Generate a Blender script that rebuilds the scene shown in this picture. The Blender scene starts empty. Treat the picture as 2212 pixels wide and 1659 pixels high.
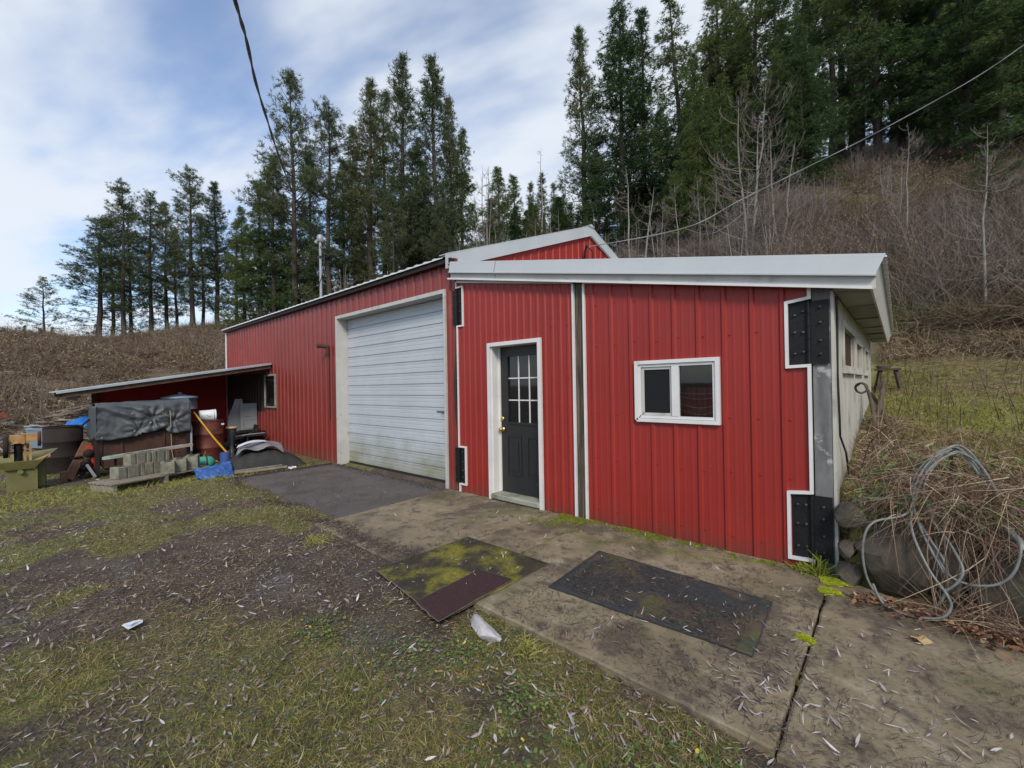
import bpy, math, random
import numpy as np
from math import sin, cos, tan, pi, radians, atan2, hypot, sqrt, exp, degrees
from mathutils import Vector, Matrix

scene = bpy.context.scene
# ------------------------------------------------------------------ camera
CAM = (5.0082, -4.2498, 1.5406)
YAW, PITCH, ROLL = radians(-41.804), radians(0.246), radians(-0.957)
FPX = 1296.31 / 3072.0                      # focal length in image widths
_f = Vector((sin(YAW) * cos(PITCH), cos(YAW) * cos(PITCH), sin(PITCH)))
_r = Vector((cos(YAW), -sin(YAW), 0))
_u = _r.cross(_f)
_r2 = cos(ROLL) * _r + sin(ROLL) * _u
_u2 = -sin(ROLL) * _r + cos(ROLL) * _u
cd = bpy.data.cameras.new('camera')
cam = bpy.data.objects.new('camera', cd)
scene.collection.objects.link(cam)
m = Matrix((_r2, _u2, -_f)).transposed().to_4x4()
m.translation = Vector(CAM)
cam.matrix_world = m
cd.sensor_width = 36.0
cd.lens = 36.0 * FPX
cd.clip_start = 0.05
cd.clip_end = 3000
scene.camera = cam

# ------------------------------------------------------------------ light
SUN_EL, SUN_AZ = radians(40), radians(132)     # compass azimuth measured from +y towards +x
scene.view_settings.view_transform = 'Standard'
scene.view_settings.look = 'None'
scene.view_settings.exposure = 0.88
scene.view_settings.gamma = 1.0
world = bpy.data.worlds.new("World")
scene.world = world
world.use_nodes = True


def build_world():
    nt = world.node_tree
    N, L = nt.nodes, nt.links
    N.clear()
    out = N.new('ShaderNodeOutputWorld')
    bg = N.new('ShaderNodeBackground')
    sky = N.new('ShaderNodeTexSky')
    sky.sky_type = 'NISHITA'
    sky.sun_disc = False
    sky.sun_elevation = SUN_EL
    sky.sun_rotation = SUN_AZ
    sky.air_density = 1.0
    sky.dust_density = 0.6
    sky.ozone_density = 1.5
    tc = N.new('ShaderNodeTexCoord')
    sep = N.new('ShaderNodeSeparateXYZ')
    L.new(tc.outputs['Generated'], sep.inputs[0])

    def math_(op, a, b=None, clamp=False):
        n = N.new('ShaderNodeMath'); n.operation = op; n.use_clamp = clamp
        for i, v in enumerate((a, b)):
            if v is None: continue
            if isinstance(v, (int, float)): n.inputs[i].default_value = v
            else: L.new(v, n.inputs[i])
        return n.outputs[0]
    zc = math_('MAXIMUM', sep.outputs[2], 0.0)
    den = math_('ADD', zc, 0.13)
    px = math_('DIVIDE', sep.outputs[0], den)
    py = math_('DIVIDE', sep.outputs[1], den)
    comb = N.new('ShaderNodeCombineXYZ')
    L.new(px, comb.inputs[0]); L.new(py, comb.inputs[1])
    mp = N.new('ShaderNodeMapping')
    mp.inputs['Rotation'].default_value = (0, 0, radians(-20))
    L.new(comb.outputs[0], mp.inputs[0])
    mp2 = N.new('ShaderNodeMapping')
    mp2.inputs['Scale'].default_value = (0.50, 1.25, 1)
    L.new(mp.outputs[0], mp2.inputs[0])
    n1 = N.new('ShaderNodeTexNoise'); n1.inputs['Scale'].default_value = 0.9
    n1.inputs['Detail'].default_value = 5; n1.inputs['Roughness'].default_value = 0.5
    n1.inputs['Distortion'].default_value = 0.5
    L.new(mp2.outputs[0], n1.inputs['Vector'])
    mp3 = N.new('ShaderNodeMapping'); mp3.inputs['Scale'].default_value = (0.8, 1.5, 1)
    L.new(mp.outputs[0], mp3.inputs[0])
    n2 = N.new('ShaderNodeTexNoise'); n2.inputs['Scale'].default_value = 2.6
    n2.inputs['Detail'].default_value = 4; n2.inputs['Roughness'].default_value = 0.5
    L.new(mp3.outputs[0], n2.inputs['Vector'])
    s = math_('MULTIPLY', n1.outputs[0], 0.76)
    s2 = math_('MULTIPLY', n2.outputs[0], 0.24)
    v = math_('ADD', s, s2)
    mr = N.new('ShaderNodeMapRange'); mr.interpolation_type = 'SMOOTHSTEP'
    mr.inputs['From Min'].default_value = 0.39; mr.inputs['From Max'].default_value = 0.56
    mr.inputs['To Min'].default_value = 0.10; mr.inputs['To Max'].default_value = 0.93
    L.new(v, mr.inputs['Value'])
    sk = N.new('ShaderNodeMixRGB'); sk.blend_type = 'MULTIPLY'; sk.inputs[0].default_value = 1
    sk.inputs[2].default_value = (0.100, 0.106, 0.115, 1)
    L.new(sky.outputs[0], sk.inputs[1])
    mix = N.new('ShaderNodeMixRGB')
    L.new(mr.outputs[0], mix.inputs[0])
    L.new(sk.outputs[0], mix.inputs[1])
    mix.inputs[2].default_value = (0.455, 0.485, 0.525, 1)
    L.new(mix.outputs[0], bg.inputs[0])
    bg.inputs[1].default_value = 1.0
    L.new(bg.outputs[0], out.inputs[0])


build_world()
sd = bpy.data.lights.new('sun', 'SUN')
sd.energy = 1.5
sd.angle = radians(14)
sd.color = (1.0, 0.90, 0.77)
sun = bpy.data.objects.new('sun', sd)
scene.collection.objects.link(sun)
_sv = Vector((sin(SUN_AZ) * cos(SUN_EL), cos(SUN_AZ) * cos(SUN_EL), sin(SUN_EL)))
sun.rotation_euler = _sv.to_track_quat('Z', 'Y').to_euler()

# ------------------------------------------------------------------ helpers
C = scene.collection


def sight(px, py):
    """compass azimuth and slope of the line of sight through a point of the photograph (2212 px wide)"""
    d = _r2 * ((px - 1106) / 2212 / FPX) - _u2 * ((py - 829.5) / 2212 / FPX) + _f
    h = hypot(d.x, d.y)
    return atan2(d.x, d.y), d.z / h


class MB:
    def __init__(s):
        s.v = []; s.f = []; s.m = []; s.sm = []

    def add(s, vs, fs, mi=0, smooth=False):
        o = len(s.v)
        s.v += [tuple(p) for p in vs]
        for f in fs:
            s.f.append(tuple(i + o for i in f)); s.m.append(mi); s.sm.append(smooth)

    def box(s, x0, x1, y0, y1, z0, z1, mi=0, bev=0.0):
        if bev <= 0:
            v = [(x0, y0, z0), (x1, y0, z0), (x1, y1, z0), (x0, y1, z0), (x0, y0, z1), (x1, y0, z1), (x1, y1, z1), (x0, y1, z1)]
            s.add(v, [(0, 3, 2, 1), (4, 5, 6, 7), (0, 1, 5, 4), (1, 2, 6, 5), (2, 3, 7, 6), (3, 0, 4, 7)], mi)
            return
        b = min(bev, (x1 - x0) * .45, (y1 - y0) * .45, (z1 - z0) * .45)
        rings = []
        for z, i in ((z0, b), (z0 + b, 0), (z1 - b, 0), (z1, b)):
            a, c, d, e = x0 + i, x1 - i, y0 + i, y1 - i
            k = b if i == 0 else b * .5
            rings.append([(a + k, d, z), (c - k, d, z), (c, d + k, z), (c, e - k, z), (c - k, e, z), (a + k, e, z), (a, e - k, z), (a, d + k, z)])
        vs = [p for r_ in rings for p in r_]
        fs = [tuple(range(7, -1, -1)), tuple(range(24, 32))]
        for k in range(3):
            for i in range(8):
                j = (i + 1) % 8
                fs.append((k * 8 + i, k * 8 + j, k * 8 + 8 + j, k * 8 + 8 + i))
        s.add(vs, fs, mi)

    def obox(s, c, ax, ay, az, mi=0):
        """oriented box: centre and three half-axis vectors"""
        c, ax, ay, az = map(Vector, (c, ax, ay, az))
        vs = [c + a * ax + b * ay + d * az for d in (-1, 1) for a, b in ((-1, -1), (1, -1), (1, 1), (-1, 1))]
        s.add(vs, [(0, 3, 2, 1), (4, 5, 6, 7), (0, 1, 5, 4), (1, 2, 6, 5), (2, 3, 7, 6), (3, 0, 4, 7)], mi)

    def beam(s, p, q, w, h, up=(0, 0, 1), mi=0):
        p, q = Vector(p), Vector(q)
        d = (q - p); L = d.length; d.normalize()
        up = Vector(up)
        side = d.cross(up)
        if side.length < 1e-4: side = d.cross(Vector((0, 1, 0)))
        side.normalize(); u = side.cross(d)
        s.obox((p + q) / 2, d * L / 2, side * w / 2, u * h / 2, mi)

    def tube(s, pts, r, n=8, mi=0, cap=True, smooth=True):
        pts = [Vector(p) for p in pts]
        rs = r if isinstance(r, (list, tuple)) else [r] * len(pts)
        vs = []; fs = []
        ref = Vector((0, 0, 1))
        prev = None
        for i, p in enumerate(pts):
            d = (pts[min(i + 1, len(pts) - 1)] - pts[max(i - 1, 0)]).normalized()
            if prev is None:
                a = d.cross(ref)
                if a.length < .05: a = d.cross(Vector((1, 0, 0)))
            else:
                a = prev - d * prev.dot(d)
                if a.length < 1e-6: a = d.cross(ref)
            a.normalize(); prev = a
            b = d.cross(a)
            for k in range(n):
                t = 2 * pi * k / n
                vs.append(p + (a * cos(t) + b * sin(t)) * rs[i])
        for i in range(len(pts) - 1):
            for k in range(n):
                j = (k + 1) % n
                fs.append((i * n + k, i * n + j, i * n + n + j, i * n + n + k))
        s.add(vs, fs, mi, smooth)
        if cap:
            e = (len(pts) - 1) * n
            s.add(vs[:n], [tuple(range(n - 1, -1, -1))], mi)
            s.add(vs[e:], [tuple(range(n))], mi)

    def lathe(s, prof, c=(0, 0, 0), n=28, mi=0, axis=None, smooth=True):
        """prof = [(r, h)...] about z (or another axis) at c"""
        A = Vector(axis).normalized() if axis else Vector((0, 0, 1))
        X = A.cross(Vector((0, 0, 1)))
        if X.length < .01: X = Vector((1, 0, 0))
        X.normalize(); Y = A.cross(X)
        c = Vector(c); vs = []; fs = []
        for r_, h in prof:
            for k in range(n):
                t = 2 * pi * k / n
                vs.append(c + A * h + (X * cos(t) + Y * sin(t)) * max(r_, 1e-4))
        for i in range(len(prof) - 1):
            for k in range(n):
                j = (k + 1) % n
                fs.append((i * n + k, i * n + j, i * n + n + j, i * n + n + k))
        s.add(vs, fs, mi, smooth)

    def prism(s, poly, axis, a, b, mi=0):
        """poly of 2-D points extruded between a and b along axis 'x','y' or 'z'"""
        def P(p, t):
            return {'x': (t, p[0], p[1]), 'y': (p[0], t, p[1]), 'z': (p[0], p[1], t)}[axis]
        n = len(poly)
        vs = [P(p, a) for p in poly] + [P(p, b) for p in poly]
        fs = [tuple(range(n - 1, -1, -1)), tuple(range(n, 2 * n))]
        fs += [(i, (i + 1) % n, n + (i + 1) % n, n + i) for i in range(n)]
        s.add(vs, fs, mi)

    def build(s, name, mats, parent=None, loc=None, rot=None):
        me = bpy.data.meshes.new(name)
        me.from_pydata(s.v, [], s.f)
        mats = mats if isinstance(mats, (list, tuple)) else [mats]
        for mm in mats: me.materials.append(mm)
        me.polygons.foreach_set('material_index', s.m)
        me.polygons.foreach_set('use_smooth', s.sm)
        me.update()
        o = bpy.data.objects.new(name, me)
        C.objects.link(o)
        if parent is not None: o.parent = parent
        if loc is not None: o.location = loc
        if rot is not None: o.rotation_euler = rot
        return o


def fixn(o):
    import bmesh
    bm = bmesh.new(); bm.from_mesh(o.data)
    bmesh.ops.recalc_face_normals(bm, faces=bm.faces)
    bm.to_mesh(o.data); bm.free()
    return o


def tag(o, label=None, cat=None, group=None, kind=None):
    if label: o['label'] = label
    if cat: o['category'] = cat
    if group: o['group'] = group
    if kind: o['kind'] = kind
    return o


def empty(name, loc=(0, 0, 0), rz=0.0, label=None, cat=None, group=None):
    o = bpy.data.objects.new(name, None)
    C.objects.link(o)
    o.location = loc; o.rotation_euler = (0, 0, rz)
    return tag(o, label, cat, group)


def mesh_np(name, V, F, mats, parent=None, smooth=False, mi=None):
    """V (n,3), F (m,3) or (m,4)"""
    me = bpy.data.meshes.new(name)
    V = np.ascontiguousarray(V, dtype=np.float32); F = np.ascontiguousarray(F, dtype=np.int32)
    k = F.shape[1]
    me.vertices.add(len(V)); me.vertices.foreach_set('co', V.ravel())
    me.loops.add(F.size); me.loops.foreach_set('vertex_index', F.ravel())
    me.polygons.add(len(F)); me.polygons.foreach_set('loop_start', np.arange(0, F.size, k, dtype=np.int32))
    me.update(calc_edges=True)
    for mm in (mats if isinstance(mats, (list, tuple)) else [mats]): me.materials.append(mm)
    if mi is not None: me.polygons.foreach_set('material_index', mi)
    if smooth: me.polygons.foreach_set('use_smooth', np.ones(len(F), dtype=bool))
    o = bpy.data.objects.new(name, me)
    C.objects.link(o)
    if parent is not None: o.parent = parent
    return o


def unit(a):
    return a / np.maximum(np.linalg.norm(a, axis=-1, keepdims=True), 1e-9)


def ribbons(P, D, L, W, rng, segs=2, bend=0.3, sag=0.0, prof=None, side=None):
    """n flat blades: start P, unit direction D, length L, width W. returns V, F(quads)"""
    n = len(P)
    if side is None:
        side = unit(np.cross(D, rng.normal(size=(n, 3))))
    B = unit(np.cross(D, side)) * (rng.normal(size=(n, 1)) * bend)
    t = np.linspace(0, 1, segs + 1)
    if prof is None: prof = 1 - 0.85 * t
    L = np.asarray(L).reshape(n, 1); W = np.asarray(W).reshape(n, 1)
    V = np.empty((n, segs + 1, 2, 3))
    for i, ti in enumerate(t):
        c = P + D * L * ti + B * L * ti * ti
        c[:, 2] -= sag * (L[:, 0]) * ti * ti
        V[:, i, 0] = c - side * W * .5 * prof[i]
        V[:, i, 1] = c + side * W * .5 * prof[i]
    V = V.reshape(-1, 3)
    base = (np.arange(n) * (segs + 1) * 2)[:, None]
    q = []
    for i in range(segs):
        q.append(np.stack([base[:, 0] + 2 * i, base[:, 0] + 2 * i + 1, base[:, 0] + 2 * i + 3, base[:, 0] + 2 * i + 2], 1))
    F = np.stack(q, 1).reshape(-1, 4)
    return V, F


def cat_vf(*pairs):
    Vs, Fs, o = [], [], 0
    for V, F in pairs:
        Vs.append(V); Fs.append(F + o); o += len(V)
    return np.concatenate(Vs), np.concatenate(Fs)


_NR = np.random.RandomState(7)
_LAT = _NR.rand(256, 256)


def vnoise(x, y):
    xi = np.floor(x).astype(int); yi = np.floor(y).astype(int)
    fx = x - xi; fy = y - yi
    fx = fx * fx * (3 - 2 * fx); fy = fy * fy * (3 - 2 * fy)
    a = _LAT[xi & 255, yi & 255]; b = _LAT[(xi + 1) & 255, yi & 255]
    c = _LAT[xi & 255, (yi + 1) & 255]; d = _LAT[(xi + 1) & 255, (yi + 1) & 255]
    return (a * (1 - fx) + b * fx) * (1 - fy) + (c * (1 - fx) + d * fx) * fy


def fbm(x, y, s=1.0, o=4):
    t = 0; a = .5; w = 0
    for i in range(o):
        t = t + a * vnoise(x * s + i * 17.3, y * s + i * 9.7); w += a; a *= .5; s *= 2.03
    return t / w


def sstep(a, b, x):
    t = np.clip((x - a) / (b - a), 0, 1)
    return t * t * (3 - 2 * t)


# ------------------------------------------------------------------ materials
def mat(name, stops, scale=4.0, rough=0.7, metal=0.0, bump=0.0, bscale=None, detail=6, stretch=None, coords='Object',
        dirt=None, spec=None, distort=0.0, rvar=0.0, speck=None, island=None):
    """stops: list of (pos, colour) of a noise ramp; dirt=(colour, scale, lo, hi); speck=(colour, scale, threshold)"""
    mm = bpy.data.materials.new(name); mm.use_nodes = True
    nt = mm.node_tree; N, L = nt.nodes, nt.links
    b = N['Principled BSDF']
    tc = N.new('ShaderNodeTexCoord'); vec = tc.outputs[coords]
    if coords == 'World':
        pass
    if stretch:
        mp = N.new('ShaderNodeMapping'); mp.inputs['Scale'].default_value = stretch
        L.new(vec, mp.inputs[0]); vec = mp.outputs[0]

    def noise(sc, det=detail, v=vec, ro=.6):
        n = N.new('ShaderNodeTexNoise'); n.inputs['Scale'].default_value = sc
        n.inputs['Detail'].default_value = det; n.inputs['Roughness'].default_value = ro
        n.inputs['Distortion'].default_value = distort
        L.new(v, n.inputs['Vector']); return n.outputs['Fac']
    if island:
        g = N.new('ShaderNodeNewGeometry'); fac = g.outputs['Random Per Island']
    else:
        fac = noise(scale)
    r = N.new('ShaderNodeValToRGB'); L.new(fac, r.inputs[0])
    e = r.color_ramp.elements
    stops = [(p, tuple(c) + (1,) if len(c) == 3 else c) for p, c in stops]
    while len(e) < len(stops): e.new(.5)
    for i, (p, c) in enumerate(stops): e[i].position = p; e[i].color = c
    if island == 'hard': r.color_ramp.interpolation = 'CONSTANT'
    col = r.outputs[0]
    for D in (dirt if isinstance(dirt, list) else [dirt] if dirt else []):
        dn = noise(D[1], 7, tc.outputs[coords], .65)
        mr = N.new('ShaderNodeMapRange'); mr.inputs['From Min'].default_value = D[2]; mr.inputs['From Max'].default_value = D[3]
        mr.inputs['To Max'].default_value = D[4] if len(D) > 4 else 1.0
        L.new(dn, mr.inputs['Value'])
        mx = N.new('ShaderNodeMixRGB'); L.new(mr.outputs[0], mx.inputs[0]); L.new(col, mx.inputs[1])
        mx.inputs[2].default_value = tuple(D[0]) + (1,); col = mx.outputs[0]
    L.new(col, b.inputs['Base Color'])
    b.inputs['Roughness'].default_value = rough
    b.inputs['Metallic'].default_value = metal
    if spec is not None: b.inputs['Specular IOR Level'].default_value = spec
    if rvar:
        mr = N.new('ShaderNodeMapRange'); L.new(noise(scale * 1.7), mr.inputs['Value'])
        mr.inputs['To Min'].default_value = max(rough - rvar, .02); mr.inputs['To Max'].default_value = min(rough + rvar, 1)
        L.new(mr.outputs[0], b.inputs['Roughness'])
    if bump:
        bn = N.new('ShaderNodeBump'); bn.inputs['Strength'].default_value = bump
        bn.inputs['Distance'].default_value = 0.02
        L.new(noise(bscale or scale * 3, 8), bn.inputs['Height']); L.new(bn.outputs[0], b.inputs['Normal'])
    return mm


def leafy(name, stops, rough=0.6, trans=0.25, noise_scale=0.25, vari=0.35):
    """foliage: random per blade times slow variation in the tree, a little translucency"""
    mm = bpy.data.materials.new(name); mm.use_nodes = True
    nt = mm.node_tree; N, L = nt.nodes, nt.links
    b = N['Principled BSDF']; out = N['Material Output']
    g = N.new('ShaderNodeNewGeometry')
    oi = N.new('ShaderNodeObjectInfo')
    tc = N.new('ShaderNodeTexCoord')
    n = N.new('ShaderNodeTexNoise'); n.inputs['Scale'].default_value = noise_scale; n.inputs['Detail'].default_value = 3
    L.new(tc.outputs['Object'], n.inputs['Vector'])

    def m_(op, a, b_):
        k = N.new('ShaderNodeMath'); k.operation = op
        for i, v in enumerate((a, b_)):
            if isinstance(v, (int, float)): k.inputs[i].default_value = v
            else: L.new(v, k.inputs[i])
        return k.outputs[0]
    f = m_('ADD', m_('MULTIPLY', g.outputs['Random Per Island'], .45), m_('MULTIPLY', n.outputs[0], .55))
    f = m_('ADD', f, m_('MULTIPLY', m_('SUBTRACT', oi.outputs['Random'], .5), vari))
    r = N.new('ShaderNodeValToRGB'); L.new(f, r.inputs[0])
    e = r.color_ramp.elements
    while len(e) < len(stops): e.new(.5)
    for i, (p, c) in enumerate(stops): e[i].position = p; e[i].color = tuple(c) + (1,)
    L.new(r.outputs[0], b.inputs['Base Color'])
    b.inputs['Roughness'].default_value = rough
    b.inputs['Specular IOR Level'].default_value = 0.25
    if trans:
        t = N.new('ShaderNodeBsdfTranslucent'); L.new(r.outputs[0], t.inputs[0])
        mx = N.new('ShaderNodeMixShader'); mx.inputs[0].default_value = trans
        L.new(b.outputs[0], mx.inputs[1]); L.new(t.outputs[0], mx.inputs[2]); L.new(mx.outputs[0], out.inputs[0])
    return mm


M = {}
M['red'] = mat('painted_red_metal', [(.3, (.245, .0165, .0115)), (.7, (.290, .0215, .0150))], 1.2, .5, 0, .05, 6, rvar=.08,
               dirt=[((.22, .030, .025), 2.3, .55, .75, .6), ((.42, .10, .08), 60, .70, .76, .5)])
M['red_old'] = mat('sun_faded_red_metal', [(.3, (.185, .026, .021)), (.7, (.235, .036, .029))], .8, .40, 0, .05, 5, rvar=.08,
                   dirt=[((.36, .10, .09), 1.1, .58, .8, .5), ((.2, .03, .025), 3, .6, .8, .5)])
M['red_ply'] = mat('red_painted_plywood', [(.3, (.40, .020, .022)), (.7, (.48, .028, .028))], 2, .75, 0, .1, 12)
M['wall_shade'] = mat('shade_toned_sheet', [(.3, (.028, .018, .016)), (.7, (.05, .03, .026))], 3, .6)  # shade under the lean-to roof, put into the sheet's colour
M['white'] = mat('white_trim_paint', [(.3, (.60, .60, .60)), (.7, (.70, .70, .70))], 3, .4, 0, .03, 20, dirt=((.35, .33, .28), 9, .62, .8, .5))
M['fascia'] = mat('pale_grey_metal_flashing', [(.3, (.40, .435, .46)), (.7, (.46, .495, .52))], 1.5, .5, 0, .02, 8, dirt=((.20, .20, .18), 6, .66, .85, .5))
M['wall_trim'] = mat('grey_white_board_paint', [(.3, (.42, .42, .40)), (.7, (.52, .52, .50))], 3, .6, 0, .1, 18, dirt=((.15, .14, .11), 5, .58, .78, .7))
M['siding'] = mat('weathered_cream_siding_paint', [(.3, (.40, .40, .35)), (.7, (.52, .51, .46))], 3, .75, 0, .15, 20, stretch=(1, 1, .25),
                  dirt=((.16, .15, .11), 2.6, .52, .72, .8))
M['soffit'] = mat('mildewed_soffit_paint', [(.3, (.22, .23, .19)), (.7, (.34, .34, .29))], 3, .8, 0, .1, 14, dirt=((.07, .08, .045), 2.5, .48, .7, .8))
M['concrete_post'] = mat('stained_concrete', [(.30, (.09, .092, .092)), (.5, (.17, .175, .175)), (.7, (.26, .265, .265))], 3.5, .85, 0, .25, 30, stretch=(2.2, 2.2, .5),
                         dirt=[((.46, .47, .47), 6, .56, .62, .7), ((.08, .085, .07), 1.3, .58, .75, .7)])
M['roof'] = mat('galvanised_roofing', [(.3, (.50, .52, .54)), (.7, (.62, .64, .66))], 2, .4, .5, dirt=((.2, .18, .15), 3, .6, .8, .5))
M['tin_edge'] = mat('dull_tin', [(.3, (.35, .40, .45)), (.7, (.5, .55, .6))], 2, .45, .4, dirt=((.2, .14, .09), 5, .6, .8, .6))
M['black_steel'] = mat('black_painted_steel', [(.3, (.006, .0065, .0075)), (.7, (.012, .012, .014))], 6, .6, 0, .2, 30, spec=.3, dirt=((.10, .10, .09), 20, .66, .8, .6))
M['bolt'] = mat('greasy_steel', [(.3, (.03, .03, .03)), (.7, (.12, .11, .09))], 20, .45, .6)
M['charcoal'] = mat('charcoal_door_paint', [(.3, (.012, .013, .014)), (.7, (.020, .021, .022))], 4, .45, 0, .05, 20, dirt=((.09, .09, .085), 5, .62, .8, .5))
M['brass'] = mat('worn_brass', [(.3, (.45, .32, .12)), (.7, (.65, .50, .25))], 20, .3, .9)
M['glass'] = mat('window_glass', [(.3, (.008, .009, .010)), (.7, (.012, .013, .014))], 1, .04, 0, spec=.5)
M['glass'].node_tree.nodes['Principled BSDF'].inputs['Specular IOR Level'].default_value = .6
def clear_glass():
    mm = bpy.data.materials.new('clear_window_glass'); mm.use_nodes = True
    nt = mm.node_tree; N, L = nt.nodes, nt.links; N.clear()
    o = N.new('ShaderNodeOutputMaterial'); t = N.new('ShaderNodeBsdfTransparent'); t.inputs[0].default_value = (.82, .85, .84, 1)
    g = N.new('ShaderNodeBsdfGlossy'); g.inputs['Roughness'].default_value = .03
    f = N.new('ShaderNodeFresnel'); f.inputs[0].default_value = 1.5
    m = N.new('ShaderNodeMixShader'); L.new(f.outputs[0], m.inputs[0]); L.new(t.outputs[0], m.inputs[1]); L.new(g.outputs[0], m.inputs[2]); L.new(m.outputs[0], o.inputs[0])
    return mm
M['clear_glass'] = clear_glass()
M['screen'] = mat('insect_screen', [(.3, (.010, .011, .013)), (.7, (.015, .016, .018))], 60, .7, spec=.2)
M['wood_grey'] = mat('weathered_timber', [(.34, (.022, .017, .013)), (.48, (.058, .045, .034)), (.60, (.12, .092, .068)), (.74, (.24, .18, .12))], 3, .85, 0, .35, 14, stretch=(14, 9, .5), distort=1.2)
M['wood_flat'] = mat('grey_pallet_board', [(.25, (.12, .105, .08)), (.55, (.24, .21, .165)), (.8, (.36, .33, .27))], 5, .85, 0, .3, 20, stretch=(6, 1, 6))
M['wood_dark'] = mat('dark_rafter_timber', [(.3, (.05, .032, .022)), (.7, (.12, .075, .05))], 6, .85, 0, .2, 20)
M['wood_brown'] = mat('reddish_brown_plank_timber', [(.3, (.11, .05, .03)), (.7, (.20, .095, .055))], 8, .85, 0, .2, 20)
M['rust'] = mat('rusted_steel', [(.25, (.024, .013, .010)), (.5, (.055, .025, .017)), (.8, (.105, .042, .025))], 4, .8, .1, .25, 25)
M['rust_dark'] = mat('dark_rusted_steel', [(.3, (.007, .0045, .004)), (.7, (.022, .012, .009))], 5, .85, 0, .2, 25)
M['rust_red'] = mat('red_rusting_drum_paint', [(.3, (.11, .026, .018)), (.7, (.18, .048, .032))], 5, .65, .1, .15, 25, dirt=((.045, .02, .013), 4, .48, .66, .85))
M['tarp'] = mat('charcoal_tarp', [(.3, (.046, .055, .062)), (.7, (.072, .084, .092))], 3, .5, 0, .15, 40)
M['steel_grey'] = mat('galvanised_pipe', [(.3, (.26, .28, .30)), (.7, (.36, .38, .41))], 6, .5, .3)
M['black_rubber'] = mat('black_rubber', [(.3, (.010, .010, .011)), (.7, (.022, .022, .023))], 20, .7, 0, .3, 60)
M['cable_black'] = mat('black_cable_sheath', [(.3, (.012, .012, .014)), (.7, (.02, .02, .024))], 20, .5)
M['cable_white'] = mat('bare_aluminium_cable', [(.3, (.14, .145, .15)), (.7, (.22, .225, .23))], 20, .5, .3)


def door_mat():
    """white sectional door: greenish dirt rising from the bottom"""
    mm = mat('roll_up_door_enamel', [(.3, (.42, .46, .50)), (.7, (.49, .53, .57))], 1.5, .42, 0, .02, 10)
    nt = mm.node_tree; N, L = nt.nodes, nt.links
    b = N['Principled BSDF']; src = b.inputs['Base Color'].links[0].from_socket
    tc = N.new('ShaderNodeTexCoord'); sp = N.new('ShaderNodeSeparateXYZ'); L.new(tc.outputs['Object'], sp.inputs[0])
    n = N.new('ShaderNodeTexNoise'); n.inputs['Scale'].default_value = 2.2; n.inputs['Detail'].default_value = 7
    L.new(tc.outputs['Object'], n.inputs['Vector'])
    a = N.new('ShaderNodeMath'); a.operation = 'MULTIPLY_ADD'; L.new(n.outputs[0], a.inputs[0]); a.inputs[1].default_value = -1.3; L.new(sp.outputs[2], a.inputs[2])
    mr = N.new('ShaderNodeMapRange'); mr.inputs['From Min'].default_value = .0; mr.inputs['From Max'].default_value = -.75
    mr.inputs['To Max'].default_value = .8
    L.new(a.outputs[0], mr.inputs['Value'])
    mx = N.new('ShaderNodeMixRGB'); L.new(mr.outputs[0], mx.inputs[0]); L.new(src, mx.inputs[1]); mx.inputs[2].default_value = (.20, .19, .08, 1)
    L.new(mx.outputs[0], b.inputs['Base Color'])
    return mm


M['roll_door'] = door_mat()


def splash(mm, z0, col, amt):
    """dried mud flecks thrown up along the foot of a wall"""
    nt = mm.node_tree; N, L = nt.nodes, nt.links
    b = N['Principled BSDF']; src = b.inputs['Base Color'].links[0].from_socket
    tc = N.new('ShaderNodeTexCoord'); sp = N.new('ShaderNodeSeparateXYZ'); L.new(tc.outputs['Object'], sp.inputs[0])
    n = N.new('ShaderNodeTexNoise'); n.inputs['Scale'].default_value = 26; n.inputs['Detail'].default_value = 6
    L.new(tc.outputs['Object'], n.inputs['Vector'])
    a = N.new('ShaderNodeMath'); a.operation = 'MULTIPLY_ADD'; L.new(sp.outputs[2], a.inputs[0]); a.inputs[1].default_value = -1 / z0; L.new(n.outputs[0], a.inputs[2])
    mr = N.new('ShaderNodeMapRange'); mr.inputs['From Min'].default_value = .18; mr.inputs['From Max'].default_value = .5; mr.inputs['To Max'].default_value = amt
    L.new(a.outputs[0], mr.inputs['Value'])
    mx = N.new('ShaderNodeMixRGB'); L.new(mr.outputs[0], mx.inputs[0]); L.new(src, mx.inputs[1]); mx.inputs[2].default_value = col + (1,)
    L.new(mx.outputs[0], b.inputs['Base Color'])


splash(M['red'], .55, (.10, .045, .03), .55)
splash(M['red_old'], .8, (.13, .075, .06), .5)

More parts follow.
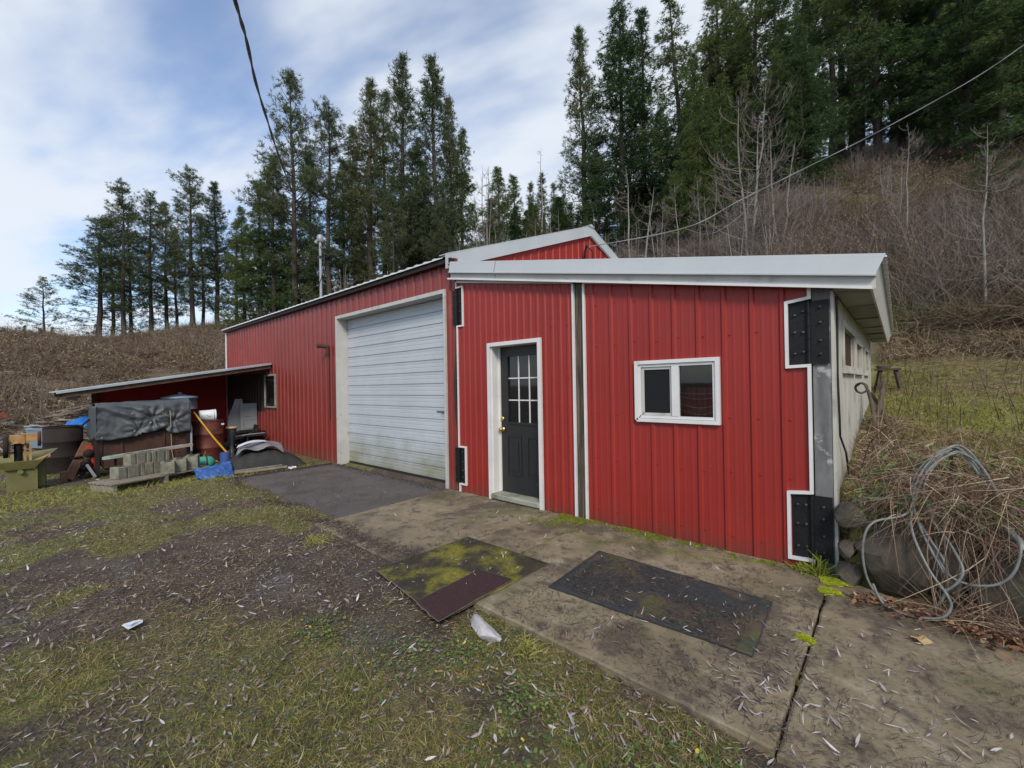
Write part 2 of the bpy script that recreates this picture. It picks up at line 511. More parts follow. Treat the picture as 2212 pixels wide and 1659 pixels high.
# ------------------------------------------------------------------ terrain
PROF = {   # azimuth: (distance, height) of the hill seen from the yard
    -130: [(0, 0), (17, .0), (60, .6), (200, 1)],
    -110: [(0, 0), (17, .1), (24, 1.5), (42, 4.6), (60, 4.5), (200, 3)],
    -92: [(0, 0), (17, .1), (24, 1.8), (34, 4.0), (42, 5.35), (60, 5.2), (200, 3)],
    -75: [(0, 0), (17, .1), (24, 1.8), (34, 4.4), (45, 6.6), (60, 6.9), (200, 5)],
    -70: [(0, 0), (17, .1), (25, 2.2), (36, 5.4), (48, 7.6), (70, 8), (200, 8)],
    -60: [(0, 0), (17, .2), (25, 3.0), (36, 7.5), (48, 10.5), (60, 12), (200, 14)],
    -48: [(0, 0), (16, .3), (24, 3.0), (34, 7.0), (45, 10.5), (60, 13), (200, 20)],
    -36: [(0, 0), (15, .5), (22, 3.5), (32, 8.0), (42, 12), (60, 15), (100, 20), (200, 30)],
    -25: [(0, 0), (14, 1.0), (20, 3.5), (30, 8.5), (40, 13), (60, 19), (100, 27), (200, 34)],
    -18: [(0, 0), (13, 1.5), (18, 3.5), (27, 8.5), (40, 15), (60, 23), (100, 30), (200, 34)],
    -9: [(0, 0), (9, 1.1), (12, 1.5), (16, 3.3), (25, 8.5), (40, 17), (60, 27), (100, 33), (200, 36)],
    -3: [(0, .6), (4, .6), (6, .78), (8, 1.04), (11, 1.30), (14, 2.1), (16.5, 3.3), (25, 8.2), (42, 17.5), (60, 27), (100, 33), (200, 36)],
    8: [(0, .55), (4, .55), (6, .78), (8, 1.04), (11, 1.35), (14, 2.1), (16.5, 3.0), (20, 5.2), (40, 14.9), (60, 24.5), (100, 32), (200, 36)],
    40: [(0, .5), (4, .5), (7, .9), (10, 1.3), (14, 2.3), (20, 5.2), (40, 14.9), (60, 24.5), (100, 32), (200, 36)],
    90: [(0, .4), (4, .4), (8, .8), (14, 1.6), (25, 4), (60, 12), (200, 20)],
    130: [(0, 0), (20, .3), (60, 2), (200, 4)],
}
_AZ = sorted(PROF)
_DG = np.linspace(0, 260, 1041)
_TAB = np.array([np.interp(_DG, [p[0] for p in PROF[a]], [p[1] for p in PROF[a]]) for a in _AZ])
_k = np.exp(-np.linspace(-2, 2, 9) ** 2); _k /= _k.sum()
_TAB = np.array([np.convolve(np.pad(t, 4, mode='edge'), _k, 'valid') for t in _TAB])


def terrain(x, y, rough=True):
    x = np.asarray(x, float); y = np.asarray(y, float)
    dx, dy = x - CAM[0], y - CAM[1]
    az = np.degrees(np.arctan2(dx, dy)); d = np.minimum(np.hypot(dx, dy), 259)
    fi = d * 4; i0 = np.clip(fi.astype(int), 0, 1039); fr = fi - i0
    res = np.zeros_like(d)
    azc = np.clip(az, -130, 130)
    for k in range(len(_AZ) - 1):
        a, b = _AZ[k], _AZ[k + 1]
        msk = (azc >= a) & (azc <= b)
        t = (azc - a) / (b - a); t = t * t * (3 - 2 * t)
        h0 = _TAB[k][i0] * (1 - fr) + _TAB[k][i0 + 1] * fr
        h1 = _TAB[k + 1][i0] * (1 - fr) + _TAB[k + 1][i0 + 1] * fr
        res = np.where(msk, h0 * (1 - t) + h1 * t, res)
    # flat yard south of the buildings and under them
    edge = -.02 + .05 * np.sin(x * 2.3)
    bench = sstep(0, .20, y - edge) * np.where(y < .12, sstep(4.62, 4.68, x), sstep(4.50, 4.57, x))
    inner = (y < 6.3) & (x <= np.where(y < .12, 4.66, 4.56))
    main = (x > -11.3) & (x < .4) & (y < 9) & (y > -1)
    res = np.where((x > 4.5) & (d < 14), res * bench, res)
    res = np.where(inner & (d < 14.5), 0, res)
    res = np.where(main, np.minimum(res, 0.02), res)
    res = res + .20 * np.exp(-((y - .45) / .36) ** 2) * sstep(4.75, 5.0, x) * (x < 9) * sstep(-.02, .2, y)
    if rough:
        far = sstep(15, 30, d)
        res = res + far * (fbm(x, y, .12, 4) - .5) * 2.0 + (res > .3) * (fbm(x + 40, y, .9, 3) - .5) * .16
        yard = (res < .1) & (y < -.02)
        res = res + yard * ((fbm(x, y, .8, 4) - .5) * .05 + (fbm(x, y, 7, 3) - .5) * .02 - .02)
        # the ground falls a few centimetres below the front edge of the slabs
        front = sstep(-2.0, -2.35, y) * sstep(1.9, 2.8, x)
        res = res - front * .035
        res = res + .022 * np.exp(-((y + 2.05) / .35) ** 2) * ((x > -4.2) & (x < 1.7))
        pad = (x > -3.6) & (y > -1.80) & (y < .1) & (x < 4.7)
        res = np.where(pad, -.06, res)
        pad2 = (x >= 4.6) & (y > -2.1) & (y < -.35) & (x < 9)
        res = np.where(pad2, -.06, res)
    return res


def gz(x, y):
    return float(terrain(np.array([x]), np.array([y]))[0])


def zone_masks(x, y):
    dx, dy = x - CAM[0], y - CAM[1]
    az = np.degrees(np.arctan2(dx, dy)); d = np.hypot(dx, dy)
    n = fbm(x, y, .55, 4); n2 = fbm(x + 31, y + 7, 1.7, 4)
    yard = (y < .3) & (x < 4.7) | (y < -.2)
    g = sstep(.43, .60, n * .45 + n2 * .55)
    # more moss close to the junk row and the slab, less in the muddy wheel track
    g = np.where(yard, g + .55 * np.exp(-((x + 3.2) / 1.6) ** 2 - ((y + 2.3) / 1.3) ** 2) + .5 * np.exp(-((y + 3.4) / .8) ** 2) * sstep(0, 2, x)
                 - .55 * np.exp(-((y + 2.95 - .10 * x) / .42) ** 2) * (1 - sstep(1.2, 2.6, x)) * sstep(-6, -3, x), g)
    g = np.clip(g, 0, 1) * yard
    benchg = ((~yard) & (d < 16.5) & (az > -12)).astype(float) * (1 - sstep(13.5, 16, d + 3 * (n - .5)))
    fl = [(-95, 200), (-45, 200), (-30, 62), (-14, 48), (-9, 38), (-3, 40), (8, 34), (30, 36), (90, 60)]
    fe = np.interp(az, [a for a, _ in fl], [b for _, b in fl])
    forest = sstep(-5, 5, d - fe + 8 * (n - .5)) * (az > -60)
    brush = np.clip(1 - yard * (d < 16.5) - benchg - forest, 0, 1)
    return g, benchg, brush, forest


def graded(c, fine, near, far, n):
    """coordinates: fine steps near c out to `near`, growing out to `far`"""
    k = int(near / fine)
    a = list(np.arange(0, k + 1) * fine)
    s = fine
    while a[-1] < far:
        s *= 1.055; a.append(a[-1] + s)
    a = np.array(a)
    return np.concatenate([c - a[::-1], c + a[1:]])


def make_ground():
    xs = graded(1.5, .075, 7.0, 420, 0); ys = graded(-1.5, .075, 6.0, 420, 0)
    X, Y = np.meshgrid(xs, ys, indexing='ij')
    Z = terrain(X, Y)
    V = np.stack([X, Y, Z], -1).reshape(-1, 3)
    nx, ny = len(xs), len(ys)
    i = np.arange(nx - 1)[:, None] * ny + np.arange(ny - 1)[None]
    F = np.stack([i, i + ny, i + ny + 1, i + 1], -1).reshape(-1, 4)
    g, b, br, fo = zone_masks(X.ravel(), Y.ravel())
    mm = bpy.data.materials.new('ground_soil_moss_gravel'); mm.use_nodes = True
    nt = mm.node_tree; N, L = nt.nodes, nt.links
    bs = N['Principled BSDF']; bs.inputs['Roughness'].default_value = .85
    at = N.new('ShaderNodeAttribute'); at.attribute_name = 'zone'
    sp = N.new('ShaderNodeSeparateColor'); L.new(at.outputs['Color'], sp.inputs[0])
    tc = N.new('ShaderNodeTexCoord')

    def noise(s, d=8, ro=.65):
        n = N.new('ShaderNodeTexNoise'); n.inputs['Scale'].default_value = s; n.inputs['Detail'].default_value = d
        n.inputs['Roughness'].default_value = ro; L.new(tc.outputs['Object'], n.inputs['Vector']); return n.outputs[0]

    def ramp(f, st):
        r = N.new('ShaderNodeValToRGB'); L.new(f, r.inputs[0]); e = r.color_ramp.elements
        while len(e) < len(st): e.new(.5)
        for k, (p, c) in enumerate(st): e[k].position = p; e[k].color = c + (1,)
        return r.outputs[0]

    def mixc(f, a, c):
        k = N.new('ShaderNodeMixRGB'); L.new(f, k.inputs[0]); L.new(a, k.inputs[1]); L.new(c, k.inputs[2]); return k.outputs[0]

    def rng(f, a, c):
        k = N.new('ShaderNodeMapRange'); k.interpolation_type = 'SMOOTHSTEP'; L.new(f, k.inputs['Value'])
        k.inputs['From Min'].default_value = a; k.inputs['From Max'].default_value = c; return k.outputs[0]
    mud = ramp(noise(2.2), [(.25, (.030, .021, .015)), (.5, (.066, .047, .034)), (.75, (.125, .098, .076))])
    vor = N.new('ShaderNodeTexVoronoi'); vor.inputs['Scale'].default_value = 55; L.new(tc.outputs['Object'], vor.inputs['Vector'])
    grav = ramp(vor.outputs['Color'], [(.1, (.045, .042, .042)), (.5, (.085, .080, .078)), (.9, (.16, .152, .145))])
    mud = mixc(rng(noise(.9, 5), .56, .68), mud, grav)
    moss = ramp(noise(5), [(.25, (.045, .046, .014)), (.5, (.105, .105, .026)), (.75, (.185, .170, .055))])

    def add(a, c):
        k = N.new('ShaderNodeMath'); k.operation = 'ADD'; L.new(a, k.inputs[0]); L.new(c, k.inputs[1]); return k.outputs[0]
    gm = rng(add(sp.outputs[0], noise(9, 6)), .62, 1.05)
    col = mixc(gm, mud, moss)
    bench = ramp(noise(1.6), [(.28, (.08, .10, .018)), (.45, (.16, .165, .035)), (.62, (.26, .20, .08)), (.78, (.12, .08, .045))])
    col = mixc(sp.outputs[1], col, bench)
    brush = ramp(noise(.7), [(.25, (.040, .028, .021)), (.45, (.085, .058, .041)), (.6, (.16, .12, .080)), (.72, (.09, .095, .030))])
    col = mixc(sp.outputs[2], col, brush)
    fore = ramp(noise(.9), [(.3, (.025, .022, .013)), (.55, (.055, .045, .026)), (.75, (.055, .062, .02))])
    at2 = N.new('ShaderNodeAttribute'); at2.attribute_name = 'forest'
    col = mixc(at2.outputs['Fac'], col, fore)
    L.new(col, bs.inputs['Base Color'])
    bn = N.new('ShaderNodeBump'); bn.inputs['Strength'].default_value = .7; bn.inputs['Distance'].default_value = .02
    L.new(add(noise(38, 9, .8), vor.outputs['Distance']), bn.inputs['Height']); L.new(bn.outputs[0], bs.inputs['Normal'])
    # damp mud is a little glossy
    rr = N.new('ShaderNodeMapRange'); L.new(noise(1.3, 4), rr.inputs['Value']); rr.inputs['From Min'].default_value = .4; rr.inputs['From Max'].default_value = .6
    rr.inputs['To Min'].default_value = .62; rr.inputs['To Max'].default_value = .92; L.new(rr.outputs[0], bs.inputs['Roughness'])
    o = mesh_np('ground', V, F, mm, smooth=True)
    ca = o.data.color_attributes.new('zone', 'FLOAT_COLOR', 'POINT')
    ca.data.foreach_set('color', np.stack([g, b, br, np.ones_like(g)], 1).astype(np.float32).ravel())
    fa = o.data.attributes.new('forest', 'FLOAT', 'POINT')
    fa.data.foreach_set('value', fo.astype(np.float32))
    tag(o, kind='structure')


make_ground()

# ------------------------------------------------------------------ pavement slabs
M['slab'] = mat('weathered_tan_concrete', [(.25, (.130, .102, .062)), (.5, (.215, .177, .115)), (.75, (.300, .255, .178))], 2.6, .85, 0, .35, 45,
                dirt=[((.045, .034, .024), 1.3, .50, .60, .75), ((.050, .036, .034), 6, .53, .62, .7), ((.32, .285, .21), 3.1, .57, .66, .6), ((.075, .080, .022), 1.0, .54, .64, .55), ((.03, .025, .02), 28, .60, .70, .5)])
M['slab_dark'] = mat('dark_damp_concrete', [(.25, (.060, .050, .047)), (.5, (.088, .076, .072)), (.75, (.12, .106, .10))], 1.3, .8, 0, .3, 60,
                     dirt=[((.15, .14, .13), 40, .66, .74, .6), ((.045, .036, .030), 1.6, .52, .64, .7), ((.04, .03, .025), 8, .56, .66, .5)])


def slab(name, poly, z, t, mm, seed):
    """thin slab with slightly chipped edges"""
    rng = random.Random(seed)
    pts = []
    n = len(poly)
    for i in range(n):
        a, b = Vector(poly[i]), Vector(poly[(i + 1) % n])
        k = max(2, int((b - a).length / .06))
        nn = Vector((-(b - a).y, (b - a).x)).normalized()
        for j in range(k):
            p = a.lerp(b, j / k)
            if j: p = p + nn * (rng.random() ** 3) * .009
            pts.append((p.x, p.y))
    mb = MB()
    k = len(pts)
    cx = sum(p[0] for p in pts) / k; cy = sum(p[1] for p in pts) / k
    ins = []
    for p in pts:
        d = Vector((cx - p[0], cy - p[1])).normalized() * .012
        ins.append((p[0] + d.x, p[1] + d.y, z))
    vs = [(p[0], p[1], z - t) for p in pts] + [(p[0], p[1], z - .008) for p in pts] + ins
    fs = []
    for i in range(k):
        j = (i + 1) % k
        fs.append((i, j, k + j, k + i)); fs.append((k + i, k + j, 2 * k + j, 2 * k + i))
    fs.append(tuple(range(2 * k, 3 * k)))
    mb.add(vs, fs)
    return tag(mb.build(name, mm), kind='structure')


slab('driveway', [(-3.66, -1.86), (-.0, -1.93), (-.08, -.02), (-3.96, -.02)], .000, .14, M['slab_dark'], 1)
slab('pavement', [(.02, -2.10), (1.73, -2.12), (1.80, -.76), (1.83, -.01), (-.06, -.01)], .003, .14, M['slab'], 2)
slab('pavement', [(1.75, -2.14), (2.70, -2.15), (2.375, -1.20), (2.38, -.01), (1.845, -.01), (1.815, -.76)], .000, .14, M['slab'], 3)
slab('pavement', [(2.72, -2.15), (4.600, -2.19), (4.582, -.02), (2.40, -.01), (2.395, -1.18)], .010, .15, M['slab'], 4)
slab('pavement', [(4.610, -2.20), (9.0, -2.35), (9.0, -.65), (5.8, -.55), (5.2, -.30), (4.592, -.05)], .006, .15, M['slab'], 5)

# ------------------------------------------------------------------ ribbed sheet walls
def ribbed(mb, s0, s1, zb, zt, openings, place, pitch=.228, phase=0.0, rib=.016, minor=True, screws=(), seed=1, mi=0):
    """ribbed sheet between s0 and s1; place(s, out, z) -> xyz; openings = [(sa, sb, za, zc)]"""
    br = {s0: None, s1: None}
    H = {}

    def hgt(s):
        t = (s - phase) % pitch
        t = min(t, pitch - t)
        if t <= .013: return rib
        if t <= .028: return rib * (1 - (t - .013) / .015)
        if minor:
            for q in (pitch / 3,):
                if abs(t - q) < .011: return .0018
        return 0.0
    k = math.floor((s0 - phase) / pitch) - 1
    xs = {round(s0, 5), round(s1, 5)}
    while phase + k * pitch < s1 + pitch:
        c = phase + k * pitch
        offs = [-.028, -.013, .013, .028]
        if minor: offs += [pitch / 3 - .014, pitch / 3 - .008, pitch / 3 + .008, pitch / 3 + .014, 2 * pitch / 3 - .014, 2 * pitch / 3 - .008, 2 * pitch / 3 + .008, 2 * pitch / 3 + .014]
        for o in offs:
            if s0 < c + o < s1: xs.add(round(c + o, 5))
        k += 1
    for a, b, _, _ in openings:
        for q in (a, b):
            if s0 < q < s1: xs.add(round(q, 5))
    xs = sorted(xs)
    f = zt if callable(zt) else (lambda s: zt)
    g = zb if callable(zb) else (lambda s: zb)
    for a, b in zip(xs, xs[1:]):
        if b - a < 1e-4: continue
        mid = (a + b) / 2
        iv = [(None, None)]
        cuts = sorted([(za, zc) for sa, sb, za, zc in openings if sa < mid < sb])
        seg = []; cur = None
        lo = 'b'
        for za, zc in cuts:
            seg.append((lo, za)); lo = zc
        seg.append((lo, 't'))
        ha, hb = hgt(a), hgt(b)
        for p, q in seg:
            z0a = g(a) if p == 'b' else p; z0b = g(b) if p == 'b' else p
            z1a = f(a) if q == 't' else q; z1b = f(b) if q == 't' else q
            if min(z1a - z0a, z1b - z0b) < .002: continue
            mb.add([place(a, ha, z0a), place(b, hb, z0b), place(b, hb, z1b), place(a, ha, z1a)], [(0, 1, 2, 3)], mi)
    rnd = random.Random(seed)
    k = math.ceil((s0 + .04 - phase) / pitch)
    while phase + k * pitch < s1 - .04:
        c = phase + k * pitch
        for z in screws:
            s = c + .045 + rnd.uniform(-.006, .006); zz = z + rnd.uniform(-.012, .012)
            if zz > f(s) - .04 or any(sa - .02 < s < sb + .02 and za - .02 < zz < zc + .02 for sa, sb, za, zc in openings): continue
            r_ = .011
            v = [place(s + r_ * cos(t), .001, zz + r_ * sin(t)) for t in np.linspace(0, 2 * pi, 7)[:-1]] + \
                [place(s + r_ * .7 * cos(t), .008, zz + r_ * .7 * sin(t)) for t in np.linspace(0, 2 * pi, 7)[:-1]]
            mb.add(v, [(i, (i + 1) % 6, 6 + (i + 1) % 6, 6 + i) for i in range(6)] + [tuple(range(6, 12))], mi)
        k += 1


def front(y0=0.0):
    return lambda s, o, z: (s, y0 - o, z)


def east(x0=0.0):
    return lambda s, o, z: (x0 + o, s, z)


# ------------------------------------------------------------------ the long gabled shop
EAVE, SLOPE, RIDGE_Y, DEEP = 3.50, .366, 3.92, 7.84


def roof_z(y):
    return EAVE + SLOPE * (y if y < RIDGE_Y else DEEP - y)


BX = -11.04
shop = empty('metal_shop_building', (-5.5, 3.9, 0), 0, 'long gabled red ribbed metal shop with a white roll-up door in its front wall', 'building')
SO = Vector((-5.5, 3.9, 0))


def sb(mb, name, mats, parent=shop):
    """link a part built in world coordinates under the shop"""
    mb.v = [tuple(Vector(p) - SO) for p in mb.v]
    return mb.build(name, mats, parent)


GX0, GX1, GZ = -3.56, -.15, 2.97
w = MB()
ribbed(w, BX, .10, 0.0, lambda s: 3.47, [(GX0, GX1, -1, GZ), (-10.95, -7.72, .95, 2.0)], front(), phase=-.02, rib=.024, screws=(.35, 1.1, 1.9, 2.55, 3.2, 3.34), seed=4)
w.box(BX, .10, .02, .06, 3.40, 3.465)
sb(w, 'front_wall', M['red_old'])
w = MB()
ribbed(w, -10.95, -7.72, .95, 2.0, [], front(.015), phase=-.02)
sb(w, 'painted_shade_panel', M['wall_shade'])  # dark colour stands in for the lean-to roof's shade on this wall
w = MB()
ribbed(w, 0.05, DEEP, 0.0, lambda s: roof_z(s) - .05, [], east(.02), phase=.09, screws=(3.7, 4.2))
sb(w, 'gable_wall', M['red'])
w = MB()
ribbed(w, 0.0, DEEP, 0.0, lambda s: roof_z(s) - .05, [], lambda s, o, z: (BX - o, s, z), minor=False)
sb(w, 'gable_wall', M['red'])
w = MB()
ribbed(w, BX, 0.0, 0.0, 3.47, [], lambda s, o, z: (s, DEEP + o, z), minor=False)
sb(w, 'back_wall', M['red'])


def ribbed_roof(mb, x0, x1, path, pitch=.3, rib=.022, th=.006, lift=.0):
    """sheet with ribs running along path (list of (y,z))"""
    xs = []
    k = math.floor(x0 / pitch)
    while k * pitch < x1 + pitch:
        c = k * pitch
        for o, h in ((-.035, 0), (-.018, rib), (.018, rib), (.035, 0)):
            if x0 <= c + o <= x1: xs.append((c + o, h))
        k += 1
    xs = [(x0, 0)] + xs + [(x1, 0)]
    vs = []
    for x, h in xs:
        for y, z in path:
            vs.append((x, y, z + h + lift))
    n = len(path)
    fs = [(i * n + j, (i + 1) * n + j, (i + 1) * n + j + 1, i * n + j + 1) for i in range(len(xs) - 1) for j in range(n - 1)]
    o = len(vs)
    vs2 = [(x, y, z - th) for x, y, z in vs]
    fs += [tuple(q + o for q in reversed(f_)) for f_ in fs]
    for i in range(len(xs) - 1):
        fs.append((i * n, i * n + o, (i + 1) * n + o, (i + 1) * n))
    mb.add(vs + vs2, fs)


r = MB()
ribbed_roof(r, BX - .12, .04, [(-.12, roof_z(-.12)), (RIDGE_Y, roof_z(RIDGE_Y)), (DEEP + .12, EAVE - .044)], lift=.01, pitch=.228)
sb(r, 'roof', M['roof'])
r = MB()   # rake flashing along the gable
for ya, yb in ((-.13, RIDGE_Y), (RIDGE_Y, DEEP + .1)):
    za, zb = roof_z(ya), roof_z(yb)
    if ya < 0: za = EAVE + SLOPE * ya
    if yb > DEEP: zb = EAVE - SLOPE * (yb - DEEP)
    r.prism([(ya, za - .15), (yb, zb - .15), (yb, zb + .05), (ya, za + .05)], 'x', .043, .075)
    r.prism([(ya, za + .05), (yb, zb + .05), (yb, zb + .062), (ya, za + .062)], 'x', -.10, .078)
    r.prism([(ya, za - .165), (yb, zb - .165), (yb, zb - .15), (ya, za - .15)], 'x', .043, .09)
r.prism([(RIDGE_Y - .12, roof_z(RIDGE_Y) + .03), (RIDGE_Y, roof_z(RIDGE_Y) + .085), (RIDGE_Y + .12, roof_z(RIDGE_Y) + .03)], 'x', BX - .1, .10)
sb(r, 'rake_trim', M['fascia'])
r = MB()
r.box(BX - .05, BX + .05, -.032, -.018, 0, 3.42)
sb(r, 'corner_trim', M['white'])
r = MB()
r.box(BX, .12, -.10, -.018, 3.385, 3.446)
sb(r, 'eave_trim', M['rust_dark'])
r = MB()   # pale cut ends of the roof ribs seen along the eave
k = math.floor((BX - .1) / .228)
while k * .228 < .0:
    c = k * .228; ze = roof_z(-.12) + .01
    if c > BX - .05:
        r.prism([(c - .085, ze - .008), (c + .085, ze - .008), (c + .07, ze + .004), (c + .03, ze + .024), (c - .03, ze + .024), (c - .07, ze + .004)], 'y', -.128, -.1205)
    k += 1
sb(r, 'rib_ends', M['white'])['kind'] = 'stuff'
# roll-up door
t = MB()
t.box(GX0 - .06, GX0, -.035, .015, -.02, GZ + .06)
t.box(GX1, GX1 + .045, -.035, .015, -.02, GZ + .06)
t.box(GX0, GX1, -.035, .015, GZ, GZ + .06)
t.box(GX0 - .05, GX0, .016, .24, -.02, GZ)        # deep jamb lining
t.box(GX1, GX1 + .04, .016, .24, -.02, GZ)
t.box(GX0, GX1, .016, .24, GZ, GZ + .05)
sb(t, 'door_frame', M['wall_trim'])
d = MB()
secs = 15
ys = .20
zz = .035
hs = (GZ - .035) / secs
for k in range(secs):
    z0 = zz + k * hs
    pts = [(0, .018), (.008, .0), (hs * .36, .0), (hs * .38, .003), (hs * .42, .003), (hs * .44, .0), (hs * .68, .0), (hs * .70, .003), (hs * .74, .003), (hs * .76, .0), (hs - .016, -.002), (hs - .008, .018), (hs, .018)]
    for (a, oa), (b, ob) in zip(pts, pts[1:]):
        d.add([(GX0 + .004, ys + oa, z0 + a), (GX1 - .004, ys + oa, z0 + a), (GX1 - .004, ys + ob, z0 + b), (GX0 + .004, ys + ob, z0 + b)], [(0, 1, 2, 3)])
d.box(GX0 + .004, GX1 - .004, ys + .028, ys + .05, .035, GZ)
dl = MB(); dl.v = list(d.v); dl.f = d.f; dl.m = d.m; dl.sm = d.sm
rd = MB(); rd.v = [(p[0], p[1], p[2]) for p in d.v]; rd.f = d.f; rd.m = d.m; rd.sm = d.sm
rdo = sb(rd, 'roll_up_door', M['roll_door'])
s = MB(); s.box(GX0 + .01, GX1 - .01, .19, .23, -.01, .034)
sb(s, 'rubber_seal', M['black_rubber'], rdo)
s = MB()
s.box(-.62, -.40, .186, .199, 1.135, 1.150)
s.tube([(-.5, .19, 1.12), (-.44, .15, 1.12), (-.38, .19, 1.12)], .006, 6)
sb(s, 'handle', M['bolt'], rdo)
# small exhaust elbow and conduit on the wall
p = MB()
p.tube([(-3.90, -.03, .88), (-3.90, -.03, 2.30)], .014, 8)
sb(p, 'conduit', M['rust_dark'])
p = MB()
p.tube([(-3.92, .0, 2.42), (-3.92, -.12, 2.43), (-3.96, -.17, 2.44), (-4.06, -.19, 2.45)], [.04, .042, .045, .05], 12)
p.tube([(-3.905, -.06, 2.42), (-3.905, -.06, 2.24)], .035, 10)
sb(p, 'exhaust_elbow', M['rust'])
# service mast through the eave
p = MB()
MX, MY = -5.02, .32
p.tube([(MX, MY, 3.3), (MX, MY, 5.02)], .030, 12)
p.lathe([(.055, 3.62), (.055, 3.66), (.10, 3.58)], (MX, MY, 0), 12)
mast = sb(p, 'service_mast', M['steel_grey'])
p = MB()
p.lathe([(.0, 5.16), (.055, 5.14), (.075, 5.08), (.07, 5.01), (.05, 4.98)], (MX, MY, 0), 14)
p.beam((MX - .05, MY, 5.05), (MX - .13, MY - .05, 4.98), .07, .05)
sb(p, 'weatherhead', M['steel_grey'], mast)
p = MB()
p.tube([(MX - .1, MY, 5.0), (MX + .15, MY - .02, 4.72), (MX + .35, MY, 4.60), (MX + .55, MY + .05, 4.62)], .012, 6)
p.tube([(MX - .08, MY, 5.02), (MX + .10, MY + .05, 4.65), (MX + .05, MY + .03, 4.25), (MX + .0, MY - .045, 3.95)], .012, 6)
p.box(MX - .06, MX + .06, MY - .045, MY + .05, 4.60, 4.64)
sb(p, 'drip_loop', M['cable_black'], mast)
# weatherhead on the gable
p = MB()
p.box(.04, .07, 3.60, 3.72, 4.20, 4.24)
p.tube([(.08, 3.66, 4.0), (.08, 3.66, 4.38), (.14, 3.64, 4.47), (.20, 3.60, 4.43)], .02, 8)
p.tube([(.18, 3.60, 4.44), (.24, 3.72, 4.34), (.15, 3.85, 4.22), (.10, 3.90, 4.18)], .01, 6)
p.tube([(.18, 3.60, 4.44), (.2, 3.5, 4.3), (.12, 3.52, 4.2)], .01, 6)
sb(p, 'cable_bracket', M['black_steel'])
# side window near the lean-to
wr = MB()
a, b, c_, e_ = -7.66, -6.90, 1.07, 1.95  # frame of the small window
for q in ((a, b, c_ - .0, c_ + .045), (a, b, e_ - .045, e_)): wr.box(q[0], q[1], -.05, .0, q[2], q[3])
for q in ((a, a + .045), (b - .045, b)): wr.box(q[0], q[1], -.05, .0, c_ + .045, e_ - .045)
win = sb(wr, 'window', M['soffit'])
g_ = MB(); g_.box(a + .045, b - .045, -.028, -.018, c_ + .045, e_ - .045)
sb(g_, 'pane', M['glass'], win)

# ------------------------------------------------------------------ the low addition with two hinged wall panels
AX = 4.614
add_ = empty('shed_addition', (2.3, 3, 0), 0, 'low shed-roofed red addition with charcoal entry door, white window and huge black hinges', 'building')
AO = Vector((2.3, 3, 0))


def ab(mb, name, mats, parent=add_):
    mb.v = [tuple(Vector(p) - AO) for p in mb.v]
    return mb.build(name, mats, parent)


def tz(x):
    return 3.10 - .176 * x


DX0, DX1, DZ = .87, 1.66, 2.075
WX0, WX1, WZ0, WZ1 = 2.96, 3.79, 1.15, 1.775
lp = MB()
ribbed(lp, .17, 2.205, 0.0, tz, [(DX0 - .02, DX1 + .02, -1, DZ + .02), (.17, .30, 2.43, 2.99), (.17, .31, .12, .66)], front(-.012), pitch=.1145, phase=.055, rib=.012, minor=False, screws=())
left_panel = ab(lp, 'hinged_wall_panel', M['red'])
sc = MB()
rr = random.Random(3)
for z in (.33, .95, 1.62, 2.25, 2.78):
    for k in range(9):
        s_ = .285 + k * .229
        if s_ > 2.16 or (DX0 - .05 < s_ < DX1 + .05 and z < DZ + .1): continue
        zz = z + rr.uniform(-.012, .012)
        r_ = .011
        v = [(s_ + r_ * cos(t), -.026, zz + r_ * sin(t)) for t in np.linspace(0, 2 * pi, 7)[:-1]] + [(s_ + r_ * .6 * cos(t), -.034, zz + r_ * .6 * sin(t)) for t in np.linspace(0, 2 * pi, 7)[:-1]]
        sc.add(v, [(i, (i + 1) % 6, 6 + (i + 1) % 6, 6 + i) for i in range(6)] + [tuple(range(6, 12))])
ab(sc, 'screw_row', M['red'], left_panel)['kind'] = 'stuff'
rp = MB()
ribbed(rp, 2.345, 4.47, -.02, tz, [(WX0 + .02, WX1 - .02, WZ0 + .02, WZ1 - .02), (4.33, 4.48, 1.66, 2.20), (4.33, 4.48, .085, .62)], front(-.012), pitch=.2295, phase=2.45, screws=(.16, .72, 1.22, 1.98, 2.42), seed=9)
right_panel = ab(rp, 'hinged_wall_panel', M['red'])


def strip(mb, pts, w, y0, y1):
    """flat trim following a rectilinear path in the wall plane, mitre-free: each leg a box butted to the next"""
    for (xa, za), (xb, zb) in zip(pts, pts[1:]):
        mb.beam((xa, (y0 + y1) / 2, za), (xb, (y0 + y1) / 2, zb), w if abs(xa - xb) < abs(za - zb) else abs(y1 - y0), abs(y1 - y0) if abs(xa - xb) < abs(za - zb) else w, up=(0, 1, 0) if abs(xa - xb) < abs(za - zb) else (0, 0, 1))


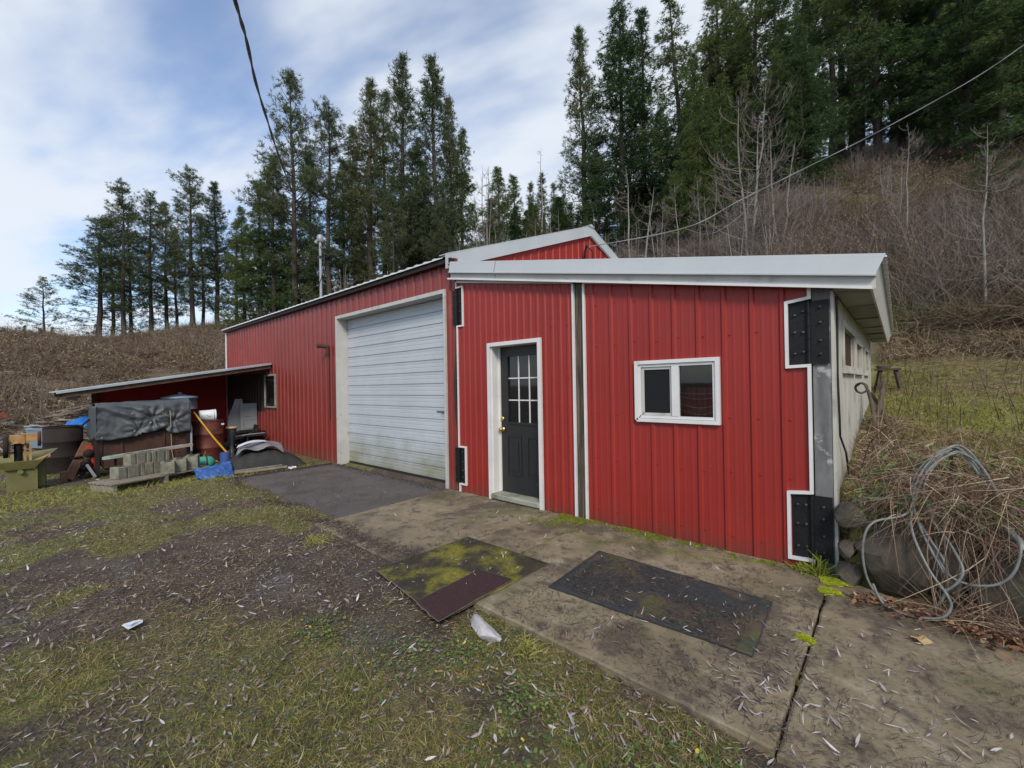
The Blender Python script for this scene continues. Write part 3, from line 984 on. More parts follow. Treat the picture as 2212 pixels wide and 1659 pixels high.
def path_trim(mb, pts, w, ya, yb):
    """closed-looking band: polygons with mitred corners, thickness from ya to yb"""
    n = len(pts)
    P = [Vector(p) for p in pts]
    L_, R_ = [], []
    for i in range(n):
        d0 = (P[i] - P[i - 1]).normalized() if i else (P[1] - P[0]).normalized()
        d1 = (P[i + 1] - P[i]).normalized() if i < n - 1 else d0
        n0 = Vector((-d0.y, d0.x)); n1 = Vector((-d1.y, d1.x))
        nn = (n0 + n1)
        nn = nn / max(nn.length_squared, .01) * 2
        L_.append(P[i] + nn * w / 2); R_.append(P[i] - nn * w / 2)
    for i in range(n - 1):
        q = [L_[i], L_[i + 1], R_[i + 1], R_[i]]
        f = [(v.x, ya, v.y) for v in q]; b = [(v.x, yb, v.y) for v in q]
        mb.add(f + b, [(0, 1, 2, 3), (7, 6, 5, 4), (0, 4, 5, 1), (1, 5, 6, 2), (2, 6, 7, 3), (3, 7, 4, 0)])


tr = MB()
path_trim(tr, [(.16, tz(.16) + .015), (.16, 3.00), (.295, 3.00), (.295, 2.43), (.172, 2.43), (.172, .66), (.312, .66), (.312, .115), (.18, .115), (.18, .0)], .022, -.040, -.012)
path_trim(tr, [(.17, tz(.17) + .02), (2.205, tz(2.205) + .02)], .035, -.043, -.012)
path_trim(tr, [(2.205, tz(2.2) + .0), (2.205, .0)], .026, -.042, -.012)
ab(tr, 'edge_trim', M['white'], left_panel)
tr = MB()
path_trim(tr, [(4.478, tz(4.47) + .0), (4.478, 2.215), (4.318, 2.195), (4.318, 1.66), (4.472, 1.665), (4.472, .635), (4.312, .615), (4.312, .075), (4.474, .085), (4.474, -.03)], .025, -.040, -.012)
path_trim(tr, [(2.345, tz(2.345) + .02), (4.49, tz(4.49) + .02)], .035, -.043, -.012)
path_trim(tr, [(2.35, tz(2.35) + .0), (2.35, -.01)], .026, -.042, -.012)
ab(tr, 'edge_trim', M['white'], right_panel)
# weathered post between the two panels
po = MB(); po.box(2.222, 2.333, -.012, .10, -.03, tz(2.28) + .03)
ab(po, 'timber_post', M['wood_grey'])
# dark slot and framing behind
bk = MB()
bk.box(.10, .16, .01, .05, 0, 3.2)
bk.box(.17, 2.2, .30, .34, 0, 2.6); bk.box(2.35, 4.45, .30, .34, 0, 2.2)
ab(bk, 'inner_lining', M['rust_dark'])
# entry door
fr = MB()
path_trim(fr, [(DX0 - .045, .0), (DX0 - .045, DZ + .03), (DX1 + .045, DZ + .03), (DX1 + .045, -.0)], .05, -.055, -.02)
fr.box(DX0 - .02, DX0, -.02, .16, .03, DZ)
fr.box(DX1, DX1 + .02, -.02, .16, .03, DZ)
fr.box(DX0 - .02, DX1 + .02, -.02, .16, DZ, DZ + .02)
fr.box(DX0, DX0 + .025, .10, .12, .09, DZ)
dfr = ab(fr, 'door_frame', M['white'], left_panel)
th_ = MB(); th_.box(DX0 - .02, DX1 + .02, -.075, .15, .015, .085, bev=.012)
ab(th_, 'threshold', M['soffit'], left_panel)
LY = .12
LX0, LX1 = DX0 + .003, DX1 - .003
GXa, GXb, GZa, GZb = 1.035, 1.585, 1.05, 1.94
lf = MB()
# leaf as ring around the lite
lf.box(LX0, GXa, LY, LY + .045, .09, DZ - .004)
lf.box(GXb, LX1, LY, LY + .045, .09, DZ - .004)
lf.box(GXa, GXb, LY, LY + .045, GZb, DZ - .004)
lf.box(GXa, GXb, LY, LY + .045, .09, GZa)
for (a, b, c_, e_) in ((GXa - .03, GXb + .03, GZa - .03, GZa), (GXa - .03, GXb + .03, GZb, GZb + .03)):
    lf.box(a, b, LY - .014, LY - .001, c_, e_)
for (a, b) in ((GXa - .03, GXa), (GXb, GXb + .03)):
    lf.box(a, b, LY - .014, LY - .001, GZa, GZb)
leaf = ab(lf, 'entry_door', M['charcoal'], left_panel)
pn = MB()
for a, b in ((1.01, 1.245), (1.365, 1.60)):
    c_, e_ = .34, .86
    w_ = .022
    path_trim(pn, [(a, c_), (a, e_), (b, e_), (b, c_), (a, c_)], w_, LY - .010, LY - .001)
    o_ = .045
    pn.prism([(a + o_, c_ + o_), (b - o_, c_ + o_), (b - o_, e_ - o_), (a + o_, e_ - o_)], 'y', LY - .008, LY - .001)
ab(pn, 'raised_panel', M['charcoal'], left_panel)
gl = MB(); gl.box(GXa, GXb, LY + .012, LY + .018, GZa, GZb)
ab(gl, 'door_glass', M['glass'], left_panel)
mu = MB()
for k in (1, 2):
    x_ = GXa + (GXb - GXa) * k / 3; mu.box(x_ - .008, x_ + .008, LY + .002, LY + .011, GZa, GZb)
    z_ = GZa + (GZb - GZa) * k / 3
    for q in range(3):
        xa = GXa + (GXb - GXa) * q / 3 + (.008 if q else 0); xb = GXa + (GXb - GXa) * (q + 1) / 3 - (.008 if q < 2 else 0)
        mu.box(xa, xb, LY + .003, LY + .0105, z_ - .008, z_ + .008)
ab(mu, 'muntins', M['white'], left_panel)
kn = MB()
kn.lathe([(.0, 0), (.032, .001), (.032, .008), (.012, .012), (.012, .035), (.026, .045), (.030, .058), (.022, .070), (.0, .074)], (.925, LY - .001, .945), 18, axis=(0, -1, 0))
ab(kn, 'door_knob', M['brass'], left_panel)
kn = MB()
kn.lathe([(.0, 0), (.032, .001), (.032, .010), (.022, .022), (.0, .024)], (.925, LY - .001, 1.09), 18, axis=(0, -1, 0))
ab(kn, 'deadbolt', M['brass'], left_panel)
# window
wn = MB()
path_trim(wn, [(WX0 + .018, WZ0 + .018), (WX0 + .018, WZ1 - .018), (WX1 - .018, WZ1 - .018), (WX1 - .018, WZ0 + .018), (WX0 + .0175, WZ0 + .018)], .036, -.050, -.010)
path_trim(wn, [(WX0 + .05, WZ0 + .052), (WX0 + .05, WZ1 - .052), (WX1 - .05, WZ1 - .052), (WX1 - .05, WZ0 + .052), (WX0 + .0495, WZ0 + .052)], .026, -.034, .004)
wn.box(3.345, 3.415, -.038, .004, WZ0 + .066, WZ1 - .066)
window = ab(wn, 'window', M['white'], right_panel)
sa_ = MB()
path_trim(sa_, [(3.04, WZ0 + .080), (3.04, WZ1 - .080), (3.335, WZ1 - .080), (3.335, WZ0 + .080), (3.0395, WZ0 + .080)], .026, -.022, -.006)
ab(sa_, 'sliding_sash', M['wall_trim'], right_panel)
gl = MB(); gl.box(3.415, WX1 - .06, -.012, -.006, WZ0 + .06, WZ1 - .06)
ab(gl, 'pane', M['clear_glass'], right_panel)
gl = MB()
ribbed(gl, 3.30, 3.90, WZ0 - .05, WZ0 + .345, [], front(.12), pitch=.05, phase=.01, rib=.012, minor=False)
for z_, sg in ((.30, .02), (.26, .03), (.19, .045), (.14, .06)):
    gl.tube([(3.36 + .045 * i, .098, WZ0 + z_ - sg * sin(pi * i / 9)) for i in range(10)], .0022, 4, mi=1)
ab(gl, 'inner_red_panel', [M['red'], M['white']], right_panel)
gl = MB(); gl.box(3.052, 3.323, -.012, -.007, WZ0 + .092, WZ1 - .092)
ab(gl, 'insect_screen', M['screen'], right_panel)


# hinges: two plates on a knuckle
def hinge(name, xa, xk, xb, z0, z1, ya, yb, parent=add_):
    h = MB()
    h.box(xa, xk - .006, ya, ya + .008, z0, z1)
    h.box(xk + .006, xb, yb, yb + .008, z0, z1)
    for i in range(5):
        za = z0 + (z1 - z0) * i / 5 + .002; zc = z0 + (z1 - z0) * (i + 1) / 5 - .002
        h.tube([(xk, min(ya, yb) - .004, za), (xk, min(ya, yb) - .004, zc)], .013, 10)
    ho = ab(h, name, M['black_steel'], parent)
    rnd = random.Random(int(z0 * 100) + int(xk * 10))
    for cx, yy, n_ in (((xa + xk) / 2 - .028, ya, 3), ((xa + xk) / 2 + .03, ya, 3), ((xb + xk) / 2 + .01, yb, 4)):
        if abs(cx - xk) < .02: continue
        for i in range(n_):
            z_ = z0 + (z1 - z0) * (i + .5) / n_ + rnd.uniform(-.02, .02)
            bo = MB()
            bo.lathe([(.011, 0), (.011, .010), (.007, .013), (.007, .022), (.0, .023)], (cx, yy, z_), 6, axis=(0, -1, 0), smooth=False)
            ab(bo, 'bolt', M['bolt'], ho)
    return ho


hinge('strap_hinge', 4.335, 4.470, 4.606, 1.678, 2.188, -.012, -.020)
hinge('strap_hinge', 4.329, 4.470, 4.606, .092, .612, -.012, -.020)
hinge('strap_hinge', .075, .165, .282, 2.452, 2.968, -.034, -.020)
hinge('strap_hinge', .085, .172, .298, .135, .640, -.034, -.020)
# black weather strip dangling in the gap
ws = MB()
ws.tube([(.13, -.01, .0), (.132, -.012, .9), (.118, -.03, 1.2), (.115, -.035, 1.6), (.130, -.02, 2.0), (.135, -.01, 2.45)], [.012, .016, .02, .024, .018, .012], 7)
ab(ws, 'rubber_strip', M['black_rubber'])
# corner post, side wall
cp = MB(); cp.box(4.492, AX, .0, .16, -.08, tz(4.5) + .04)
ab(cp, 'concrete_post', M['concrete_post'])


def sz(y): return 2.21


sd_ = MB()
SW = [(.75, 1.98, 1.68, 2.03), (2.30, 3.35, 1.68, 1.98), (4.10, 4.95, 1.68, 1.98)]
br_ = [.012]
ycur = -.004
# plank siding with vertical joints
y_ = .161
rnd = random.Random(5)
edges = [y_]
while edges[-1] < 6.2:
    edges.append(min(6.2, edges[-1] + .20))
cuts = sorted(set(edges + [v for q in SW for v in q[:2]]))
sd_.box(AX + .001, AX + .022, -.006, .158, -.08, 2.26)
for a, b in zip(cuts, cuts[1:]):
    if b - a < .001: continue
    mid = (a + b) / 2
    zs = [(.0, 2.26)]
    for q in SW:
        if q[0] < mid < q[1]: zs = [(.0, q[2]), (q[3], 2.26)]
    g0 = .003 if any(abs(a - e) < 1e-5 for e in edges) else 0
    o_ = rnd.uniform(0, .003)
    for z0, z1 in zs:
        sd_.box(AX - .02, AX + .014 + o_, a + g0, b, z0, z1)
side = ab(sd_, 'side_wall', M['siding'])
for q in SW:
    f_ = MB()
    f_.box(AX + .018, AX + .036, q[0] - .06, q[1] + .06, q[2] - .055, q[2])
    f_.box(AX + .018, AX + .036, q[0] - .06, q[1] + .06, q[3], q[3] + .06)
    f_.box(AX + .018, AX + .034, q[0] - .06, q[0], q[2], q[3])
    f_.box(AX + .018, AX + .034, q[1], q[1] + .06, q[2], q[3])
    f_.box(AX + .018, AX + .055, q[0] - .08, q[1] + .08, q[2] - .075, q[2] - .055)
    wo = ab(f_, 'side_window', M['siding'])
    g_ = MB(); g_.box(AX - .01, AX - .004, q[0], q[1], q[2], q[3])
    ab(g_, 'pane', M['rust'] if q is SW[0] else M['glass'], wo)
bw = MB()
bw.prism([(.0, -.05), (AX - .03, -.05), (AX - .03, 2.24), (.0, 3.05)], 'y', 6.16, 6.2)
ab(bw, 'back_wall', M['siding'])

# roof of the addition


def rz(x): return 3.378 - .1915 * x


rf = MB()
Y0, Y1 = -.11, 6.42
# ribbed sheet running down to the east
ys_ = []
k = 0
y_ = Y0 + .04
prof = [(Y0, 0)]
while y_ < Y1 - .04:
    for o, h in ((-.028, 0), (-.014, .018), (.014, .018), (.028, 0)): prof.append((y_ + o, h))
    y_ += .228
prof.append((Y1, 0))
prof = [p for p in prof if p[0] >= Y0]
vs = []
for y_, h in prof:
    vs += [(.03, y_, rz(.03) + h), (4.96, y_, rz(4.96) + h), (4.96, y_, rz(4.96) + h - .006), (.03, y_, rz(.03) + h - .006)]
fs = []
for i in range(len(prof) - 1):
    for a, b in ((0, 1), (1, 2), (2, 3)):
        fs.append((i * 4 + a, i * 4 + b, i * 4 + 4 + b, i * 4 + 4 + a))
rf.add(vs, fs)
ab(rf, 'roof', M['roof'])
fa = MB()
XA, XE = .115, 4.945
# upper flashing band, a touch proud and leaning back


def band(mb, xa, xe, ya, za0, yb, zb0, thick, xe2=None):
    xe2 = xe if xe2 is None else xe2
    p = [(xa, ya, rz(xa) + za0), (xe, ya, rz(xe) + za0), (xe2, yb, rz(xe2) + zb0), (xa, yb, rz(xa) + zb0)]
    q = [(a, b + thick, c) for a, b, c in p]
    mb.add(p + q, [(0, 1, 2, 3), (7, 6, 5, 4), (0, 4, 5, 1), (1, 5, 6, 2), (2, 6, 7, 3), (3, 7, 4, 0)])


band(fa, XA, 4.895, -.130, -.130, -.105, .028, .012, 4.955)
band(fa, XA, 4.900, -.140, -.142, -.140, -.130, .045)
f1 = ab(fa, 'fascia_flashing', M['fascia'])
fa = MB()
fa.add([(1.03, -.1315, rz(1.03) - .125), (1.036, -.1315, rz(1.036) - .125), (1.050, -.1075, rz(1.05) + .022), (1.044, -.1075, rz(1.044) + .022)], [(0, 1, 2, 3)])
fa.add([(1.02, -.0975, rz(1.02) - .21), (1.026, -.0975, rz(1.026) - .21), (1.033, -.0975, rz(1.033) - .145), (1.027, -.0975, rz(1.027) - .145)], [(0, 1, 2, 3)])
ab(fa, 'flashing_joint', M['rust_dark'])
fa = MB()
band(fa, XA, 4.895, -.096, -.232, -.096, -.1425, .012)
f2 = ab(fa, 'fascia_board', M['wall_trim'])
fa = MB()
band(fa, XA - .05, 4.875, -.118, -.236, -.118, -.214, .020)
ab(fa, 'drip_edge', M['white'])
fa = MB()
fa.add([(4.875, -.09, rz(4.875) - .225), (4.875, Y1, rz(4.875) - .225), (4.925, Y1, rz(4.925) - .012), (4.925, -.09, rz(4.925) - .012),
        (4.860, -.09, rz(4.875) - .225), (4.860, Y1, rz(4.875) - .225), (4.910, Y1, rz(4.925) - .012), (4.910, -.09, rz(4.925) - .012)],
       [(0, 1, 2, 3), (7, 6, 5, 4), (0, 4, 5, 1), (1, 5, 6, 2), (2, 6, 7, 3), (3, 7, 4, 0)])
ab(fa, 'eave_fascia', M['wall_trim'])
so = MB()
y_ = -.078
for k, yb in enumerate((1.0, 2.1, 3.2, 4.3, 5.4, Y1 - .02)):
    so.box(AX + .03, 4.858, y_, yb - .012, rz(4.86) - .206 + .004 * (k % 2), rz(4.86) - .19)
    y_ = yb
so.prism([(.1, rz(.1) - .225), (4.86, rz(4.86) - .225), (4.86, rz(4.86) - .16), (.1, rz(.1) - .16)], 'y', -.082, -.013)
for k, yb in enumerate((1.0, 2.1, 3.2, 4.3, 5.4)):
    so.box(AX + .03, 4.858, yb - .035, yb + .02, rz(4.86) - .222, rz(4.86) - .207)
ab(so, 'soffit', M['soffit'])
ra = MB()
ra.box(4.49, 4.86, -.006, .03, tz(4.5) + .06, tz(4.5) + .12)
ab(ra, 'rafter_end', M['wood_dark'])
wa = MB()
wa.tube([(AX + .03, .10, 2.22), (AX + .032, .13, 2.05), (AX + .028, .12, 1.6), (AX + .034, .13, 1.25), (AX + .03, .20, 1.08), (AX + .05, .42, .92), (AX + .06, .50, .72)], .008, 6)
tag(wa.build('electric_cable', M['cable_black']), 'black cable running down the cream side wall beside the concrete corner post', 'cable')

# ------------------------------------------------------------------ lean-to in front of the west end
lean = empty('lean_to_shed', (-9.2, -1.9, 0), 0, 'open lean-to with dull tin roof and red plywood wall against the long shop', 'shed')
LO = Vector((-9.2, -1.9, 0))


def lb(mb, name, mats, parent=lean):
    mb.v = [tuple(Vector(p) - LO) for p in mb.v]
    return mb.build(name, mats, parent)


def lz(y): return 2.235 + (y - .0) * .172


q = MB()
ys_ = [-3.86, -.02]
ribx = []
x_ = -11.5
prof = []
while x_ < -7.18:
    for o, h in ((-.03, 0), (-.015, .018), (.015, .018), (.03, 0)): prof.append((x_ + o, h))
    x_ += .228
prof.append((-7.16, 0))
vs = []
for x_, h in prof:
    vs += [(x_, -3.9, lz(-3.9) + h), (x_, -.02, lz(-.02) + h), (x_, -3.9, lz(-3.9) + h - .006), (x_, -.02, lz(-.02) + h - .006)]
fs = []
for i in range(len(prof) - 1):
    fs += [(i * 4, i * 4 + 4, i * 4 + 5, i * 4 + 1), (i * 4 + 2, i * 4 + 3, i * 4 + 7, i * 4 + 6), (i * 4, i * 4 + 2, i * 4 + 6, i * 4 + 4)]
q.add(vs, fs)
q.prism([(-3.9, lz(-3.9) - .035), (-.03, lz(-.03) - .035), (-.03, lz(-.03) + .014), (-3.9, lz(-3.9) + .014)], 'x', -7.158, -7.148)
lb(q, 'roof', M['tin_edge'])
q = MB()
for x_ in (-7.22, -8.4, -9.7, -10.95):
    q.prism([(-3.82, lz(-3.82) - .125), (-.03, lz(-.03) - .125), (-.03, lz(-.03) - .01), (-3.82, lz(-3.82) - .01)], 'x', x_ - .02, x_ + .02)
q.box(-11.0, -7.24, -3.60, -3.55, lz(-3.6) - .24, lz(-3.6) - .127)
lb(q, 'rafter', M['wood_dark'])
q = MB()
q.prism([(-3.10, .0), (-.03, .0), (-.03, lz(-.03) - .14), (-3.10, lz(-3.10) - .14)], 'x', -11.06, -11.03)
q.box(-10.2, -7.6, 5, 5.02, 0, .01)
q2 = MB(); q2.prism([(-3.10, .0), (-.03, .0), (-.03, lz(-.03) - .14), (-3.10, lz(-3.10) - .14)], 'x', -11.06, -11.03)
lb(q2, 'plywood_wall', M['red_ply'])
q = MB()
q.box(-11.02, -10.92, -3.14, -3.04, 0, lz(-3.1) - .13)
q.box(-7.3, -7.2, -3.62, -3.53, 0, lz(-3.6) - .24) if False else None
lb(q, 'timber_post', M['wood_dark'])

# ------------------------------------------------------------------ trees
M['needle_fir'] = leafy('fir_needles', [(.2, (.030, .062, .028)), (.42, (.058, .108, .038)), (.60, (.098, .150, .048)), (.82, (.165, .19, .058))], trans=.3)
M['needle_pine'] = leafy('pine_needles', [(.2, (.048, .078, .040)), (.45, (.086, .122, .055)), (.65, (.13, .16, .068)), (.85, (.21, .185, .085))], trans=.3)
M['bark_dark'] = mat('dark_conifer_bark', [(.3, (.028, .023, .020)), (.7, (.075, .060, .050))], 5, .9, 0, .4, 12, stretch=(3, 3, .4))
M['bark_grey'] = mat('pale_grey_bark', [(.3, (.15, .136, .122)), (.7, (.27, .25, .23))], 4, .85, 0, .2, 12)
M['twig_grey'] = mat('grey_brown_twigs', [(.3, (.13, .108, .094)), (.7, (.23, .20, .178))], 4, .85)


def tubes_np(paths, radii, n=4):
    """many short tubes: list of (k,3) arrays and radius arrays"""
    Vs, Fs, o = [], [], 0
    ang = np.arange(n) * 2 * pi / n
    ca, sa = np.cos(ang), np.sin(ang)
    for P, R in zip(paths, radii):
        k = len(P)
        D = np.gradient(P, axis=0); D = unit(D)
        ref = np.array([0, 0, 1.0]) if abs(D[0, 2]) < .8 else np.array([1.0, 0, 0])
        A = unit(np.cross(D, ref)); B = np.cross(D, A)
        V = P[:, None] + (A[:, None] * ca[None, :, None] + B[:, None] * sa[None, :, None]) * R[:, None, None]
        Vs.append(V.reshape(-1, 3))
        i = np.arange(k - 1)[:, None] * n + np.arange(n)[None]
        j = np.arange(k - 1)[:, None] * n + (np.arange(n)[None] + 1) % n
        Fs.append(np.stack([i, j, j + n, i + n], -1).reshape(-1, 4) + o); o += k * n
    return np.concatenate(Vs), np.concatenate(Fs)


def conifer_mesh(seed, kind, H=20.0, R=2.6, base=.2, nb=110, droop=.15, dens=1.0, irregular=.3, lean=0.0):
    rng = np.random.default_rng(seed)
    # trunk
    t = np.linspace(0, 1, 12)
    wob = np.cumsum(rng.normal(size=(12, 2)) * .05, 0)
    T = np.stack([wob[:, 0] + lean * H * t ** 1.5, wob[:, 1], t * H], 1)
    rt = .011 * H * (1 - t) ** .85 + .015
    rt[0] *= 1.3

    def trunk_at(z):
        return np.stack([np.interp(z, T[:, 2], T[:, 0]), np.interp(z, T[:, 2], T[:, 1]), z], -1)
    paths, rads = [T], [rt]
    BP, BD, BS, BL = [], [], [], []
    zs = base + (1 - base) * rng.random(nb) ** .9
    zs = np.sort(zs)
    gaps = rng.random(7) * (1 - base) + base
    for i, zt in enumerate(zs):
        u = (zt - base) / (1 - base)
        if kind == 'fir':
            prof = (1 - u) ** .85 * (1 - .35 * (1 - u) ** 6) + .03
        elif kind == 'slim':
            prof = (1 - u) ** .7 * .95 + .05
        else:
            prof = (min(1, .35 + 1.6 * u) * (1 - u) ** .62 * 1.25 + .07)
        L = R * prof * (1 + irregular * rng.normal() * .8)
        near = np.min(np.abs(gaps - zt))
        if near < .012: L *= .55
        L = max(.25, min(L, R * 1.5))
        az = rng.random() * 2 * pi
        if kind == 'pine':
            el0 = -.10 + .85 * u + rng.normal() * .22; curl = .55
        elif kind == 'slim':
            el0 = .20 + .6 * u + rng.normal() * .16; curl = .45
        else:
            el0 = -.22 - droop + .75 * u + rng.normal() * .2; curl = .35
        k = 5
        s = np.linspace(0, 1, k)
        el = el0 + curl * s * s
        st = L / (k - 1)
        azs = az + np.cumsum(rng.normal(size=k) * .07)
        d = np.stack([np.cos(el) * np.cos(azs), np.cos(el) * np.sin(azs), np.sin(el)], 1)
        P = trunk_at(zt * H) + np.concatenate([np.zeros((1, 3)), np.cumsum(d[:-1] * st, 0)])
        paths.append(P); rads.append(np.linspace(.012 + .011 * L, .006, k))
        # foliage sample points along the branch and on side twigs
        n = int(max(7, L * (13 if kind == 'fir' else 10) * dens))
        ss = rng.random(n) ** (.62 if kind == 'fir' else .5)
        if kind == 'pine': ss = .28 + .72 * ss
        base_p = np.stack([np.interp(ss, s, P[:, c]) for c in range(3)], 1)
        dd = np.stack([np.interp(ss, s, d[:, c]) for c in range(3)], 1)
        side = unit(np.cross(dd, [0, 0, 1.0]))
        w = (1 - ss) * L * .30 + .12 * L ** .5
        off = rng.uniform(-1, 1, n)
        tw = base_p + side * (off * w)[:, None] + dd * (np.abs(off) * w * .5)[:, None]
        tw += rng.normal(size=(n, 3)) * (.10 + .05 * L ** .5)
        tw[:, 2] += rng.normal(size=n) * .10 + (np.abs(off) * w * (.10 if kind != 'fir' else -.12))
        bd = unit(dd + side * off[:, None] * .9 + (np.array([0, 0, .35]) if kind != 'fir' else np.array([0, 0, -.12])))
        BP.append(tw); BD.append(bd); BS.append(side); BL.append(np.full(n, L))
        # thin twigs bearing the outer tufts
        if kind != 'fir':
            for q in range(0, n, 3):
                paths.append(np.stack([base_p[q], tw[q]])); rads.append(np.array([.014, .008]))
    BP = np.concatenate(BP); BD = np.concatenate(BD)
    if kind == 'fir':
        m_, sp, ln, wd = 10, .6, .26, .046
    elif kind == 'slim':
        m_, sp, ln, wd = 11, .75, .25, .038
    else:
        m_, sp, ln, wd = 12, .95, .26, .036
    P = np.repeat(BP, m_, 0) + rng.normal(size=(len(BP) * m_, 3)) * .05
    D = unit(np.repeat(BD, m_, 0) + rng.normal(size=(len(BP) * m_, 3)) * sp)
    if kind == 'fir': D[:, 2] -= .15
    n = len(P)
    L = ln * rng.uniform(.6, 1.35, n); W = wd * rng.uniform(.7, 1.3, n)
    S = unit(np.cross(D, rng.normal(size=(n, 3))))
    V = np.stack([P - S * W[:, None] * .5, P + S * W[:, None] * .5, P + D * L[:, None]], 1).reshape(-1, 3)
    # carry the tuft: every tuft is welded from its blades by position only
    F = np.arange(n * 3).reshape(-1, 3)
    TV, TF = tubes_np(paths[:1], rads[:1], 8)
    BV, BF = tubes_np(paths[1:], rads[1:], 3)
    TV, TF = cat_vf((TV, TF), (BV, BF))
    return TV, TF, V, F


PROTO = {}


def make_proto(key, seed, kind, **kw):
    TV, TF, CV, CF = conifer_mesh(seed, kind, **kw)
    root = bpy.data.objects.new('conifer', None)
    tm = mesh_np('trunk', TV, TF, M['bark_dark'], smooth=True)
    cm = mesh_np('crown', CV, CF, M['needle_fir' if kind == 'fir' else 'needle_pine'])
    PROTO[key] = (tm.data, cm.data, kw.get('H', 20.0))
    for o in (tm, cm): bpy.data.objects.remove(o)
    bpy.data.objects.remove(root)


make_proto('pineA', 11, 'pine', R=2.6, base=.20, nb=165, irregular=.35, dens=.85)
make_proto('pineB', 12, 'pine', R=2.3, base=.22, nb=150, irregular=.45, dens=.85)
make_proto('pineC', 13, 'pine', R=2.8, base=.09, nb=175, irregular=.35, dens=.78)
make_proto('pineD', 14, 'slim', R=2.5, base=.18, nb=190, irregular=.25, dens=.85)
make_proto('slimA', 21, 'slim', R=2.3, base=.12, nb=200, irregular=.25, dens=.85)
make_proto('slimB', 22, 'slim', R=1.9, base=.08, nb=190, irregular=.3)
make_proto('firA', 31, 'fir', R=3.1, base=.10, nb=170, irregular=.3, dens=1.15)
make_proto('firB', 32, 'fir', R=2.6, base=.16, nb=150, irregular=.4, dens=1.1)
make_proto('firC', 33, 'fir', R=3.7, base=.08, nb=190, irregular=.3, dens=1.15, droop=.05)
make_proto('firD', 34, 'fir', R=2.2, base=.30, nb=110, irregular=.5, dens=1.0, lean=-.05)
make_proto('sparse', 41, 'pine', R=3.3, base=.06, nb=110, irregular=.3, dens=.8, droop=0)
make_proto('tall', 42, 'fir', R=2.6, base=.50, nb=90, irregular=.5, dens=1.0)


def plant(key, x, y, H, label, group=None, rz=None, name='conifer_tree', cat='tree', sink=.25, wide=1.0, tilt=0.0):
    tm, cm, h0 = PROTO[key]
    s = H / h0
    root = empty(name, (x, y, gz(x, y) - sink), rz if rz is not None else (x * 7.3 + y * 3.1) % 6.28, label, cat, group)
    root.rotation_euler[1] = tilt
    for nm, me in (('trunk', tm), ('crown', cm)):
        o = bpy.data.objects.new(nm, me); C.objects.link(o); o.parent = root
        o.scale = (s * wide * 1.2, s * wide * 1.2, s)
    return root


def tree_at(px, ytop, d, key, label, group=None, **kw):
    """a tree d metres away whose tip is seen at (px, ytop)"""
    az, tn = sight(px, ytop)
    x, y = CAM[0] + sin(az) * d, CAM[1] + cos(az) * d
    H = CAM[2] + tn * d - gz(x, y) + .25
    return plant(key, x, y, H, label, group, **kw)


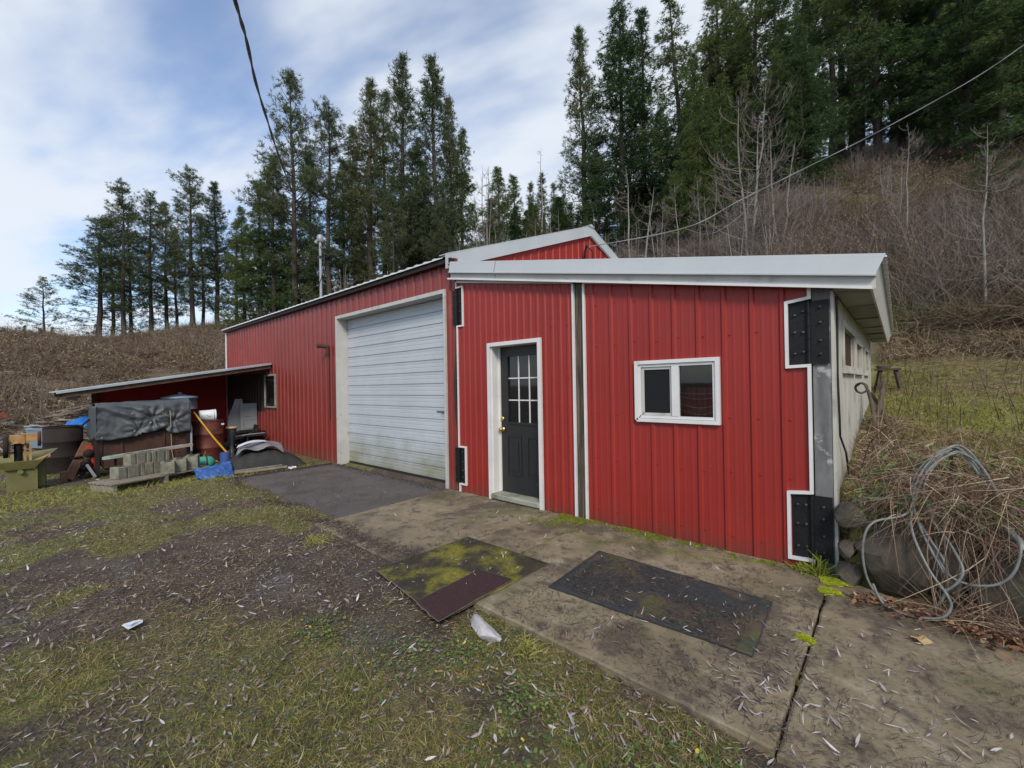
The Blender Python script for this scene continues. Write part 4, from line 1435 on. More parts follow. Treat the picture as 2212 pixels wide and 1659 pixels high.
G1 = 'pines on the crest left of the shop'
G2 = 'tall conifers behind the shop roof'
G3 = 'firs standing on the steep hillside'
TREES = [
    # px, ytop, d, key, label, group, kw
    (94, 602, 60, 'sparse', 'lone small pine apart on the skyline at the far left', None, dict(wide=1.25)),
    (211, 478, 47, 'pineC', 'outermost left pine of the crest grove with long bare-tipped side limbs', G1, dict(wide=1.5)),
    (240, 470, 50, 'pineB', 'shorter pine tucked behind the pointed left pine of the crest grove', G1, {}),
    (261, 397, 45, 'pineA', 'pointed pine standing highest at the left of the crest grove', G1, dict(wide=1.0)),
    (285, 470, 52, 'pineC', 'half hidden pine right of the pointed crest pine', G1, {}),
    (321, 418, 46, 'pineB', 'pine with a blunt double top in the middle of the crest grove', G1, {}),
    (354, 438, 50, 'pineC', 'round-shouldered pine behind the blunt topped crest pine', G1, {}),
    (380, 500, 54, 'pineA', 'low pine filling the gap in the middle of the crest grove', G1, {}),
    (410, 370, 45, 'pineA', 'tallest pine of the crest grove with a bare lower stem', G1, dict(wide=1.12)),
    (437, 470, 51, 'pineB', 'thin pine close behind the tallest crest pine', G1, {}),
    (469, 399, 45, 'slimA', 'evenly cone-topped pine right of the tallest crest pine', G1, dict(wide=1.15)),
    (504, 477, 49, 'pineC', 'low bushy pine between the cone-topped crest pine and the dark firs', G1, {}),
    (526, 450, 42, 'firA', 'dark fir leading the left edge of the grove behind the shop roof', G2, {}),
    (559, 394, 41, 'firB', 'dark fir second from the left edge of the grove behind the roof', G2, dict(wide=1.2)),
    (587, 333, 40, 'firA', 'dark fir under the black overhead cable', G2, dict(wide=1.0)),
    (612, 420, 46, 'firB', 'shorter fir hidden beneath the cable-side firs', G2, {}),
    (637, 178, 39, 'pineC', 'tall flat-topped pine crossed by the black cable', G2, dict(wide=.92)),
    (668, 330, 46, 'firB', 'dark infill fir right of the tall flat-topped pine', G2, {}),
    (705, 228, 38, 'pineB', 'narrow pine with a rounded tip between the flat-topped pine and service mast', G2, dict(wide=.95)),
    (735, 350, 45, 'firA', 'shadowy fir standing behind the service mast', G2, {}),
    (757, 278, 42, 'slimB', 'slender thin-crowned pine left of the dense centre of the grove', G2, {}),
    (795, 178, 38, 'slimA', 'dense pine with a leaning forked tip in the middle of the grove', G2, dict(wide=1.15)),
    (825, 213, 41, 'pineC', 'bushy pine directly left of the two highest pointed pines', G2, dict(wide=.9)),
    (871, 130, 37, 'pineD', 'left one of the two highest pointed pines behind the shop', G2, dict(wide=1.0)),
    (900, 300, 44, 'firB', 'dark fir between and behind the two highest pointed pines', G2, {}),
    (930, 132, 36, 'pineD', 'right one of the two highest pointed pines behind the shop', G2, dict(rz=2.0, wide=1.1)),
    (974, 222, 41, 'slimB', 'narrow pine stepping down right of the two highest pines', G2, {}),
    (993, 280, 38, 'firA', 'full dark fir ending the tall grove on its right side', G2, dict(wide=.85)),
    (850, 390, 34, 'pineC', 'olive green young pine low in the middle of the grove', G2, dict(wide=.8)),
    (960, 400, 33, 'pineC', 'olive green young pine low under the right end of the grove', G2, dict(wide=.8)),
    (1081, 363, 70, 'firA', 'broad distant fir in the gap right of the tall grove', None, dict(wide=1.15)),
    (1110, 381, 74, 'firB', 'distant fir leaning on the broad fir in the gap', None, dict(wide=1.2)),
    (1060, 430, 66, 'firC', 'low distant fir at the left foot of the broad gap fir', None, {}),
    (1150, 400, 85, 'slimB', 'small far fir left of the thin bare pole tree', None, {}),
    (1168, 378, 78, 'slimA', 'spiky far pine just under the thin bare pole tree', None, {}),
    (1192, 400, 82, 'slimB', 'small far fir right of the thin bare pole tree', None, {}),
    (1215, 420, 60, 'firA', 'dark low fir left of the slim pointed hillside pine', None, {}),
    (1255, 72, 42, 'slimA', 'slim pointed pine standing alone at the left of the hillside firs', G3, dict(wide=.95)),
    (1290, 330, 50, 'firA', 'shorter dark fir between the slim pine and the massive fir', G3, {}),
    (1336, -2, 40, 'firC', 'massive ragged dark fir with two tops beside the slim pine', G3, dict(wide=.92)),
    (1386, 20, 42, 'firB', 'second top of the ragged massive fir, slightly lower and right', G3, dict(wide=.9)),
    (1420, 235, 52, 'firA', 'green fir standing lower behind the massive ragged fir', G3, {}),
    (1466, -30, 37, 'firD', 'tall leaning fir with a bare crooked lower stem', G3, dict(rz=.6, wide=1.0)),
    (1497, 115, 38, 'firB', 'dense fir growing against the leaning crooked fir', G3, dict(wide=1.0)),
    (1530, 84, 46, 'slimB', 'thin see-through fir against the strip of sky', G3, {}),
    (1581, -5, 46, 'pineB', 'open-crowned pine with pale sky behind its limbs', G3, {}),
    (1625, -90, 43, 'tall', 'dark straight fir behind the twin bare poplars', G3, {}),
    (1672, -60, 42, 'firB', 'dark fir right behind the top of the bare poplars', G3, {}),
    (1727, 50, 33, 'firC', 'bright green full fir in front of the dark hillside trunks', G3, dict(wide=.85)),
    (1790, -160, 45, 'tall', 'very tall straight fir right of the bright green fir', G3, {}),
    (1842, -220, 40, 'tall', 'dark fir with a long clean trunk left of the pair of dark trunks', G3, {}),
    (1884, -240, 39, 'firB', 'heavy dark fir with a thick black trunk near the upper wire', G3, {}),
    (1938, -170, 44, 'firA', 'dark spreading fir beneath the white wire', G3, {}),
    (2012, -260, 42, 'tall', 'slender fir with bright sky around its bare trunk', G3, {}),
    (2080, -220, 38, 'firC', 'broad green fir under the white wire at the right', G3, dict(wide=.9)),
    (2146, -330, 39, 'tall', 'hillside fir with a long bare trunk near the right edge', G3, {}),
    (2215, -260, 36, 'firA', 'dark fir at the right edge of the hillside stand', G3, {}),
    (2130, 330, 24, 'sparse', 'small fluffy young pine growing among the brown hillside brush', None, dict(wide=1.6)),
    (1262, 470, 33, 'firA', 'little green fir behind the gable peak', None, {}),
]
for px, yt, d, key, lab, grp, kw in TREES:
    tree_at(px, yt, d, key, lab, grp, **kw)
# the forest behind, tree by tree, seen as dark tops and stems
rnd = random.Random(77)
keys = ['firA', 'firB', 'tall', 'firA', 'slimB', 'firC', 'tall']
for i in range(40):
    az = radians(rnd.uniform(-17, 24)); d = rnd.uniform(46, 70)
    x, y = CAM[0] + sin(az) * d, CAM[1] + cos(az) * d
    plant(rnd.choice(keys), x, y, rnd.uniform(17, 25), 'dark fir deep in the dense stand ' + ('behind the big bare poplars' if az < -.13 else 'beneath the white wire' if az < .07 else 'toward the right edge of the slope'), 'dense forest on the right slope')
for i in range(28):
    az = radians(rnd.uniform(-73, -48)); d = rnd.uniform(50, 66)
    x, y = CAM[0] + sin(az) * d, CAM[1] + cos(az) * d
    plant(rnd.choice(['firA', 'firB', 'pineC', 'slimB']), x, y, rnd.uniform(9, 13.5), 'shadowed conifer filling the background of the grove behind the shop', 'background conifers of the grove')
for i in range(22):
    az = radians(rnd.uniform(-46, -17)); d = rnd.uniform(66, 100)
    x, y = CAM[0] + sin(az) * d, CAM[1] + cos(az) * d
    hmax = CAM[2] + d * (.44 if degrees(az) < -33 else .5) - gz(x, y)
    plant(rnd.choice(['firA', 'firB', 'slimA']), x, y, min(hmax, rnd.uniform(9, 15)), 'distant fir among the low trees of the valley gap', 'distant firs in the valley gap')
for i in range(14):
    az = radians(rnd.uniform(-93, -84)); d = rnd.uniform(95, 130)
    x, y = CAM[0] + sin(az) * d, CAM[1] + cos(az) * d
    plant(rnd.choice(['firA', 'slimB', 'pineC']), x, y, rnd.uniform(6.5, 9.5), 'tiny far tree peeking over the bramble bank at the far left', 'tiny far trees over the left bank')

for i in range(17):
    az = radians(rnd.uniform(-22, -7)); d = rnd.uniform(31, 38)
    x, y = CAM[0] + sin(az) * d, CAM[1] + cos(az) * d
    plant(rnd.choice(['firA', 'firC', 'slimA', 'firB']), x, y, rnd.uniform(6.5, 11), 'young fir low on the slope ' + ('under the massive ragged fir' if az < -.25 else 'around the big bare poplars'), 'young firs low on the slope')
for i in range(26):
    az = radians(rnd.uniform(-45, -22)); d = rnd.uniform(42, 58)
    x, y = CAM[0] + sin(az) * d, CAM[1] + cos(az) * d
    hm = CAM[2] + d * rnd.uniform(.35, .45) - gz(x, y)
    plant(rnd.choice(['firA', 'slimB', 'slimA', 'firB']), x, y, max(3.5, min(hm, 11)), 'middle-distance conifer in the saddle behind the gable', 'conifers of the saddle behind the gable', wide=1.35)


# --- bare trees
def bare_mesh(seed, H, spread=.28, stems=1, nb=26, up=.9, twig=1.0):
    rng = np.random.default_rng(seed)
    tp, tr, bp, br = [], [], [], []
    for s in range(stems):
        a = rng.random() * 6.28
        ln = .04 if stems == 1 else .10
        k = 10; t = np.linspace(0, 1, k)
        Hs = H * (1 if s == 0 else rng.uniform(.75, .97))
        wob = np.cumsum(rng.normal(size=(k, 2)) * .012 * H, 0) * .5
        T = np.stack([cos(a) * ln * H * t + wob[:, 0] + (s and cos(a) * .25), sin(a) * ln * H * t + wob[:, 1] + (s and sin(a) * .25), t * Hs], 1)
        tp.append(T); tr.append(.0085 * H * (1 - t) ** .8 + .008)
        for i in range(nb):
            u = .18 + .8 * rng.random()
            P0 = np.array([np.interp(u, t, T[:, c]) for c in range(3)])
            L = spread * H * (1 - u) ** .6 * rng.uniform(.5, 1.15) + .2
            az = rng.random() * 6.28; q = 6; ss = np.linspace(0, 1, q)
            el = .15 + rng.normal() * .15 + up * ss
            azs = az + np.cumsum(rng.normal(size=q) * .12)
            d = np.stack([np.cos(el) * np.cos(azs), np.cos(el) * np.sin(azs), np.sin(el)], 1)
            P = P0 + np.concatenate([np.zeros((1, 3)), np.cumsum(d[:-1] * L / (q - 1), 0)])
            bp.append(P); br.append(np.linspace(.012 + .005 * L, .007, q))
            for j in range(int(7 * twig)):
                v = rng.uniform(.2, .95); P1 = np.array([np.interp(v, ss, P[:, c]) for c in range(3)])
                l2 = L * rng.uniform(.15, .42)
                dd = unit(np.array([np.interp(v, ss, d[:, c]) for c in range(3)]) + rng.normal(size=3) * .5 + [0, 0, .25])
                P2 = P1 + dd * l2 * .5 + rng.normal(size=3) * .03; P3 = P2 + unit(dd + [0, 0, .45] + rng.normal(size=3) * .2) * l2 * .5
                bp.append(np.stack([P1, P2, P3])); br.append(np.array([.010, .008, .005]))
    return tubes_np(tp, tr, 7), tubes_np(bp, br, 3)


BARE = {}
for key, seed, kw in (('poplar', 51, dict(H=12, spread=.46, stems=3, nb=38, up=1.1, twig=.9)), ('alder', 52, dict(H=12, spread=.34, stems=1, nb=44, up=1.0)),
                      ('alderB', 53, dict(H=12, spread=.26, stems=2, nb=26)), ('bush', 54, dict(H=12, spread=.42, stems=5, nb=16, up=.7, twig=1.3)),
                      ('pole', 55, dict(H=12, spread=.10, stems=1, nb=22, up=.4, twig=.5))):
    (TV, TF), (BV, BF) = bare_mesh(seed, **kw)
    a = mesh_np('trunk', TV, TF, M['bark_grey'], smooth=True); b = mesh_np('branches', BV, BF, M['twig_grey'])
    BARE[key] = (a.data, b.data)
    bpy.data.objects.remove(a); bpy.data.objects.remove(b)


def bare_at(px, ytop, d, key, label, group=None, rz=0.0, wide=1.0):
    az, tn = sight(px, ytop)
    x, y = CAM[0] + sin(az) * d, CAM[1] + cos(az) * d
    H = CAM[2] + tn * d - gz(x, y) + .2
    root = empty('bare_tree', (x, y, gz(x, y) - .2), rz, label, 'tree', group)
    for nm, me in zip(('trunk', 'crown'), BARE[key]):
        o = bpy.data.objects.new(nm, me); C.objects.link(o); o.parent = root
        o.scale = (H / 12 * wide, H / 12 * wide, H / 12)


GB = 'bare saplings on the hillside behind the addition'
for px, yt, d, key, lab, rz, wd in [
    (1610, 200, 23, 'poplar', 'largest bare multi-stemmed poplar behind the addition roof', 0.3, 1.0),
    (1672, 262, 24, 'alderB', 'bare poplar leaning against the largest bare multi-stemmed one', 1.8, 1.1),
    (1362, 345, 22, 'alderB', 'bare upswept sapling just right of the gable peak', 2.0, 1.1),
    (1463, 395, 24, 'alder', 'slim bare sapling halfway between the gable peak and the big bare poplar', .5, 1.0),
    (1420, 440, 25, 'alderB', 'shorter bare sapling between the two slim ones near the gable', 4, 1.1),
    (1510, 420, 27, 'alder', 'thin grey sapling left of the largest bare poplar', 1, 1.0),
    (1560, 470, 23, 'bush', 'low bare bush at the left foot of the largest bare poplar', 1, .8),
    (1953, 268, 22, 'alder', 'bare white-stemmed birch on the brushy slope under the wire', 2.6, .8),
    (1935, 380, 22.5, 'alderB', 'small bare companion left of the white-stemmed birch', .6, .9),
    (2120, 275, 16, 'alder', 'bare crooked sapling on the slope near the right edge', 3.3, .9),
    (2330, 60, 13, 'alderB', 'bare limbs reaching in from the right edge above the bank', 1.1, 1.2),
    (2010, 420, 26, 'bush', 'tangled bare shrub right of the white-stemmed birch', 2, .8),
    (1810, 440, 27, 'bush', 'bare shrub on the slope above the middle of the addition roof', 4, .8),
    (1725, 455, 26, 'alderB', 'thin bare sapling just right of the leaning poplar', 5, .9),
    (1168, 325, 64, 'pole', 'dead pole-like tree rising against the sky in the gap', 0, .9),
    (1042, 344, 46, 'bush', 'bare rounded deciduous tree in the gap beside the tall grove', 1, .75),
    (1030, 470, 30, 'alderB', 'pale bare sapling right of the olive young pines', 2.2, 1.2),
    (1000, 520, 27, 'alder', 'pale bare sapling behind the low end of the gable rake', .4, 1.1),
    (960, 560, 26, 'bush', 'bare bush rising just above the eave left of the gable', 3, .8),
    (905, 560, 27, 'alderB', 'twisted bare sapling above the eave near the garage door', 1.6, 1.1),
    (1085, 480, 32, 'bush', 'grey bare shrub left of the gable peak', 2.5, .8),
    (1140, 470, 34, 'alderB', 'grey bare sapling left of the dead pole tree', .9, 1.1),
    (1200, 455, 33, 'bush', 'grey bare shrub behind the rising rake', 4.4, .8),
    (1300, 455, 27, 'alderB', 'bare sapling directly behind the descending rake', 3.7, 1.0),
    (740, 560, 27, 'bush', 'reddish bare shrub right of the service mast', .8, .7),
    (800, 590, 26, 'bush', 'low bare shrub above the eave right of the service mast', 2.8, .7),
    (1775, 480, 23, 'alder', 'thin whip-like sapling right of the poplars, low on the slope', 2.1, .9),
    (2075, 430, 20, 'bush', 'dense bare bramble shrub left of the crooked sapling', 5.1, .8),
]:
    bare_at(px, yt, d, key, lab, GB if 1300 < px < 1800 else None, rz, wd)

rnd = random.Random(31)
for i in range(46):
    a = rnd.uniform(-46, 2); d = rnd.uniform(19, 34)
    if a > -9: d = rnd.uniform(24, 36)
    x, y = CAM[0] + sin(radians(a)) * d, CAM[1] + cos(radians(a)) * d
    H = rnd.uniform(2.8, 5.2) * (.55 if a > -9 else 1)
    root = empty('bare_shrub', (x, y, gz(x, y) - .15), rnd.uniform(0, 6.28), 'leafless grey-brown shrub in the thicket ' + ('rising above the long shop eave' if a < -36 else 'behind the gable peak' if a < -24 else 'behind the addition roof' if a < -6 else 'on the brushy slope under the dark firs'), 'shrub', 'leafless shrubs of the slope thicket')
    for nm, me in zip(('trunk', 'crown'), BARE[rnd.choice(['bush', 'alderB', 'alder'])]):
        o = bpy.data.objects.new(nm, me); C.objects.link(o); o.parent = root
        o.scale = (H / 12 * .9, H / 12 * .9, H / 12)

# --- bramble and brush: what nobody could count
M['brush'] = mat('brown_bramble_stems', [(.0, (.045, .028, .020)), (.25, (.11, .072, .050)), (.5, (.18, .13, .088)), (.7, (.27, .21, .145)), (.86, (.14, .08, .055)), (.95, (.12, .12, .05))], island=True, rough=.8)
M['brush_grey'] = mat('grey_brush_stems', [(.0, (.07, .055, .05)), (.4, (.16, .125, .11)), (.75, (.25, .21, .19)), (1, (.17, .11, .09))], island=True, rough=.85)
M['straw'] = mat('dry_straw', [(.0, (.10, .065, .035)), (.4, (.20, .145, .08)), (.75, (.33, .26, .16)), (1, (.13, .07, .05))], island=True, rough=.8)
M['grass'] = mat('short_green_grass', [(.0, (.055, .070, .012)), (.3, (.12, .145, .024)), (.58, (.20, .205, .040)), (.8, (.31, .26, .085)), (1, (.24, .15, .06))], island=True, rough=.6)


def scatter_polar(rng, n, a0, a1, d0, d1, power=1.0):
    az = np.radians(rng.uniform(a0, a1, n)); d = d0 + (d1 - d0) * rng.random(n) ** power
    return CAM[0] + np.sin(az) * d, CAM[1] + np.cos(az) * d, az, d


def brush(name, mm, n, a0, a1, d0, d1, L, W, seed, elev=(.2, 1.1), sag=.5, power=1.2, clump=.45, segs=3, bend=.35, keep=None):
    rng = np.random.default_rng(seed)
    x, y, az, d = scatter_polar(rng, n, a0, a1, d0, d1, power)
    k = fbm(x, y, clump, 3) + rng.normal(size=n) * .035 > .49
    if keep is not None: k &= keep(x, y)
    x, y, d = x[k], y[k], d[k]
    n = len(x)
    z = terrain(x, y)
    th = rng.random(n) * 2 * pi; el = rng.uniform(elev[0], elev[1], n)
    D = np.stack([np.cos(el) * np.cos(th), np.cos(el) * np.sin(th), np.sin(el)], 1)
    Ln = rng.uniform(L[0], L[1], n) * (.6 + .9 * fbm(x, y, .3, 2))
    V, F = ribbons(np.stack([x, y, z + rng.random(n) * .1], 1), D, Ln, rng.uniform(W[0], W[1], n), rng, segs, bend, sag)
    return tag(mesh_np(name, V, F, mm), kind='stuff')


nb_ = lambda x, y: ~((x > -11.8) & (x < 5.1) & (y > -1) & (y < 8.6))
brush('brambles', M['brush'], 330000, -98, -58, 17, 50, (.2, 1.05), (.009, .026), 1, keep=nb_, clump=.8, bend=.6)
brush('undergrowth', M['brush_grey'], 9000, -98, -60, 19, 46, (.5, 1.3), (.008, .018), 11, elev=(1.0, 1.55), sag=.05, keep=nb_, clump=.25)
brush('undergrowth', M['brush_grey'], 130000, -62, -12, 15.5, 48, (.7, 2.2), (.010, .026), 2, elev=(.6, 1.5), sag=.25, keep=nb_, bend=.5)
brush('brambles', M['brush'], 360000, -12, 24, 15.5, 42, (.25, 1.25), (.008, .022), 3, keep=nb_, clump=.8, bend=.6)
brush('undergrowth', M['brush_grey'], 34000, -14, 24, 16, 44, (.8, 2.4), (.009, .020), 4, elev=(.7, 1.45), sag=.2, keep=nb_, clump=.22, bend=.45)
M['dry_leaf'] = mat('clinging_dry_leaves', [(.0, (.16, .085, .05)), (.35, (.26, .17, .10)), (.55, (.30, .23, .17)), (.68, (.11, .12, .040)), (.84, (.17, .20, .06))], island='hard', rough=.8)
for sd_, a0, a1, nn in ((5, -98, -58, 45000), (6, -14, 24, 50000), (7, -58, -14, 20000)):
    rng = np.random.default_rng(sd_)
    x, y, az, d = scatter_polar(rng, nn, a0, a1, 15.5, 44, 1.2)
    k = nb_(x, y) & (fbm(x + 13, y, .35, 3) > .47)
    x, y = x[k], y[k]; n = len(x)
    D = unit(rng.normal(size=(n, 3)))
    V, F = ribbons(np.stack([x, y, terrain(x, y) + rng.random(n) ** 1.5 * 1.1], 1), D, rng.uniform(.04, .10, n), rng.uniform(.02, .045, n), rng, 2, .3, 0, np.array([.3, 1, .3]))
    tag(mesh_np('dry_leaves', V, F, M['dry_leaf']), kind='stuff')

# mossy olive shrubs on the right slope, low clumps
M['olive_brush'] = mat('mossy_olive_stems', [(.0, (.05, .055, .02)), (.4, (.12, .13, .04)), (.75, (.22, .22, .09)), (1, (.16, .12, .07))], island=True, rough=.85)
brush('undergrowth', M['olive_brush'], 90000, -12, 24, 15.5, 40, (.25, 1.1), (.010, .022), 14, keep=nb_, clump=.28, bend=.6, elev=(.3, 1.4))

# ------------------------------------------------------------------ things lying about
class Thing:
    def __init__(s, name, loc, label, cat, group=None):
        s.o = Vector(loc); s.root = empty(name, loc, 0, label, cat, group)

    def part(s, mb, name, mats, parent=None):
        mb.v = [tuple(Vector(p) - s.o) for p in mb.v]
        return mb.build(name, mats, parent or s.root)


def single(mb, name, mats, label, cat, group=None):
    c = Vector((sum(v[0] for v in mb.v) / len(mb.v), sum(v[1] for v in mb.v) / len(mb.v), min(v[2] for v in mb.v)))
    mb.v = [tuple(Vector(p) - c) for p in mb.v]
    o = mb.build(name, mats); o.location = c
    return tag(o, label, cat, group)


M['green_paint'] = mat('old_green_machine_paint', [(.3, (.115, .108, .036)), (.7, (.18, .168, .062))], 4, .6, 0, .1, 20, dirt=((.08, .06, .03), 6, .58, .75, .8))
M['orange_rust'] = mat('orange_rusty_cast_iron', [(.3, (.22, .10, .035)), (.5, (.36, .20, .07)), (.7, (.45, .32, .15))], 7, .7, 0, .2, 30, dirt=((.08, .04, .025), 8, .6, .7, .9))
M['blue_plastic'] = mat('faded_blue_plastic', [(.3, (.03, .07, .22)), (.7, (.05, .10, .32))], 4, .5)
M['blue_grey'] = mat('blue_grey_plastic', [(.3, (.16, .24, .32)), (.7, (.24, .32, .40))], 4, .5)
M['blue_tarp'] = mat('blue_tarp', [(.3, (.015, .06, .22)), (.7, (.04, .12, .34))], 9, .45, 0, .3, 30)
M['bright_blue'] = mat('bright_blue_tarp', [(.3, (.02, .16, .60)), (.7, (.04, .24, .75))], 9, .45)
M['white_plastic'] = mat('white_bucket_plastic', [(.3, (.55, .60, .64)), (.7, (.66, .70, .74))], 3, .4, dirt=((.3, .3, .28), 8, .62, .75, .5))
M['yellow'] = mat('yellow_painted_handle', [(.3, (.55, .30, .02)), (.7, (.66, .40, .05))], 6, .5, dirt=((.6, .5, .35), 9, .62, .7, .8))
M['block'] = mat('mossy_concrete_block', [(.3, (.12, .12, .09)), (.5, (.21, .205, .16)), (.75, (.32, .31, .26))], 7, .9, 0, .4, 40, dirt=((.08, .09, .035), 5, .52, .7, .7))
M['cyl_green'] = mat('turquoise_gas_bottle_paint', [(.3, (.03, .26, .19)), (.7, (.06, .36, .27))], 6, .5, dirt=((.25, .27, .22), 9, .58, .68, .8))
M['grey_sheet'] = mat('grey_plastic_sheet', [(.3, (.16, .16, .18)), (.7, (.23, .23, .25))], 2.5, .55, 0, .05, 8, dirt=((.07, .07, .08), 2.2, .56, .66, .6))
M['pale_grey'] = mat('pale_grey_board', [(.3, (.20, .215, .23)), (.7, (.28, .295, .31))], 3, .6, dirt=((.1, .1, .1), 5, .6, .75, .5))
M['bar_paint'] = mat('faded_green_red_channel_paint', [(.40, (.31, .20, .18)), (.5, (.32, .30, .27)), (.58, (.24, .31, .25))], .9, .6, 0, .1, 30)
M['tan'] = mat('tan_painted_seat', [(.3, (.38, .27, .13)), (.7, (.48, .35, .18))], 4, .6)
M['dark_plastic'] = mat('dark_grey_plastic', [(.3, (.028, .032, .038)), (.7, (.045, .05, .058))], 4, .5)
M['stone'] = mat('mossy_grey_brown_basalt', [(.25, (.030, .026, .021)), (.5, (.070, .060, .046)), (.8, (.125, .110, .086))], 3.5, .9, 0, .6, 14,
                 dirt=[((.10, .11, .03), 3, .62, .74, .8), ((.22, .21, .19), 7, .64, .74, .5)])
M['white_stone'] = mat('chalky_pale_concrete', [(.3, (.30, .29, .30)), (.7, (.50, .48, .50))], 12, .9, 0, .5, 40)
M['hose'] = mat('grey_green_hose', [(.3, (.11, .125, .12)), (.7, (.21, .225, .22))], 14, .5, dirt=((.10, .09, .07), 8, .6, .75, .6))
M['moss_bright'] = mat('bright_yellow_moss', [(.3, (.30, .36, .015)), (.7, (.55, .60, .04))], 30, .9, 0, .6, 80)
M['moss'] = mat('green_moss', [(.3, (.10, .13, .014)), (.55, (.22, .25, .025)), (.8, (.36, .37, .05))], 18, .95, 0, .8, 80)
M['red_part'] = mat('red_machine_paint', [(.3, (.30, .03, .02)), (.7, (.4, .06, .04))], 6, .6)
M['brown_log'] = mat('rotten_branch_bark', [(.3, (.05, .038, .028)), (.7, (.13, .10, .075))], 7, .9, 0, .4, 20)

# old pedestal grinder at the far left
t = Thing('pedestal_grinder', (-5.5, -4.33, 0), 'rusty orange and green pedestal grinder with a flared tray at the far left', 'machine')
m_ = MB()
m_.prism([(-4.495, -.02), (-4.17, -.02), (-4.20, .36), (-4.51, .36)], 'x', -5.85, -5.48)
m_.box(-5.478, -5.465, -4.19, -4.165, -.02, .36)
m_.box(-5.95, -5.80, -4.08, -4.06, .0, .48); m_.box(-5.95, -5.6, -4.165, -4.08, .02, .42)
t.part(m_, 'cabinet', M['green_paint'])
m_ = MB()   # tray: flat bottom, sloping sides
bt = [(-5.88, -4.50), (-5.44, -4.50), (-5.44, -4.20), (-5.88, -4.20)]
tp = [(-6.05, -4.74, .50), (-5.40, -4.70, .47), (-5.40, -4.10, .48), (-6.05, -3.98, .58)]
vs = [(x_, y_, .35) for x_, y_ in bt] + [p for p in tp]
vs2 = [(x_, y_, z_ - .012) for x_, y_, z_ in vs]
f4 = [(0, 1, 2, 3)] + [(i, (i + 1) % 4, 4 + (i + 1) % 4, 4 + i) for i in range(4)]
m_.add(vs, f4); m_.add(vs2, [tuple(reversed(q)) for q in f4])
m_.add([vs[5], vs[6], vs2[6], vs2[5], vs[7], vs2[7], vs[4], vs2[4]], [(0, 1, 2, 3), (1, 4, 5, 2), (4, 6, 7, 5), (6, 0, 3, 7)])
m_.add([(-5.40, -4.10, .48), (-5.55, -3.93, .625), (-6.05, -3.98, .58), (-5.9, -4.2, .40)], [(0, 1, 2, 3)])
t.part(m_, 'tray', M['green_paint'])
m_ = MB()
m_.prism([(-4.47, .745), (-4.30, .755), (-4.17, .77), (-4.16, .885), (-4.25, .895), (-4.30, .875), (-4.46, .885)], 'x', -5.66, -5.50)
m_.box(-5.67, -5.49, -4.34, -4.30, .74, .90)
t.part(m_, 'grinder_head', M['orange_rust'])
m_ = MB()
m_.lathe([(.0, 0), (.17, .0), (.175, .01), (.175, .045), (.17, .055), (.0, .055)], (-5.58, -4.53, .70), 26, axis=(0, 1, 0))
t.part(m_, 'grinding_wheel', M['rust_dark'])
m_ = MB()
m_.lathe([(.0, 0), (.12, .0), (.12, .04), (.0, .04)], (-5.58, -4.16, .80), 22, axis=(0, 1, 0))
t.part(m_, 'grinding_wheel', M['rust'])
m_ = MB()
m_.tube([(-5.58, -4.37, .37), (-5.58, -4.37, .75)], .048, 12)
t.part(m_, 'column', M['black_steel'])
m_ = MB()
m_.box(-5.56, -5.53, -4.31, -4.285, .36, .75); m_.box(-5.52, -5.49, -4.255, -4.225, .36, .70)
m_.box(-5.53, -5.50, -4.47, -4.455, .36, .75)
m_.prism([(-4.25, .40), (-4.02, .50), (-4.02, .54), (-4.25, .44)], 'x', -5.60, -5.45)
t.part(m_, 'tool_rest', M['orange_rust'])
m_ = MB()
m_.tube([(-5.47, -4.35, .30), (-5.42, -4.35, .30)], .035, 12)
t.part(m_, 'drain_spout', M['green_paint'])


def drum(x, y, r, h, mt, label, rim=True, group=None, open_=True):
    t = Thing('oil_drum', (x, y, 0), label, 'drum', group)
    m_ = MB()
    pr = [(r * .985, 0.0), (r, .01), (r, h * .32), (r * 1.035, h * .335), (r * 1.035, h * .345), (r, h * .36), (r, h * .65), (r * 1.035, h * .665), (r * 1.035, h * .675), (r, h * .69), (r, h - .012)]
    if open_: pr += [(r * .985, h - .012), (r * .98, h - .3)]
    m_.lathe(pr, (x, y, 0), 36)
    if open_: m_.lathe([(r * .98, h - .3), (0, h - .3)], (x, y, 0), 36)
    else: m_.lathe([(r, h - .02), (0, h - .02)], (x, y, 0), 36)
    t.part(m_, 'body', mt)
    m_ = MB()
    m_.tube([(x + r * cos(a), y + r * sin(a), h - .004 + .003 * sin(3 * a)) for a in np.linspace(0, 2 * pi, 37)], .011, 7, cap=False)
    t.part(m_, 'rim', mt)
    return t


drum(-7.42, -3.80, .285, .885, M['rust_dark'], 'dark rusted open oil drum standing behind the grinder')
dd = drum(-6.45, -1.60, .285, .885, M['rust_red'], 'reddish ribbed oil drum with a white bucket lying on its top', open_=False)
m_ = MB(); m_.obox((-6.245, -1.385, .80), (.02, .035, 0), (.002, -.001, 0), (0, 0, .018)); dd.part(m_, 'paper_label', M['white_plastic'])
